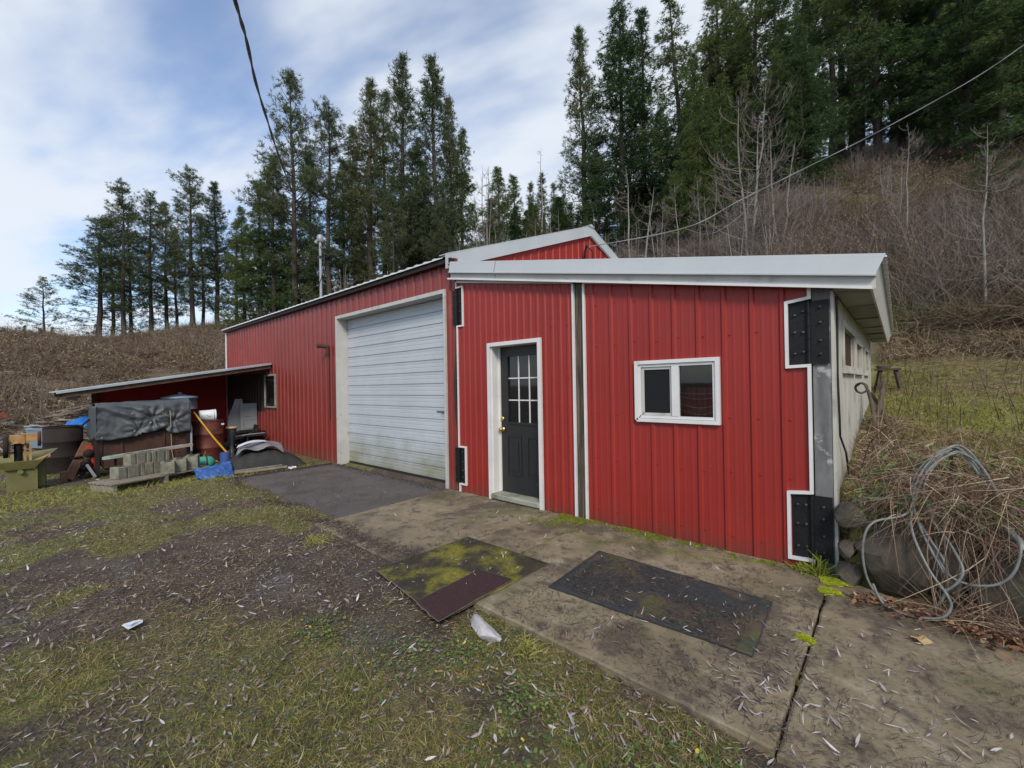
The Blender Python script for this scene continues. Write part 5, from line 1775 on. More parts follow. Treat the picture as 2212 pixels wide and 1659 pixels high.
# white bucket on its side
t = Thing('plastic_bucket', (-6.42, -1.60, .885), 'white plastic bucket lying on its side on the reddish drum', 'bucket')
m_ = MB()
bc = (-6.40, -1.77, 1.0); ax = (.10, 1, 0)
m_.lathe([(0, 0), (.105, .0), (.112, .01), (.122, .24), (.130, .245), (.130, .26), (.122, .262), (.122, .28), (.132, .285), (.132, .30), (.120, .30), (.112, .10), (0, .10)], bc, 28, axis=ax)
t.part(m_, 'body', M['white_plastic'])
m_ = MB()
m_.tube([(-6.27, -1.54, 1.02), (-6.255, -1.62, .98), (-6.26, -1.68, 1.03)], .004, 5)
t.part(m_, 'handle', M['steel_grey'])
m_ = MB()
m_.tube([(-6.44, -1.52, .90), (-6.44, -1.42, .93), (-6.45, -1.38, 1.03)], .01, 6)
single(m_, 'bent_rod', M['rust'], 'short bent rusty rod beside the white bucket on the drum', 'rod')
# leaning yellow handle
t = Thing('shovel', (-6.62, -1.36, 0), 'yellow handled tool leaning from the ground across the reddish drum', 'shovel')
m_ = MB(); m_.tube([(-5.86, -1.30, .05), (-5.98, -1.62, .55), (-6.10, -1.93, 1.10)], [.020, .019, .017], 10)
t.part(m_, 'handle', M['yellow'])
m_ = MB()
m_.add([(-5.83, -1.36, .06), (-5.86, -1.20, .06), (-5.78, -1.14, -.02), (-5.74, -1.34, -.02), (-5.84, -1.36, .075), (-5.87, -1.20, .075), (-5.79, -1.14, -.005), (-5.75, -1.34, -.005)],
       [(0, 1, 2, 3), (7, 6, 5, 4), (0, 4, 5, 1), (1, 5, 6, 2), (2, 6, 7, 3), (3, 7, 4, 0)])
t.part(m_, 'blade', M['rust_dark'])

# rusty tank and its tarp
TX = -5.98


def ty(u): return -3.44 + u * 1.42


t = Thing('steel_tank', (-6.5, -2.7, 0), 'long rusty steel box tank half hidden under the charcoal tarp', 'tank')
m_ = MB()
m_.box(-6.95, -6.02, -3.34, -2.05, .10, 1.24, bev=.03)
m_.box(-6.015, -6.0, -3.10, -3.06, .10, 1.0); m_.box(-6.015, -6.0, -2.46, -2.43, .10, 1.0)
t.part(m_, 'body', M['rust'])
for yy in (-3.42, -2.06):
    for xa, xb in ((-6.06, -5.98), (-6.95, -6.88)):
        m_ = MB(); m_.box(xa, xb, yy - .03, yy + .03, 0, .72); t.part(m_, 'leg', M['rust_dark'])
m_ = MB(); m_.box(-6.0, -5.96, -3.39, -2.09, .06, .10); t.part(m_, 'skid', M['rust_dark'])
m_ = MB()
m_.tube([(-5.99, -2.0, .30), (-5.99, -2.0, .78), (-6.02, -2.03, .90)], .022, 9)
t.part(m_, 'pipe', M['steel_grey'])
# flaking paint chips on the tank front
rng = np.random.default_rng(9)
n = 46
yy = np.where(rng.random(n) < .6, rng.uniform(-2.33, -2.18, n), rng.uniform(-3.3, -3.05, n)); zz = rng.uniform(.12, .66, n) * np.where(yy < -3, .55, 1)
P = np.stack([np.full(n, -6.012), yy, zz], 1)
D = unit(np.stack([rng.uniform(.2, .8, n), rng.normal(size=n) * .5, rng.normal(size=n) * .8], 1))
V, F = ribbons(P, D, rng.uniform(.02, .05, n), rng.uniform(.008, .016, n), rng, 2, .8)
mesh_np('paint_flake', V - np.array([-6.5, -2.7, 0]), F, M['wood_brown'], t.root)['kind'] = 'stuff'

nu, nv = 90, 34
BL = [(0, .665), (.10, .655), (.12, .65), (.37, .69), (.44, .715), (.46, .76), (.52, .745), (.60, .77), (.70, .805), (.715, .80), (.72, .76), (.765, .705), (.80, .70), (1, .715)]
def tarp_mesh():
    V = []
    for i in range(nu + 1):
        u = i / nu
        zt_ = 1.31 + .05 * u
        zb = float(np.interp(u, [b[0] for b in BL], [b[1] for b in BL]))
        for j in range(nv + 1):
            v = j / nv
            # v 0..0.32 runs over the top from the back, then a rounded edge, then hangs down
            if v < .30:
                q = v / .30
                x_ = -6.98 + q * .90; z_ = zt_ - .02 * sin(q * pi) + .012
            elif v < .42:
                a = (v - .30) / .12 * pi / 2
                x_ = -6.08 + .09 * sin(a); z_ = zt_ + .012 - .07 * (1 - cos(a))
            else:
                q = (v - .42) / .58
                x_ = -5.99 + .055 * q; z_ = (zt_ - .058) * (1 - q) + zb * q
            y_ = ty(u) + .0
            V.append((x_, y_, z_))
    V = np.array(V)
    u = np.repeat(np.arange(nu + 1) / nu, nv + 1); v = np.tile(np.arange(nv + 1) / nv, nu + 1)
    hang = sstep(.36, .5, v)
    X, Z = V[:, 1], V[:, 2]
    # swags fanning from the tie points
    w = 0
    for cy, cz, s_ in ((-2.62, 1.02, 1.), (-2.30, .94, 1.2), (-2.83, .80, .9)):
        r_ = np.hypot(X - cy, Z - cz); an = np.arctan2(Z - cz, X - cy)
        w = w + s_ * np.sin(an * 9 + 3 * r_) * np.exp(-r_ / .38) * np.minimum(r_ / .08, 1) * .024
        w = w - s_ * .05 * np.exp(-(r_ / .07) ** 2)
    w = w + (np.abs(fbm(X * 2.2 + Z * 3.0, Z * 7 - X * 1.5, 1.6, 4) - .5) * -.09 + .014) + (fbm(X * 5, Z * 5, 2, 2) - .5) * .006 + .018 * np.abs(np.sin(X * 7 + Z * 13 + 4 * fbm(X, Z, 2.2, 3))) ** 4
    w = w + .02 * np.sin((X * 3.2 + Z * 5.5) * 5 + 2 * fbm(X, Z, 3, 2)) * sstep(.9, 1.25, Z) * (X < -2.7)
    V[:, 0] += w * hang
    V[:, 2] += (1 - hang) * (fbm(V[:, 0] * 2, V[:, 1] * 2, 1.5, 3) - .5) * .09
    # the two end flaps
    i = np.arange(nu)[:, None] * (nv + 1) + np.arange(nv)[None]
    F = np.stack([i, i + nv + 1, i + nv + 2, i + 1], -1).reshape(-1, 4)
    parts = [(V, F)]
    for u0, yy, sg in ((0, ty(0), -1), (nu, ty(1), 1)):
        edge = V[u0 * (nv + 1):(u0 + 1) * (nv + 1)]
        W = []
        kx = 14; kz = 16
        zb = BL[0][1] if u0 == 0 else BL[-1][1]
        for a in range(kx + 1):
            for b in range(kz + 1):
                q = a / kx; x_ = -5.965 + .03 * (b / kz) - q * 1.02; top = 1.31 if u0 == 0 else 1.36
                f_ = b / kz
                W.append((x_ + .04 * (1 - f_) * (q < .1), yy + sg * q * (.02 + .03 * sin(q * 14) * f_ + .07 * f_ * (1 - q)), (top - .02) * (1 - f_) + (zb + .03 * sin(q * 9)) * f_))
        W = np.array(W)
        k = np.arange(kx)[:, None] * (kz + 1) + np.arange(kz)[None]
        parts.append((W, np.stack([k, k + kz + 1, k + kz + 2, k + 1], -1).reshape(-1, 4)))
    return cat_vf(*parts)


V, F = tarp_mesh()
troot = empty('tarpaulin', (-6.45, -2.75, .66), 0, 'crumpled charcoal tarp draped over the long rusty tank', 'tarp')
o = mesh_np('sheet', V - np.array([-6.45, -2.75, .66]), F, M['tarp'], troot, smooth=True)
sm = o.modifiers.new('thickness', 'SOLIDIFY'); sm.thickness = .004
for cy, cz in ((-2.93, 1.13), (-2.47, 1.18), (-2.66, .93), (-2.90, .79), (-3.36, .70)):
    m_ = MB(); m_.lathe([(.006, 0), (.014, .0), (.016, .004), (.006, .006)], (-5.93, cy, cz), 12, axis=(1, 0, 0))
    m_.v = [tuple(Vector(p) - Vector((-6.45, -2.75, .66))) for p in m_.v]
    m_.build('grommet', M['steel_grey'], troot)
m_ = MB()
m_.tube([(-5.93, -2.36, 1.16), (-5.92, -2.35, .95), (-5.94, -2.345, .70), (-5.98, -2.33, .35), (-5.97, -2.30, .12)], .006, 6)
single(m_, 'rope', M['tan'], 'thin tan rope hanging down the front of the charcoal tarp', 'rope')
m_ = MB()
m_.lathe([(0, .06), (.10, .055), (.12, .04), (.33, .0), (.36, -.015), (.36, -.05), (.33, -.05), (.34, -.30)], (-7.75, -1.85, 1.42), 36)
m_.lathe([(.0, .10), (.04, .10), (.045, .06)], (-7.75, -1.85, 1.42), 14)
single(m_, 'tank_lid', M['blue_grey'], 'blue-grey domed plastic tank lid rising behind the tarp', 'tank lid')

# channel bar laid in front of the tank
m_ = MB()
p0, p1 = Vector((-4.86, -3.45, .47)), Vector((-5.02, -2.20, .55))
d_ = (p1 - p0).normalized(); sd = Vector((d_.y, -d_.x, 0)).normalized()
hw = .075
L_ = (p1 - p0).length
prof_ = [(0.0, .0), (.03, .55), (.08, .92), (.14, 1.0)]
top = []
for a, w_ in prof_: top.append((p0 + d_ * a, w_ * hw))
top.append((p1, hw))
left = [c + sd * w_ for c, w_ in top]; right = [c - sd * w_ for c, w_ in top]
n_ = len(top)
vs = [tuple(v) for v in left] + [tuple(v) for v in right] + [(v.x, v.y, v.z - .045) for v in left] + [(v.x, v.y, v.z - .045) for v in right]
fs = [(i, i + 1, n_ + i + 1, n_ + i) for i in range(n_ - 1)] + [(i, 2 * n_ + i, 2 * n_ + i + 1, i + 1) for i in range(n_ - 1)] + [(n_ + i, n_ + i + 1, 3 * n_ + i + 1, 3 * n_ + i) for i in range(n_ - 1)]
fs += [(n_ - 1, 2 * n_ + n_ - 1, 4 * n_ - 1, 2 * n_ - 1), (0, n_, 3 * n_, 2 * n_)]
m_.add(vs, fs)
t = Thing('steel_channel', (-4.95, -2.8, .45), 'long faded green and red steel channel bar propped above the blocks', 'steel bar')
t.part(m_, 'channel', M['bar_paint'])
m_ = MB()
m_.lathe([(0, 0), (.022, 0)], tuple(p0 + d_ * .12 + Vector((0, 0, .0018))), 14)
e_ = p1 - d_ * .06
for q in (-.05, .0): m_.obox(e_ + d_ * q + Vector((0, 0, .002)), d_ * .012, sd * .035, (0, 0, .001))
t.part(m_, 'slot', M['black_steel'])
m_ = MB()
m_.tube([(-5.06, -2.26, .0), (-5.03, -2.24, .50)], .02, 6)
t.part(m_, 'prop_leg', M['rust_dark'])
m_ = MB()
m_.tube([(-4.93, -3.30, .0), (-4.90, -3.28, .42)], .02, 6)
t.part(m_, 'prop_leg', M['rust_dark'])

# pallet deck
A0, A1 = Vector((-4.02, -3.40, 0)), Vector((-4.62, -1.98, 0))
d_ = (A1 - A0).normalized(); n_ = Vector((-d_.y, d_.x, 0))
if n_.x > 0: n_ = -n_
Lp = (A1 - A0).length
t = Thing('wooden_pallet', (-4.4, -2.7, 0), 'low weathered slatted wooden deck carrying concrete blocks', 'pallet')
pw = .56
for k in range(3):
    c = A0 + d_ * (.03 + (Lp - .06) * k / 2)
    m_ = MB(); m_.beam(c + n_ * .0 + Vector((0, 0, .045)), c + n_ * pw + Vector((0, 0, .045)), .05, .12)
    t.part(m_, 'bearer', M['wood_flat'])
for k in range(6):
    c = A0 + n_ * (.035 + k * (pw - .07) / 5) + Vector((0, 0, .1165 + .003 * (k % 3)))
    m_ = MB(); m_.beam(c - d_ * .02, c + d_ * (Lp + .02), .082, .022)
    t.part(m_, 'deck_board', M['wood_flat'])
zt_ = .134


def block(c, rz, label, L_=.39, W_=.19, H_=.19, core='top', idx=0):
    """notched concrete block, its length along local x"""
    t = MB()
    c_ = [(-L_ / 2, -W_ / 2), (-.085, -W_ / 2), (-.08, -W_ / 2 + .012), (-.055, -W_ / 2 + .012), (-.05, -W_ / 2), (L_ / 2 - .09, -W_ / 2), (L_ / 2 - .085, -W_ / 2 + .014), (L_ / 2 - .045, -W_ / 2 + .014), (L_ / 2 - .04, -W_ / 2),
          (L_ / 2, -W_ / 2), (L_ / 2, W_ / 2), (.05, W_ / 2), (.045, W_ / 2 - .012), (-.045, W_ / 2 - .012), (-.05, W_ / 2), (-L_ / 2, W_ / 2)]
    rnd_ = random.Random(idx)
    n = len(c_)
    vs = [(x + rnd_.uniform(-.003, .003), y + rnd_.uniform(-.003, .003), 0) for x, y in c_] + [(x + rnd_.uniform(-.003, .003), y + rnd_.uniform(-.003, .003), H_ - .008) for x, y in c_] + [(x * .965, y * .93, H_) for x, y in c_]
    fs = [tuple(range(n - 1, -1, -1)), tuple(range(2 * n, 3 * n))] + [(i, (i + 1) % n, n + (i + 1) % n, n + i) for i in range(n)] + [(n + i, n + (i + 1) % n, 2 * n + (i + 1) % n, 2 * n + i) for i in range(n)]
    t.add(vs, fs)
    for q in (-.10, .09):
        t.add([(q - .05, -.05, H_ + .0015), (q + .05, -.05, H_ + .0015), (q + .05, .05, H_ + .0015), (q - .05, .05, H_ + .0015)], [(0, 1, 2, 3)], 1)
    o = t.build('concrete_block', [M['block'], M['rust_dark']])
    o.location = c; o.rotation_euler = (0, 0, rz)
    tag(o, label, 'block', 'grey concrete blocks on the slatted deck')
    return o


ang = atan2(d_.y, d_.x)
def onp(a, b, z=zt_ + .0015): 
    v = A0 + d_ * a + n_ * b; return (v.x, v.y, z)
block(onp(.42, .40), ang + .1, 'mossy block at the left end of the lower row under the stacked ones', idx=1)
block(onp(.83, .42), ang + .06, 'mossy block at the right end of the lower row under the stacked ones', idx=2)
block(onp(.58, .43, zt_ + .193), ang + .04, 'stacked block on the left of the two upper ones', L_=.30, idx=3)
block(onp(.89, .44, zt_ + .193), ang + .09, 'stacked block on the right of the two upper ones', L_=.28, idx=4)
block(onp(.86, .12), ang + 1.0, 'pale block at the left of the three front ones', L_=.30, H_=.20, idx=5)
block(onp(1.09, .16), ang + .95, 'pale block between the two other front ones', L_=.30, H_=.21, idx=6)
block(onp(1.31, .17), ang + .85, 'cleanest pale block at the right of the three front ones', L_=.30, H_=.23, idx=7)

# gas bottle
t = Thing('gas_cylinder', (-5.4, -1.92, 0), 'small turquoise gas bottle lying in a rusty cradle by the reddish drum', 'gas bottle')
m_ = MB()
ax = Vector((.18, 1, .02)); cc = (-5.10, -2.22, .14)
m_.lathe([(0, 0), (.05, .01), (.105, .05), (.125, .11), (.125, .30), (.105, .36), (.05, .40), (0, .41)], cc, 26, axis=ax)
t.part(m_, 'bottle', M['cyl_green'])
m_ = MB()
axn = ax.normalized()
for h in (.12, .26):
    m_.lathe([(.126, h), (.131, h), (.131, h + .025), (.126, h + .025)], cc, 26, axis=ax)
m_.beam((-5.02, -2.18, .01), (-4.96, -1.86, .01), .03, .03)
m_.tube([(-5.10, -2.14, .26), (-5.2, -2.05, .33), (-5.15, -1.95, .30), (-5.07, -1.90, .24)], .012, 6)
t.part(m_, 'cradle', M['rust'])
m_ = MB()
m_.tube([tuple(Vector(cc) + axn * .40), tuple(Vector(cc) + axn * .45)], .025, 10)
m_.box(-5.10, -5.04, -1.90, -1.84, .12, .20)
t.part(m_, 'valve', M['green_paint'])
rng = np.random.default_rng(3)
n = 9
P = np.tile(np.array([[-5.3, -2.0, .02]]), (n, 1)); D = unit(rng.normal(size=(n, 3)) * [.5, .5, .2] + [0, 0, 1])
V, F = ribbons(P, D, rng.uniform(.25, .38, n), np.full(n, .06), rng, 3, .3, prof=np.array([.2, .9, 1, .2]))
tag(mesh_np('weed', V, F, M['moss']), 'leafy green weed growing behind the turquoise gas bottle', 'weed')


def crumple(name, quad, nx, ny, hfun, mt, label, cat, thick=.004):
    """cloth lying over something: bilinear patch + height"""
    q = [Vector(p) for p in quad]
    V = []
    for i in range(nx + 1):
        for j in range(ny + 1):
            u, v = i / nx, j / ny
            p = q[0] * (1 - u) * (1 - v) + q[1] * u * (1 - v) + q[2] * u * v + q[3] * (1 - u) * v
            V.append((p.x, p.y, p.z + hfun(u, v)))
    V = np.array(V); c = V.mean(0); c[2] = V[:, 2].min()
    i = np.arange(nx)[:, None] * (ny + 1) + np.arange(ny)[None]
    F = np.stack([i, i + ny + 1, i + ny + 2, i + 1], -1).reshape(-1, 4)
    o = mesh_np(name, V - c, F, mt, smooth=True); o.location = c
    s_ = o.modifiers.new('thickness', 'SOLIDIFY'); s_.thickness = thick
    return tag(o, label, cat)


def N1(x, y, s=1.0, o=3): return float(fbm(np.array([x]), np.array([y]), s, o)[0])


crumple('blue_tarp', [(-3.98, -2.32, .0), (-3.92, -1.80, .01), (-4.35, -1.74, .22), (-4.42, -2.30, .12)], 26, 26,
        lambda u, v: .07 * sin(pi * u) * sin(pi * min(v * 1.1, 1)) + (abs(N1(u * 4 + v * 2, v * 4, 1.6) - .5) - .1) * .20, M['blue_tarp'], 'crumpled blue tarp at the end of the slatted deck', 'tarp')
# rubber heap and the sheets over it
def heap():
    nx, ny = 40, 26
    V = []
    for i in range(nx + 1):
        for j in range(ny + 1):
            u, v = i / nx, j / ny
            y_ = -1.80 + 1.30 * u
            x_ = -4.10 - .15 * (1 - u) + (-v) * 1.0 + .12 * u
            h = (.36 * (sin(pi * min(max(u * .96 + .03, 0), 1)) ** .55)) * min(1, (v * 6) ** .5) * (1 if v < .6 else max(0, 1 - (v - .6) / .4) ** .6)
            V.append((x_, y_, h + (N1(u * 6, v * 5, 2) - .5) * .06))
    V = np.array(V)
    i = np.arange(nx)[:, None] * (ny + 1) + np.arange(ny)[None]
    F = np.stack([i, i + ny + 1, i + ny + 2, i + 1], -1).reshape(-1, 4)
    c = np.array([-4.6, -1.2, 0])
    o = mesh_np('rubber_liner', V - c, F, M['black_rubber'], smooth=True); o.location = c
    return tag(o, 'heap of black rubber sheeting lying against the red wall beside the driveway', 'rubber sheeting')


heap()
crumple('grey_sheet', [(-4.30, -1.66, .30), (-4.13, -.86, .30), (-4.75, -.70, .38), (-4.85, -1.45, .37)], 30, 16,
        lambda u, v: .10 * sin(pi * u) + .045 * sin(u * 11 + v * 3) * (1 - v) + (N1(u * 3, v * 3, 2) - .5) * .05 + .03, M['grey_sheet'], 'wavy grey sheet laid over the black rubber heap', 'sheet')
crumple('white_sheet', [(-4.42, -1.62, .40), (-4.36, -1.10, .475), (-4.50, -1.08, .485), (-4.60, -1.54, .43)], 14, 6,
        lambda u, v: .045 * sin(pi * u) + .045, M['white_plastic'], 'narrow white sheet on top of the wavy grey sheet', 'sheet')
m_ = MB(); m_.beam((-4.08, -1.76, .03), (-3.86, -.92, .05), .06, .035); m_.beam((-4.15, -1.75, .055), (-3.95, -.98, .08), .03, .02)
single(m_, 'steel_rail', M['wood_flat'], 'grey rail lying along the foot of the black rubber heap', 'rail')
m_ = MB(); m_.tube([(-4.75, -1.72, .02), (-4.75, -1.72, .34)], .09, 16)
single(m_, 'blue_canister', M['blue_plastic'], 'blue canister squeezed behind the black rubber heap', 'canister')
m_ = MB()
rnd = random.Random(8)
for i in range(4):
    x_, y_ = -3.82 + rnd.uniform(-.05, .05), -.84 + rnd.uniform(-.07, .07)
    m_.lathe([(0, -.01), (.03, .0), (.035, .015), (.02, .035), (0, .04)], (x_, y_, .0), 7)
single(m_, 'pale_stone', M['white_plastic'], 'little cluster of white stones at the far corner of the driveway', 'stones')

# under the lean-to
t = Thing('ironing_board', (-8.3, -.5, 0), 'pale grey ironing board leaning upright in the lean-to', 'ironing board')
m_ = MB()
pl = [(-.62, .30), (-.42, .22), (-.36, .60), (-.30, 1.0), (-.36, 1.31), (-.52, 1.31), (-.60, 1.05), (-.68, .86), (-.70, .55)]
m_.prism([(y_ - .03, z_) for y_, z_ in pl], 'x', -8.33, -8.30)
t.part(m_, 'board', M['pale_grey'])
m_ = MB(); m_.tube([(-8.36, -.45, .7), (-8.5, -.5, .0)], .012, 6); m_.tube([(-8.36, -.60, .7), (-8.5, -.7, .0)], .012, 6)
t.part(m_, 'legs', M['steel_grey'])
t = Thing('old_door', (-8.3, -.1, 0), 'old grey panelled door leaning against the dark wall in the lean-to', 'door')
m_ = MB()
vs = []
def ODp(u, w, off=0.0):  # u along y, w up, leaning back
    return Vector((-8.12 - .10 * w + off, -.46 + u * .40, .02 + w * 1.16))
def slabq(u0, u1, w0, w1, o0, o1):
    a = [ODp(u0, w0, o0), ODp(u1, w0, o0), ODp(u1, w1, o0), ODp(u0, w1, o0)]
    b = [ODp(u0, w0, o1), ODp(u1, w0, o1), ODp(u1, w1, o1), ODp(u0, w1, o1)]
    m_.add(a + b, [(0, 1, 2, 3), (7, 6, 5, 4), (0, 4, 5, 1), (1, 5, 6, 2), (2, 6, 7, 3), (3, 7, 4, 0)])
slabq(0, 1, 0, 1, 0, -.04)
for q in ((.1, .9, .08, .36), (.1, .9, .42, .64), (.1, .9, .70, .93)):
    slabq(q[0], q[1], q[2], q[2] + .02, .001, .012); slabq(q[0], q[1], q[3] - .02, q[3], .001, .012)
    slabq(q[0], q[0] + .04, q[2] + .02, q[3] - .02, .001, .012); slabq(q[1] - .04, q[1], q[2] + .02, q[3] - .02, .001, .012)
t.part(m_, 'leaf', M['pale_grey'])
m_ = MB(); m_.beam((-7.95, -.30, .02), (-8.05, -.12, .60), .12, .02, up=(1, 0, 0))
single(m_, 'dark_board', M['rust_dark'], 'dark narrow board propped against the old grey door', 'board')
t = Thing('utility_bucket', (-7.9, -.12, 0), 'dark grey bucket of sticks standing by the red wall in the lean-to', 'bucket')
m_ = MB(); m_.lathe([(0, 0), (.115, 0), (.13, .33), (.14, .335), (.14, .35), (.125, .35), (.115, .05), (0, .05)], (-7.90, -.17, 0), 26)
t.part(m_, 'body', M['dark_plastic'])
rnd = random.Random(2)
for k in range(5):
    m_ = MB(); a = rnd.random() * 6.28
    m_.tube([(-7.90 + .03 * cos(a), -.17 + .03 * sin(a), .06), (-7.90 + .10 * cos(a), -.17 + .11 * sin(a), rnd.uniform(.40, .52))], .010, 6)
    t.part(m_, 'stick', M['wood_grey'])
t = Thing('stool', (-6.6, -1.0, 0), 'tan topped dark pedestal stool beside the reddish drum', 'stool')
m_ = MB(); m_.lathe([(0, .0), (.12, .0), (.125, .02), (.12, .04), (0, .045)], (-6.55, -1.12, .66), 22)
t.part(m_, 'seat', M['tan'])
m_ = MB(); m_.lathe([(.10, .655), (.095, .50), (.06, .42), (.045, .30), (.05, .03), (.14, .02), (.14, .0)], (-6.55, -1.12, 0), 18)
t.part(m_, 'pedestal', M['dark_plastic'])
t = Thing('table_saw_frame', (-6.9, -.5, 0), 'dark metal work stand with a pale clamp under the lean-to', 'work stand')
m_ = MB()
for a, b in ((-6.75, -.75), (-6.75, -.35), (-7.15, -.75), (-7.15, -.35)): m_.box(a, a + .03, b, b + .03, 0, .42)
m_.box(-7.17, -6.70, -.77, -.30, .42, .45)
t.part(m_, 'frame', M['rust_dark'])
m_ = MB(); m_.box(-6.80, -6.74, -.98, -.80, .44, .47); m_.tube([(-6.75, -1.0, .46), (-6.75, -.35, .48)], .012, 8)
t.part(m_, 'clamp', M['steel_grey'])
m_ = MB()
for k in range(7):
    m_.obox((-7.5 + .12 * (k % 3), -.95 + .10 * k, .12 + .11 * (k % 4)), (.22, .05, .02 * k), (-.03, .16, 0), (0, 0, .035))
single(m_, 'scrap_heap', M['rust_dark'], 'dark heap of scrap in the shadow under the lean-to', 'scrap heap')

# between the drum and the tank
t = Thing('leaning_plank', (-6.2, -3.7, 0), 'thick reddish brown plank leaning between the dark drum and the tank', 'plank')
m_ = MB(); m_.beam((-6.02, -3.80, .0), (-6.42, -3.53, .60), .12, .07, up=(1, .1, 0))
t.part(m_, 'plank', M['wood_brown'])
m_ = MB(); m_.tube([(-6.17, -3.76, .36), (-6.2, -3.60, .37)], .02, 8)
t.part(m_, 'bracket', M['black_steel'])
m_ = MB(); m_.box(-5.98, -5.86, -3.90, -3.81, -.02, .17, bev=.01)
single(m_, 'timber_block', M['wood_brown'], 'short brown timber offcut standing on end before the dark drum', 'timber block')
m_ = MB(); m_.tube([(-6.62, -3.60, .90), (-7.4, -3.16, 1.28)], .018, 7)
single(m_, 'iron_rod', M['rust_dark'], 'dark rod leaning from the drum toward the lean-to post', 'rod')
t = Thing('red_machine', (-6.35, -3.46, 0), 'old red machine frame wedged beside the left end of the tank', 'machine')
m_ = MB()
m_.beam((-6.25, -3.50, .55), (-6.15, -3.43, .12), .05, .05); m_.box(-6.5, -6.2, -3.56, -3.46, .40, .55)
t.part(m_, 'frame', M['red_part'])
m_ = MB(); m_.lathe([(0, 0), (.08, 0), (.08, .05), (0, .05)], (-6.2, -3.52, .42), 18, axis=(1, 0, 0))
t.part(m_, 'pulley', M['rust_dark'])
m_ = MB()
rnd = random.Random(12)
for k in range(26):
    c = Vector((-6.3 + rnd.uniform(-.25, .22), -3.58 + rnd.uniform(-.13, .18), rnd.uniform(.02, .26)))
    a = Vector((rnd.uniform(-1, 1), rnd.uniform(-1, 1), rnd.uniform(-.4, .4))).normalized(); b = a.cross(Vector((0, 0, 1))).normalized()
    m_.obox(c, a * rnd.uniform(.05, .14), b * rnd.uniform(.02, .05), a.cross(b) * rnd.uniform(.008, .03))
single(m_, 'scrap_heap', M['rust_dark'], 'low dark heap of scrap iron between the plank and the tank', 'scrap heap')
m_ = MB(); m_.beam((-5.82, -3.46, .02), (-5.98, -3.56, .24), .03, .03)
single(m_, 'metal_tube', M['steel_grey'], 'short pale tube poking from the scrap beside the tank', 'tube')
crumple('bright_blue_tarp', [(-8.0, -3.78, .78), (-8.0, -3.42, .80), (-8.3, -3.35, 1.02), (-8.3, -3.7, .9)], 12, 12, lambda u, v: .06 * N1(u * 5, v * 5), M['bright_blue'], 'scrap of bright blue tarp showing beyond the dark drum', 'tarp')
m_ = MB()
m_.prism([(-4.30, .82), (-4.02, .80), (-4.06, .42), (-4.24, .45)], 'x', -8.6, -8.05)
t = Thing('wheelbarrow', (-8.3, -4.15, 0), 'blue-grey wheelbarrow tipped up behind the grinder', 'wheelbarrow')
t.part(m_, 'tub', M['blue_grey'])
m_ = MB(); m_.tube([(-8.0, -4.32, .88), (-8.0, -4.15, .90), (-8.0, -4.0, .84), (-8.0, -4.03, .40)], .02, 8); m_.tube([(-8.05, -4.24, .45), (-8.1, -4.2, .0)], .02, 8); m_.tube([(-8.5, -4.06, .42), (-8.5, -4.0, .0)], .02, 8)
t.part(m_, 'frame', M['steel_grey'])
t = Thing('picnic_cooler', (-14.0, -4.7, 0), 'blue cooler with a white lid at the far left', 'cooler')
m_ = MB(); m_.box(-14.4, -14.0, -5.15, -4.54, .0, .60, bev=.03)
t.part(m_, 'body', M['blue_plastic'])
m_ = MB(); m_.box(-14.42, -13.98, -5.17, -4.52, .605, .75, bev=.03)
t.part(m_, 'lid', M['white_plastic'])
m_ = MB()
m_.obox((-14.4, -4.86, .90), (.15, .03, 0), (-.03, .14, .04), (0, -.02, .07))
m_.lathe([(0, 0), (.10, .0), (.10, .08), (0, .08)], (-14.3, -4.70, .83), 16, axis=(0, .3, 1))
single(m_, 'chainsaw', M['red_part'], 'orange-red engine piece lying on the blue cooler', 'engine part')
m_ = MB(); m_.lathe([(.0, 0), (.12, 0), (.13, .25), (.11, .27), (.0, .27)], (-12.5, -4.72, .0), 18); m_.tube([(-12.45, -4.85, .25), (-12.42, -4.72, .42), (-12.45, -4.6, .25)], .01, 6)
single(m_, 'grey_pail', M['pale_grey'], 'grey pail on the ground in front of the blue cooler', 'pail')

# ------------------------------------------------------------------ mats
M['mat_mossy'] = mat('moss_grown_mat', [(.36, (.022, .018, .013)), (.46, (.045, .038, .018)), (.52, (.12, .115, .012)), (.66, (.24, .22, .02))], 3.0, .95, 0, .8, 90, dirt=((.030, .023, .016), 45, .52, .62, .55))
M['mat_maroon'] = mat('maroon_carpet', [(.3, (.020, .008, .009)), (.7, (.048, .017, .020))], 60, .95, 0, .5, 120, dirt=((.2, .16, .15), 90, .70, .75, .5))
M['mat_black'] = mat('black_rubber_backed_mat', [(.3, (.014, .018, .020)), (.7, (.034, .040, .043))], 30, .85, 0, .5, 90,
                     dirt=[((.085, .060, .036), 2.4, .50, .60, .85), ((.07, .082, .018), 1.9, .56, .66, .85), ((.05, .055, .055), 60, .60, .7, .5)])


M['mat_binding'] = mat('dirty_mat_binding', [(.3, (.07, .06, .045)), (.7, (.14, .125, .10))], 20, .9)


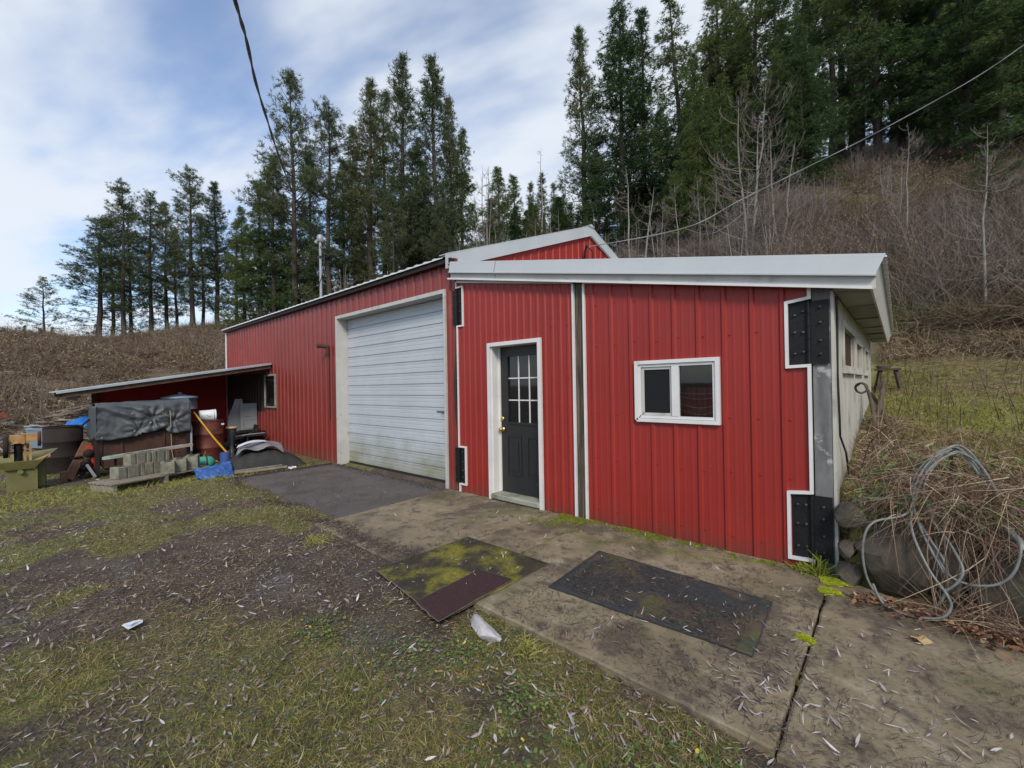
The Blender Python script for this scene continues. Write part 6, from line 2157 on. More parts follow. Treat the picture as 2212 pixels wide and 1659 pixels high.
def floor_mat(name, quad, z, th, mt, label, seed, edge=None, curl=0.02):
    q = [Vector((*p, 0)) for p in quad]
    nx = ny = 28
    rng = np.random.default_rng(seed)
    V = []
    for i in range(nx + 1):
        for j in range(ny + 1):
            u, v = i / nx, j / ny
            p = q[0] * (1 - u) * (1 - v) + q[1] * u * (1 - v) + q[2] * u * v + q[3] * (1 - u) * v
            e = min(u, 1 - u, v, 1 - v)
            w = .012 * (N1(u * 6 + seed, v * 6, 1) - .5) * (1 if e < .001 else .2)
            V.append((p.x + w, p.y + w, z + (N1(u * 3 + seed, v * 3, 1.5) - .5) * curl * .6))
    V = np.array(V)
    V[:, 2] = np.maximum(V[:, 2], z + .002)
    i = np.arange(nx)[:, None] * (ny + 1) + np.arange(ny)[None]
    F = np.stack([i, i + ny + 1, i + ny + 2, i + 1], -1).reshape(-1, 4)
    c = V.mean(0); c[2] = z
    root = empty(name, tuple(c), 0, label, 'mat')
    o = mesh_np('pile', V - c, F, mt, root, smooth=True)
    s_ = o.modifiers.new('thickness', 'SOLIDIFY'); s_.thickness = th; s_.offset = 1
    b = MB()
    ring = [V[i_ * (ny + 1)] for i_ in range(nx + 1)] + [V[nx * (ny + 1) + j_] for j_ in range(1, ny + 1)] + [V[i_ * (ny + 1) + ny] for i_ in range(nx - 1, -1, -1)] + [V[j_] for j_ in range(ny - 1, -1, -1)]
    cc_ = Vector(c)
    for a_, b_ in zip(ring, ring[1:]):
        a_, b_ = Vector(a_), Vector(b_)
        o1 = (a_ - cc_); o1.z = 0; o1.normalize(); o2 = (b_ - cc_); o2.z = 0; o2.normalize()
        v_ = [a_ + o1 * .010 - cc_, b_ + o2 * .010 - cc_, b_ - cc_, a_ - cc_]
        v_ = [Vector((p.x, p.y, p.z + .001)) for p in v_] + [Vector((p.x, p.y, p.z + th * .6)) for p in v_]
        b.add(v_, [(0, 1, 5, 4), (4, 5, 6, 7), (2, 3, 7, 6)])
    b.build('edge_binding', M['mat_binding'] if edge is None else edge, root)
    return root


floor_mat('moss_mat', [(1.71, -2.31), (2.40, -2.41), (2.76, -1.30), (1.73, -1.29)][0:1] + [(2.75, -2.46), (2.76, -1.30), (1.73, -1.29)], .008, .007, M['mat_mossy'], 'square mat overgrown with yellow-green moss before the entry door', 3)
floor_mat('carpet_offcut', [(2.45, -2.44), (2.77, -2.50), (2.735, -1.75), (2.41, -1.79)], .024, .007, M['mat_maroon'], 'narrow maroon carpet offcut lying across the mossy mat', 5)
floor_mat('rubber_mat', [(3.02, -1.64), (4.38, -1.58), (4.33, -.84), (2.95, -.79)], .014, .008, M['mat_black'], 'long black rubber mat strewn with leaves under the white window', 7, edge=M['dark_plastic'])

# ------------------------------------------------------------------ stones, hose and scrub by the right corner


def rock(name, c, r, seed, label, mt, cat='rock', group=None, n=4, flat=.0):
    import bmesh
    bm = bmesh.new(); bmesh.ops.create_icosphere(bm, subdivisions=n, radius=1)
    rg = random.Random(seed)
    planes = [(Vector((rg.gauss(0, 1), rg.gauss(0, 1), rg.gauss(0, 1))).normalized(), rg.uniform(.55, .85)) for _ in range(15)]
    for v in bm.verts:
        p = v.co.copy()
        for nn, dd_ in planes:
            t_ = p.dot(nn)
            if t_ > dd_: p -= nn * (t_ - dd_)
        p *= 1.12 + .10 * (N1(p.x * 2 + seed, p.y * 2 + p.z, 1.4) - .5) + .05 * (N1(p.x * 7 + seed, p.y * 7 + p.z * 5, 1.4) - .5)
        v.co = Vector((p.x * r[0], p.y * r[1], p.z * r[2]))
    me = bpy.data.meshes.new(name); bm.to_mesh(me); bm.free()
    me.materials.append(mt)
    for p in me.polygons: p.use_smooth = True
    o = bpy.data.objects.new(name, me); C.objects.link(o); o.location = c; o.rotation_euler = (0, 0, rg.uniform(-.3, .3))
    try:
        me.set_sharp_from_angle(angle=radians(28))
    except Exception: pass
    return tag(o, label, cat, group)


for c, r, s_, l in [
    ((4.735, -.06, .50), (.105, .15, .10), 1, 'squarish boulder topping the stone bank right against the corner post'),
    ((4.705, -.13, .25), (.065, .09, .07), 2, 'fist-sized mossy stone in the gap beside the corner post'),
    ((4.715, -.12, .08), (.085, .10, .095), 3, 'round stone low beside the foot of the corner post'),
    ((4.965, -.06, .25), (.235, .22, .37), 4, 'large flat-faced boulder framed by the left loop of the hose'),
    ((5.25, .04, .30), (.17, .24, .33), 5, 'dark boulder behind the crossing strands of the hose'),
    ((5.53, -.10, .20), (.29, .24, .38), 6, 'broad boulder at the right of the bank under the right hose loop'),
    ((6.02, -.08, .25), (.30, .25, .38), 7, 'boulder at the right end of the stone bank'),
    ((6.6, -.1, .22), (.34, .28, .36), 8, 'outermost boulder beyond the right end of the bank'),
    ((4.85, .12, .60), (.14, .14, .08), 9, 'flat capstone half covered by dead stems beside the side wall'),
    ((5.02, .22, .58), (.16, .14, .09), 10, 'low stone under the dry grass on top of the bank'),
]:
    rock('boulder', c, r, s_, l, M['stone'])
rock('concrete_chunk', (3.02, -2.33, -.005), (.17, .055, .045), 33, 'pale chunk of broken concrete by the corner of the mossy mat', M['white_stone'], 'concrete chunk').rotation_euler = (0, 0, -.25)

for (x_, y_, r_, s_, l) in [(4.62, -.20, .085, 1, 'larger bright yellow moss cushion nearest the corner post'), (4.61, -.40, .060, 2, 'bright yellow moss cushion in the slab joint below the larger one'),
                            (4.575, -1.20, .040, 3, 'small bright moss cushion half way down the slab joint')]:
    rng = np.random.default_rng(s_)
    n = 2600
    a = rng.random(n) * 6.28; q = np.sqrt(rng.random(n)) * r_ * (1 + .18 * np.sin(a * 3 + s_))
    P = np.stack([x_ + q * np.cos(a) * 1.2, y_ + q * np.sin(a) * .8, .006 + .022 * (1 - (q / r_ / 1.3) ** 2)], 1)
    D = unit(rng.normal(size=(n, 3)) * .6 + [0, 0, 1])
    V, F = ribbons(P, D, rng.uniform(.006, .013, n), np.full(n, .004), rng, 1, .3)
    m2 = MB(); m2.lathe([(r_ * .85, -.01), (r_ * .78, .004), (r_ * .5, .014), (0, .018)], (0, 0, 0), 18)
    V2 = np.array(m2.v); V2[:, 0] *= 1.2; V2[:, 1] *= .8; V2 += [x_, y_, .0]
    V, F = cat_vf((V2, np.array(m2.f)), (V, F))
    c = np.array([x_, y_, 0])
    o = mesh_np('moss_cushion', V - c, F, M['moss_bright'], smooth=False); o.location = c
    tag(o, l, 'moss')


def smooth_path(pts, k=8):
    P = [Vector(p) for p in pts]; out = []
    for i in range(len(P) - 1):
        p0 = P[max(i - 1, 0)]; p1 = P[i]; p2 = P[i + 1]; p3 = P[min(i + 2, len(P) - 1)]
        for j in range(k):
            t_ = j / k
            out.append(.5 * ((2 * p1) + (-p0 + p2) * t_ + (2 * p0 - 5 * p1 + 4 * p2 - p3) * t_ ** 2 + (-p0 + 3 * p1 - 3 * p2 + p3) * t_ ** 3))
    out.append(P[-1]); return out


t = Thing('garden_hose', (5.2, -.3, 0), 'coiled grey-green hose hung on a rusty stake over the boulders', 'hose')
loops = [
    [(5.29, .26, 1.02), (5.20, .16, .95), (5.10, .0, .80), (5.04, -.22, .62), (4.86, -.36, .55), (4.805, -.38, .38), (4.83, -.38, .15), (4.93, -.40, .035), (5.08, -.40, .02), (5.19, -.38, .12), (5.22, -.36, .33), (5.14, -.30, .50), (5.06, -.12, .66), (5.10, .05, .86), (5.22, .2, 1.0), (5.30, .27, 1.03), (5.38, .22, .97), (5.44, .05, .80)],
    [(5.44, .05, .82), (5.37, .20, .98), (5.29, .27, 1.035), (5.18, .12, .92), (5.07, -.05, .72), (5.10, -.24, .55), (5.18, -.32, .38), (5.23, -.36, .29), (5.32, -.37, .265), (5.43, -.37, .30), (5.50, -.37, .40), (5.53, -.33, .55), (5.50, -.20, .62)],
    [(5.46, .02, .80), (5.39, .22, .99), (5.30, .28, 1.05), (5.16, .10, .94), (5.08, -.02, .78), (5.07, -.15, .64), (5.12, -.28, .48), (5.20, -.34, .30)],
    [(5.40, .10, .88), (5.32, .26, 1.01), (5.20, .18, .93), (5.13, .06, .80), (5.12, -.05, .70)],
]
loops += [
    [(5.47, .0, .78), (5.40, .16, .95), (5.29, .24, 1.0), (5.14, .08, .88), (5.06, -.10, .66), (5.05, -.26, .52), (5.12, -.38, .33), (5.20, -.42, .20), (5.215, -.42, .12), (5.16, -.44, .05), (5.02, -.44, .022), (4.90, -.42, .05), (4.845, -.40, .16)],
    [(5.10, .02, .74), (5.16, -.1, .58), (5.24, -.30, .45), (5.27, -.38, .36), (5.24, -.40, .28), (5.19, -.40, .22)],
]
for i, lp_ in enumerate(loops):
    m_ = MB(); m_.tube(smooth_path([(a + .003 * i, b - .012 * i, c) for a, b, c in lp_]), .0078, 8)
    t.part(m_, 'coil', M['hose'])
m_ = MB(); m_.tube([(5.49, -.20, .61), (5.535, -.33, .56), (5.54, -.345, .52)], .017, 10)
t.part(m_, 'coupling', M['hose'])
m_ = MB(); m_.box(5.283, 5.300, .295, .307, .55, 1.06)
single(m_, 'iron_stake', M['rust'], 'rusty iron stake holding up the hose coil', 'stake')

t = Thing('wooden_stool', (4.83, 6.75, 1.1), 'weathered splay-legged stool with a white pan on the grass behind the addition', 'stool')
zb = gz(4.83, 6.7)
m_ = MB(); m_.obox((4.86, 6.75, zb + .46), (.19, .0, 0), (0, .16, 0), (0, 0, .018))
t.part(m_, 'seat', M['wood_dark'])
for sx in (-1, 1):
    for sy in (-1, 1):
        m_ = MB(); m_.beam((4.86 + sx * .11, 6.75 + sy * .1, zb + .45), (4.86 + sx * .19, 6.75 + sy * .16, zb - .02), .06, .045)
        t.part(m_, 'leg', M['wood_grey'])
m_ = MB(); m_.lathe([(0, 0), (.09, .0), (.13, .05), (.14, .052), (.12, .05), (.085, .01), (0, .008)], (4.80, 6.72, zb + .480), 22)
single(m_, 'enamel_pan', M['white_plastic'], 'white enamel pan resting on the splay-legged stool', 'pan')
for i, (p0, p1, r_) in enumerate([((4.72, 2.6, .80), (4.86, 3.5, 1.52), .035), ((4.78, 2.3, .78), (4.70, 3.3, 1.40), .028), ((4.95, 2.4, .80), (4.72, 3.6, 1.35), .03)]):
    m_ = MB(); m_.tube(smooth_path([p0, tuple((Vector(p0) + Vector(p1)) / 2 + Vector((.03, 0, .03))), p1], 5), [r_ * (1 - .03 * k) for k in range(11)], 8)
    single(m_, 'fallen_branch', M['brown_log'], ['thick rotten branch leaning along the side wall', 'thin rotten branch leaning closest to the side windows', 'crooked rotten branch lying lowest beside the side wall'][i], 'branch')
m_ = MB(); m_.tube(smooth_path([(AX + .05 + .05 * cos(a) + .03, 1.9 + .03 * a, 1.45 + .055 * sin(a)) for a in np.linspace(0, 9, 14)], 3), .012, 7)
single(m_, 'rope_coil', M['brown_log'], 'small dark coil of rope hanging under the first side window', 'rope')

# ------------------------------------------------------------------ overhead cables


def cable(name, pts, r, mt, label, n=8, twist=0):
    m_ = MB()
    P = smooth_path(pts, 12)
    if twist:
        out = [[], []]
        for i, p in enumerate(P):
            dv = (P[min(i + 1, len(P) - 1)] - P[max(i - 1, 0)]).normalized(); a_ = dv.cross(Vector((0, 0, 1))).normalized(); b_ = dv.cross(a_)
            ph = i * twist
            for k in (0, 1): out[k].append(p + (a_ * cos(ph + k * pi) + b_ * sin(ph + k * pi)) * r * .8)
        for k in (0, 1): m_.tube(out[k], r, n)
    else: m_.tube(P, r, n)
    return single(m_, name, mt, label, 'cable')


def along(px, py, d):
    az, tn = sight(px, py)
    return (CAM[0] + sin(az) * d, CAM[1] + cos(az) * d, CAM[2] + tn * d)


cable('overhead_cable', [along(490, -60, 4.6), along(516, 30, 5.2), along(533, 90, 5.8), along(553, 180, 6.8), along(579, 265, 8.0), along(600, 330, 9.0), along(632, 415, 10.2), along(665, 478, 10.9), (-5.12, .30, 5.0)], .0115, M['cable_black'],
      'thick black twisted service cable sagging down to the roof mast', twist=.35)
cable('overhead_cable', [along(2290, 40, 20), along(2212, 97, 17), along(2100, 172, 14.5), along(1900, 283, 12), along(1740, 363, 10.6), along(1600, 432, 9.8), along(1480, 492, 9.4), (.20, 3.6, 4.43)], .0062, M['cable_white'],
      'pale twin wire running from the upper right down to the gable', twist=.35)
cable('overhead_cable', [along(1640, 412, 10.2), along(1600, 465, 10.1), along(1535, 505, 9.9), along(1480, 494, 9.5)], .005, M['cable_white'], 'slack loop of wire hanging below the pale twin wire')

# ------------------------------------------------------------------ ground cover and litter
M['leaf_litter'] = mat('fallen_willow_leaves', [(.0, (.26, .24, .25)), (.10, (.46, .44, .44)), (.18, (.22, .19, .19)), (.34, (.17, .12, .10)), (.50, (.10, .068, .055)), (.64, (.32, .27, .23)), (.76, (.24, .17, .11)), (.88, (.065, .045, .04))],
                       island='hard', rough=.6)
M['leaf_pale'] = mat('pale_fallen_willow_leaves', [(.0, (.32, .30, .31)), (.2, (.50, .48, .48)), (.42, (.24, .21, .21)), (.6, (.40, .36, .34)), (.74, (.15, .105, .095)), (.88, (.30, .24, .18))], island='hard', rough=.55)
M['debris'] = mat('dark_twiggy_debris', [(.0, (.030, .022, .020)), (.4, (.06, .044, .038)), (.75, (.10, .075, .062)), (.92, (.16, .13, .11))], island='hard', rough=.85)
M['gravel'] = mat('grey_gravel', [(.0, (.04, .040, .043)), (.3, (.07, .072, .078)), (.6, (.11, .112, .118)), (.85, (.17, .165, .16)), (.96, (.28, .27, .26))], island='hard', rough=.85)
M['clover'] = mat('clover_green', [(.0, (.05, .10, .02)), (.5, (.10, .155, .03)), (.85, (.17, .19, .05)), (.985, (.50, .36, .03))], island='hard', rough=.6)
M['red_stem'] = mat('reddish_dead_stems', [(.0, (.09, .045, .032)), (.3, (.19, .11, .075)), (.6, (.32, .24, .16)), (.85, (.44, .36, .26)), (.97, (.12, .05, .04))], island='hard', rough=.75)
SPINDLE = np.array([.12, .85, 1.0, .62, .05])


def in_slab(x, y):
    return ((x > -3.66) & (x < 0) & (y > -1.88) & (y < 0)) | ((x >= 0) & (x < 4.6) & (y > -2.15) & (y < 0)) | ((x >= 4.6) & (y > -2.2) & (y < -.35))


def in_build(x, y):
    return ((x > -11.1) & (x < 4.63) & (y > -.01) & (y < 8)) | ((x > 4.4) & (x < 4.63) & (y > -.03) & (y < 6.3))


def litter_z(x, y):
    z = terrain(x, y)
    return np.where(in_slab(x, y), .013, z)


def polar(rng, n, d0, d1, a0=-94, a1=12, power=1.0):
    az = np.radians(rng.uniform(a0, a1, n)); d = d0 + (d1 - d0) * rng.random(n) ** power
    return CAM[0] + np.sin(az) * d, CAM[1] + np.cos(az) * d, d


rng = np.random.default_rng(100)
# grass of the yard
x, y, d = polar(rng, 460000, .9, 14.5, -97, 14, 1.35)
g, b_, br, fo = zone_masks(x, y)
k = (rng.random(len(x)) < (.16 + 1.1 * g) * (.40 + 1.3 * fbm(x, y, 5, 3) ** 1.5)) & ~in_slab(x, y) & ~in_build(x, y) & (g + .12 > rng.random(len(x)) * .6) & ~((x > 4.65) & (y > -.4))
x, y, d, g = x[k], y[k], d[k], g[k]
n = len(x); th = rng.random(n) * 6.28; el = rng.uniform(.15, 1.25, n)
D = np.stack([np.cos(el) * np.cos(th), np.cos(el) * np.sin(th), np.sin(el)], 1)
V, F = ribbons(np.stack([x, y, terrain(x, y) - .003], 1), D, rng.uniform(.018, .062, n) * (.6 + .6 * np.clip(g, 0, 1)), rng.uniform(.0022, .0042, n) * (1 + d * .07), rng, 2, .5, .25)
tag(mesh_np('grass', V, F, M['grass']), kind='stuff')
# dead straw among it
x, y, d = polar(rng, 210000, .9, 14.5, -97, 14, 1.35)
k = ~in_slab(x, y) & ~in_build(x, y) & (fbm(x + 9, y, 1.4, 3) + rng.normal(size=len(x)) * .1 > .44) & ~((x > 4.65) & (y > -.4))
x, y, d = x[k], y[k], d[k]; n = len(x)
th = rng.random(n) * 6.28; el = rng.uniform(.0, .45, n)
D = np.stack([np.cos(el) * np.cos(th), np.cos(el) * np.sin(th), np.sin(el)], 1)
V, F = ribbons(np.stack([x, y, terrain(x, y) + .002], 1), D, rng.uniform(.02, .09, n), rng.uniform(.0018, .004, n) * (1 + d * .07), rng, 2, .5, .3)
tag(mesh_np('dead_grass', V, F, M['straw']), kind='stuff')
# leaves
def leaves(name, n, mm, d0, d1, Ls, keep, seed, wr=.19, tilt=.35, power=1.2, a0=-97, a1=14):
    rng = np.random.default_rng(seed)
    x, y, d = polar(rng, n, d0, d1, a0, a1, power)
    k = ~in_build(x, y) & keep(x, y, rng)
    x, y, d = x[k], y[k], d[k]; n = len(x)
    th = rng.random(n) * 6.28; el = np.abs(rng.normal(size=n)) * tilt * .4
    D = np.stack([np.cos(el) * np.cos(th), np.cos(el) * np.sin(th), np.sin(el)], 1)
    side = unit(np.cross(D, [0, 0, 1.0]) + rng.normal(size=(n, 3)) * [0, 0, tilt])
    L = rng.uniform(Ls[0], Ls[1], n)
    z = litter_z(x, y) + rng.uniform(.002, .006, n) + np.where(in_slab(x, y), .0, .010)
    V, F = ribbons(np.stack([x, y, z], 1), D, L, L * wr * rng.uniform(.45, 1.5, n), rng, 4, .45, 0, SPINDLE, side)
    V[:, 2] = np.maximum(V[:, 2], np.repeat(z, 10) + .0005)
    return tag(mesh_np(name, V, F, mm), kind='stuff')


leaves('fallen_leaves', 44000, M['leaf_litter'], .9, 13.5, (.012, .050), lambda x, y, r: ~in_slab(x, y) & (r.random(len(x)) < .30 + 1.0 * sstep(.42, .62, fbm(x + 3, y + 60, .9, 3)) + .4 * (x < 1.5)) & ~((x > 4.65) & (y > -.4)), 5, tilt=.6, wr=.22)
leaves('fallen_leaves', 9000, M['leaf_pale'], .9, 9.0, (.014, .066), lambda x, y, r: in_slab(x, y) & (fbm(x * 2 + 4, y * 2, 1.5, 3) > .44) & (r.random(len(x)) < .12 + .75 * np.exp(-(y + .35) ** 2 / .12) * (x > 1.2) + .55 * (x > 4.2) + .25 * (x > 2.8)), 6, tilt=.25, wr=.15)
leaves('fallen_leaves', 2600, M['leaf_pale'], 1.0, 7.5, (.02, .06), lambda x, y, r: ~in_slab(x, y) & (fbm(x * 1.0 + 8, y, 1.6, 3) > .53) & ~((x > 4.65) & (y > -.4)), 8, tilt=.7, wr=.24)


def debris(name, n, mm, d0, d1, L, W, keep, seed, el1=.15, a0=-97, a1=14, zoff=.001, power=1.2, bend=.6):
    rng = np.random.default_rng(seed)
    x, y, d = polar(rng, n, d0, d1, a0, a1, power)
    k = ~in_build(x, y) & keep(x, y, rng)
    x, y, d = x[k], y[k], d[k]; n = len(x)
    th = rng.random(n) * 6.28; el = rng.uniform(0, el1, n)
    D = np.stack([np.cos(el) * np.cos(th), np.cos(el) * np.sin(th), np.sin(el)], 1)
    z = litter_z(x, y) + zoff
    V, F = ribbons(np.stack([x, y, z], 1), D, rng.uniform(L[0], L[1], n), rng.uniform(W[0], W[1], n) * (1 + d * .05), rng, 3, bend, 0, side=unit(np.cross(D, [0, 0, 1.0]) + rng.normal(size=(n, 3)) * .25))
    V[:, 2] = np.maximum(V[:, 2], np.repeat(z, 8))
    return tag(mesh_np(name, V, F, mm), kind='stuff')


debris('twig_litter', 110000, M['debris'], .9, 12, (.008, .060), (.0018, .0045),
       lambda x, y, r: in_slab(x, y) & (r.random(len(x)) < .03 + .9 * sstep(.50, .62, fbm(x * 1.3, y * 1.3, 1.2, 4)) + .9 * np.exp(-((y + 1.9) / .16) ** 2) * (x > 3.0) + .8 * np.exp(-((y + .12) / .10) ** 2) + .9 * np.exp(-((x - 5.4) / .5) ** 2 - ((y + 1.2) / .35) ** 2)), 21)
debris('twig_litter', 70000, M['debris'], .9, 13, (.012, .06), (.0018, .005), lambda x, y, r: ~in_slab(x, y) & ~((x > 4.65) & (y > -.4)), 22, el1=.5, zoff=.003)
# litter lying on the two mats
for (xa, xb, ya, yb, nn, sd_, zz) in ((3.05, 4.3, -1.6, -.85, 7000, 31, .026), (1.78, 2.7, -2.3, -1.33, 900, 32, .022)):
    rng = np.random.default_rng(sd_)
    x = rng.uniform(xa, xb, nn); y = rng.uniform(ya, yb, nn)
    k = fbm(x + 5, y, 2.2, 3) + .1 * rng.normal(size=nn) > .5
    x, y = x[k], y[k]; n = len(x); th = rng.random(n) * 6.28
    D = np.stack([np.cos(th), np.sin(th), rng.uniform(0, .2, n)], 1)
    V, F = ribbons(np.stack([x, y, np.full(n, zz)], 1), D, rng.uniform(.01, .05, n), rng.uniform(.0015, .004, n), rng, 2, .6)
    V[:, 2] = np.maximum(V[:, 2], zz)
    tag(mesh_np('twig_litter', V, F, M['debris']), kind='stuff')
    n = 40; x = rng.uniform(xa, xb, n); y = rng.uniform(ya, yb, n); th = rng.random(n) * 6.28
    D = np.stack([np.cos(th), np.sin(th), rng.uniform(0, .15, n)], 1); L = rng.uniform(.03, .06, n)
    V, F = ribbons(np.stack([x, y, np.full(n, zz + .004)], 1), D, L, L * .17, rng, 4, .3, 0, SPINDLE, unit(np.cross(D, [0, 0, 1.0])))
    V[:, 2] = np.maximum(V[:, 2], zz + .003)
    tag(mesh_np('fallen_leaves', V, F, M['leaf_pale']), kind='stuff')


# gravel
def pebbles(name, x, y, z, r, mm, rng):
    n = len(x)
    base = unit(np.array([[1, 0, 0], [0, 1, 0], [-1, 0, 0], [0, -1, 0], [0, 0, 1], [0, 0, -1], [.7, .7, .5], [-.7, .6, .5], [-.6, -.7, .5], [.7, -.7, .4]], float))
    tri = np.array([[0, 6, 9], [6, 1, 7], [7, 2, 8], [8, 3, 9], [4, 9, 6], [4, 6, 7], [4, 7, 8], [4, 8, 9], [0, 1, 6], [1, 2, 7], [2, 3, 8], [3, 0, 9]])
    V = base[None] * r[:, None, None] * rng.uniform(.7, 1.3, (n, 10, 1)) * np.stack([rng.uniform(.8, 1.4, n), rng.uniform(.7, 1.1, n), rng.uniform(.4, .7, n)], 1)[:, None]
    a = rng.random(n) * 6.28; ca, sa = np.cos(a)[:, None], np.sin(a)[:, None]
    X = V[..., 0] * ca - V[..., 1] * sa; Y = V[..., 0] * sa + V[..., 1] * ca
    V = np.stack([X + x[:, None], Y + y[:, None], V[..., 2] + z[:, None]], -1).reshape(-1, 3)
    F = (tri[None] + (np.arange(n) * 10)[:, None, None]).reshape(-1, 3)
    return tag(mesh_np(name, V, F, mm), kind='stuff')


rng = np.random.default_rng(61)
x, y, d = polar(rng, 26000, .9, 10, -97, 14, 1.3)
k = ~in_slab(x, y) & ~in_build(x, y) & (fbm(x + 70, y, .8, 3) + .06 * rng.normal(size=len(x)) > .50) & ~((x > 4.65) & (y > -.4))
x, y = x[k], y[k]
pebbles('gravel', x, y, terrain(x, y) + .002, rng.uniform(.003, .011, len(x)), M['gravel'], rng)

# moss along the wall foot and in the joints
rng = np.random.default_rng(71)
n = 34000
x = np.concatenate([rng.uniform(2.0, 4.55, n), 4.605 + rng.normal(size=3000) * .005, 2.385 + rng.normal(size=1500) * .012 + 0, rng.uniform(1.7, 2.6, 1200)])
y = np.concatenate([-.030 - np.abs(rng.normal(size=n)) * .10 * (1 + .6 * np.sin(rng.uniform(2.0, 4.55, n) * 0 + x[:n] * 4)), rng.uniform(-2.2, -.1, 3000), rng.uniform(-.9, -.1, 1500), -.42 + rng.normal(size=1200) * .05])
k = (fbm(x * 3, y * 3, 1.6, 3) > np.where(np.arange(len(x)) >= n, .52, .40))
x, y = x[k], y[k]; n = len(x)
D = unit(rng.normal(size=(n, 3)) * .7 + [0, 0, 1])
V, F = ribbons(np.stack([x, y, np.where(np.abs(x - 4.605) < .02, -.008, .009)], 1), D, rng.uniform(.006, .019, n), rng.uniform(.002, .005, n), rng, 1, .3)
tag(mesh_np('moss', V, F, M['moss']), kind='stuff')
# clover and low weeds beside the slab edge
rng = np.random.default_rng(72)
cs = [(3.05, -2.55, .22), (2.85, -2.75, .25), (4.3, -2.6, .25), (4.55, -2.45, .15), (3.6, -2.6, .2), (3.9, -2.95, .25), (2.2, -3.0, .2), (4.9, -2.5, .2)]
P = []
for cx, cy, r_ in cs:
    q = rng.normal(size=(230, 2)) * r_ * .55; P.append(np.stack([cx + q[:, 0], cy + q[:, 1]], 1))
P = np.concatenate(P); k = ~in_slab(P[:, 0], P[:, 1]); P = P[k]; n = len(P)
th = rng.random(n) * 6.28
D = np.stack([np.cos(th), np.sin(th), rng.uniform(-.1, .4, n)], 1); D = unit(D)
L = rng.uniform(.009, .022, n)
V, F = ribbons(np.stack([P[:, 0], P[:, 1], terrain(P[:, 0], P[:, 1]) + rng.uniform(.01, .04, n)], 1), D, L, L * .9, rng, 3, .1, 0, np.array([.2, .95, 1, .4]), unit(np.cross(D, [0, 0, 1.0]) + rng.normal(size=(n, 3)) * .2))
tag(mesh_np('clover', V, F, M['clover']), kind='stuff')


def tuft(name, c, n, L, W, mm, label, seed, el=(.3, 1.3), r=.05, sag=.5, bend=.3):
    rng = np.random.default_rng(seed)
    th = rng.random(n) * 6.28; e = rng.uniform(el[0], el[1], n)
    D = np.stack([np.cos(e) * np.cos(th), np.cos(e) * np.sin(th), np.sin(e)], 1)
    P = np.stack([rng.normal(size=n) * r, rng.normal(size=n) * r, np.zeros(n)], 1)
    V, F = ribbons(P, D, rng.uniform(L[0], L[1], n), np.full(n, W), rng, 3, bend, sag)
    o = mesh_np(name, V, F, mm); o.location = c
    return tag(o, label, 'grass tuft' if 'tuft' in name else 'weed')


M['tuft_green'] = mat('yellow_green_grass_tuft', [(.0, (.11, .15, .018)), (.5, (.25, .265, .04)), (.9, (.32, .27, .10))], island=True, rough=.6)
tuft('grass_tuft', (.55, -2.28, -.03), 260, (.08, .20), .006, M['tuft_green'], 'yellow-green grass tuft at the near edge of the tan slab', 1, r=.06)
tuft('grass_tuft', (3.35, -2.30, -.02), 110, (.05, .15), .005, M['tuft_green'], 'grass tuft against the slab edge right of the pale concrete chunk', 2, r=.04)
tuft('fern_weed', (4.52, -.10, .01), 90, (.08, .26), .012, M['moss'], 'dark ferny weed growing at the foot of the lower right hinge', 3, el=(.5, 1.4), r=.03, sag=.3)
tuft('fern_weed', (4.40, -.09, .01), 50, (.06, .16), .010, M['moss'], 'small ferny weed on the moss left of the lower right hinge', 4, el=(.4, 1.3), r=.03)

# bench right of the addition: mossy grass, dead stems, straw
def bench_keep(x, y): return (x > 4.66) & (y > .0)
def bench(name, n, d0, d1, L, W, mm, seed, el=(.1, 1.2), sag=.3, bend=.5, thr=.0, fs=1.0, segs=3, power=1.0, a0=-6, a1=24, zoff=0):
    rng = np.random.default_rng(seed)
    x, y, d = polar(rng, n, d0, d1, a0, a1, power)
    k = bench_keep(x, y) & (fbm(x + seed, y, fs, 3) + .05 * rng.normal(size=n) > thr)
    x, y, d = x[k], y[k], d[k]; n = len(x)
    th = rng.random(n) * 6.28; e = rng.uniform(el[0], el[1], n)
    D = np.stack([np.cos(e) * np.cos(th), np.cos(e) * np.sin(th), np.sin(e)], 1)
    V, F = ribbons(np.stack([x, y, terrain(x, y) + zoff], 1), D, rng.uniform(L[0], L[1], n), rng.uniform(W[0], W[1], n), rng, segs, bend, sag)
    V[:, 0] = np.maximum(V[:, 0], 4.66)
    return tag(mesh_np(name, V, F, mm), kind='stuff')


bench('grass', 240000, 4.3, 17, (.04, .12), (.004, .009), M['tuft_green'], 81, thr=.36, fs=.7, segs=2)
bench('dead_grass', 42000, 4.3, 18, (.06, .28), (.003, .007), M['straw'], 82, el=(.0, .7), sag=.35, thr=.44, fs=.6)
bench('dead_grass', 16000, 4.15, 7.0, (.08, .30), (.003, .007), M['red_stem'], 83, el=(.0, 1.0), sag=.5, bend=.7)
bench('dead_grass', 26000, 13.5, 19, (.4, 1.1), (.010, .024), M['straw'], 84, el=(.3, 1.2), sag=.9, thr=.42, fs=.5)
bench('dead_grass', 16000, 10.0, 13.5, (.08, .30), (.004, .010), M['straw'], 87, el=(.0, .5), sag=.3)
bench('weed_stalks', 700, 7, 14, (.15, .5), (.008, .014), M['debris'], 85, el=(1.2, 1.55), sag=0, bend=.1, segs=2)


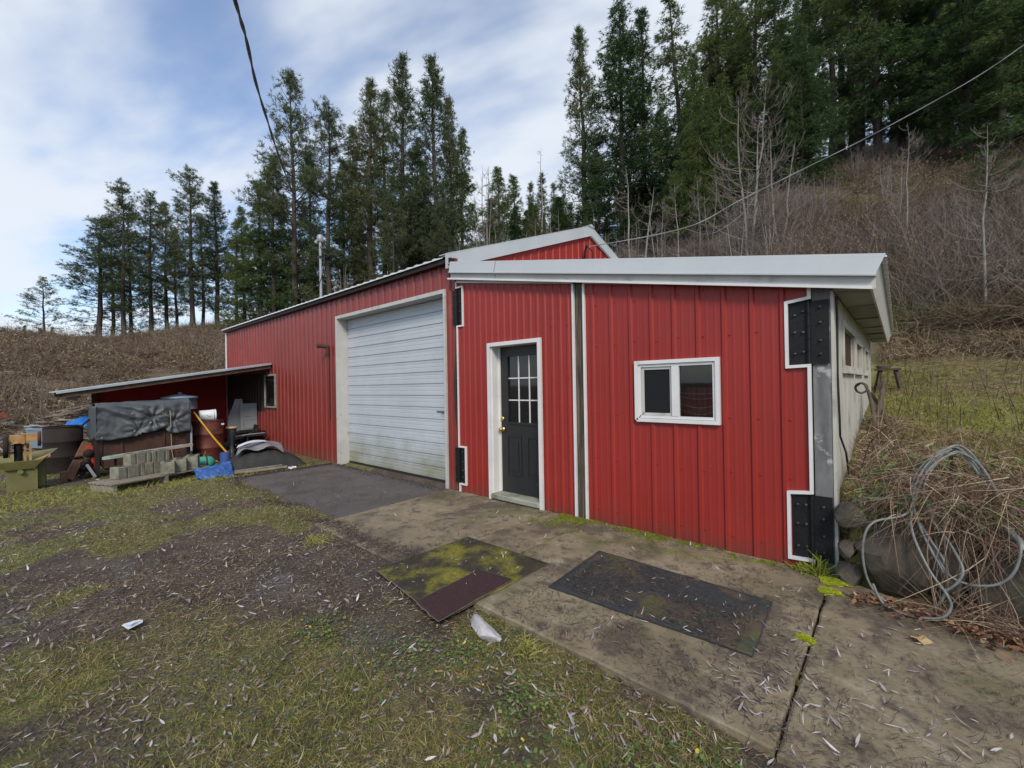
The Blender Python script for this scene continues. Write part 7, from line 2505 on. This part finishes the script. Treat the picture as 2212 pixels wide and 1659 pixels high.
def tangle(name, box, n, L, W, mm, seed, dirb=(0, 0, 0), sag=.6, bend=.8, segs=6, label=None):
    rng = np.random.default_rng(seed)
    P = np.stack([rng.uniform(box[0], box[1], n), rng.uniform(box[2], box[3], n), np.zeros(n)], 1)
    P[:, 2] = np.maximum(terrain(P[:, 0], P[:, 1]), box[4]) + rng.uniform(0, box[5], n)
    D = unit(rng.normal(size=(n, 3)) * [1, 1, .6] + np.array(dirb))
    V, F = ribbons(P, D, rng.uniform(L[0], L[1], n), rng.uniform(W[0], W[1], n), rng, segs, bend, sag)
    V[:, 0] = np.where(V[:, 1] > -.06, np.maximum(V[:, 0], 4.66), np.maximum(V[:, 0], 4.70)); V[:, 2] = np.maximum(V[:, 2], .012)
    return tag(mesh_np(name, V, F, mm), kind='stuff')


tangle('dead_stems', (4.66, 6.8, -.05, .55), 1500, (.25, .75), (.003, .0075), M['red_stem'], 91) if False else None
tangle('dead_stems', (4.72, 6.8, -.02, .6, .55, .10), 2400, (.12, .42), (.0025, .006), M['red_stem'], 91, (0, -.5, .1), sag=.8)
tangle('dead_stems', (5.14, 5.42, -.25, .1, .45, .22), 150, (.15, .6), (.003, .008), M['red_stem'], 92, (0, -.3, -.5), sag=.5)
tangle('dead_stems', (4.72, 5.0, .5, 3.2, .6, .12), 700, (.2, .6), (.004, .009), M['red_stem'], 93, (.1, -.2, .5), sag=.5)
tangle('dead_stems', (4.95, 5.75, -.28, .15, .50, .40), 1500, (.10, .38), (.0025, .006), M['red_stem'], 98, (0, -.2, .0), sag=.5, bend=.9)
tangle('undergrowth', (4.75, 5.7, -.25, .3, .50, .25), 700, (.03, .09), (.008, .02), M['clover'], 99, (0, -.2, .2), sag=.2, segs=2)
tangle('dead_stems', (5.15, 5.60, -.45, -.30, .0, .06), 500, (.1, .45), (.003, .007), M['red_stem'], 94, (0, 0, .2), sag=.2)
# brown leaves gathered under the bank
rng = np.random.default_rng(95)
n = 1500
x = rng.uniform(4.75, 7.5, n); y = -.36 - np.abs(rng.normal(size=n)) * .09 - .10 * (x > 5.3)
th = rng.random(n) * 6.28; D = unit(np.stack([np.cos(th), np.sin(th), rng.uniform(0, .5, n)], 1)); L = rng.uniform(.02, .06, n)
M['brown_leaf'] = mat('rust_brown_leaves', [(.0, (.14, .06, .03)), (.4, (.24, .12, .06)), (.7, (.10, .06, .04)), (.9, (.34, .24, .14))], island='hard', rough=.7)
V, F = ribbons(np.stack([x, y, np.full(n, .018) + rng.random(n) * .03], 1), D, L, L * .45, rng, 3, .4, 0, np.array([.2, .9, 1, .1]))
V[:, 2] = np.maximum(V[:, 2], .012)
tag(mesh_np('fallen_leaves', V, F, M['brown_leaf']), kind='stuff')

# a few prominent canes arching over the bank
for i, (pts, r_) in enumerate([
    ([(5.30, .0, .62), (5.22, -.25, .60), (5.215, -.42, .35), (5.22, -.47, .05)], .006),
    ([(5.24, .1, .70), (5.18, -.2, .68), (5.13, -.38, .40), (5.17, -.46, .02)], .004),
    ([(5.62, .1, .62), (5.48, -.25, .52), (5.36, -.38, .32), (5.24, -.42, .20)], .006),
    ([(4.80, .9, .95), (4.95, .6, 1.15), (5.02, .2, .9), (5.0, .0, .70)], .004),
    ([(4.74, .5, .7), (4.84, .4, 1.05), (4.92, .3, .95)], .004)]):
    m_ = MB(); m_.tube(smooth_path(pts, 6), r_, 6)
    single(m_, 'bramble_cane', M['red_stem'] if i % 2 else M['brown_log'], ['thickest brown cane hanging straight down over the hose crossing', 'thin pale cane curving down just left of the thickest cane', 'forked reddish cane slanting down from the right hose loop',
                                                    'long pale cane arching beside the side wall', 'short pale cane springing from the wall foot behind the capstone'][i], 'cane')

# brush pile behind the dark drum
rng = np.random.default_rng(96)
n = 2600
P = np.stack([rng.uniform(-14.2, -10.6, n), rng.uniform(-4.9, -3.2, n), np.zeros(n)], 1)
P[:, 2] = rng.random(n) * (.95 * np.exp(-((P[:, 1] + 3.7) / .9) ** 2) + .1)
th = rng.normal(size=n) * .7 + pi / 2
D = unit(np.stack([np.cos(th), np.sin(th), rng.normal(size=n) * .22], 1))
V, F = ribbons(P, D, rng.uniform(.5, 1.7, n), rng.uniform(.012, .040, n), rng, 4, .35, .2)
V[:, 2] = np.maximum(V[:, 2], .01)
M['pile_stick'] = mat('weathered_grey_sticks', [(.0, (.07, .055, .045)), (.4, (.17, .14, .12)), (.75, (.30, .26, .22)), (1, (.20, .15, .11))], island=True, rough=.85)
o = mesh_np('brush_pile', V, F, M['pile_stick']); tag(o, kind='stuff')

# green fringe and straw near the junk row
rng = np.random.default_rng(97)
n = 9000
x = rng.uniform(-5.6, -3.7, n); y = rng.uniform(-4.6, -.4, n)
k = (np.abs(x - (-4.0 - .25 * (y + 3.4) * -1.0)) < .9) & ~in_slab(x, y)
x, y = x[k], y[k]; n = len(x)
D = unit(rng.normal(size=(n, 3)) * [.8, .8, .3] + [0, 0, .7])
V, F = ribbons(np.stack([x, y, terrain(x, y)], 1), D, rng.uniform(.03, .12, n), rng.uniform(.004, .008, n), rng, 2, .4, .2)
tag(mesh_np('grass', V, F, M['tuft_green']), kind='stuff')

m_ = MB()
m_.add([(.0, 0, 0), (.13, .02, .01), (.15, .09, .035), (.07, .10, .02), (.02, .06, .012)], [(0, 1, 2, 3, 4)])
m_.add([(.02, .005, .012), (.12, .03, .03), (.10, .085, .04)], [(0, 1, 2)])
o = m_.build('paper_scrap', M['white_plastic']); az_, tn_ = sight(262, 1357); dd_ = (CAM[2] + .02) / -tn_
o.location = (CAM[0] + sin(az_) * dd_, CAM[1] + cos(az_) * dd_, .0); tag(o, 'torn white scrap of paper on the muddy grass at the left', 'paper')
m_ = MB()
pts = []
for i in range(15):
    a = i / 15 * 2 * pi; r_ = .055 * (1 if i % 3 == 0 else .6 if i % 3 == 1 else .72)
    pts.append((r_ * cos(a), r_ * sin(a), .012 * sin(2 * a) + .015))
m_.add(pts + [(0, 0, .006)], [(i, (i + 1) % 15, 15) for i in range(15)])
o = m_.build('maple_leaf', M['tan']); o.location = (5.08, -.80, .012); tag(o, 'large curled tan maple leaf on the right slab near the stone bank', 'leaf')

rng = np.random.default_rng(120)
n = 9000
x = rng.uniform(-3.7, 1.75, n); y = -1.98 + rng.normal(size=n) * .07 + .05 * np.sin(x * 5)
kk = rng.random(n) < .35
x = np.where(kk, -3.62 - .13 * rng.random(n) + rng.normal(size=n) * .04, x); y = np.where(kk, rng.uniform(-1.9, -.1, n), y)
kz = (np.arange(n) % 6 == 0); y = np.where(kz, -.06 - np.abs(rng.normal(size=n)) * .09, y); x = np.where(kz, rng.uniform(-3.5, -.1, n), x)
D = unit(rng.normal(size=(n, 3)) * [1, 1, .25] + [0, 0, .1])
V, F = ribbons(np.stack([x, y, np.full(n, .006)], 1), D, rng.uniform(.01, .05, n), rng.uniform(.003, .009, n), rng, 2, .5)
V[:, 2] = np.maximum(V[:, 2], .003)
tag(mesh_np('twig_litter', V, F, M['debris']), kind='stuff')
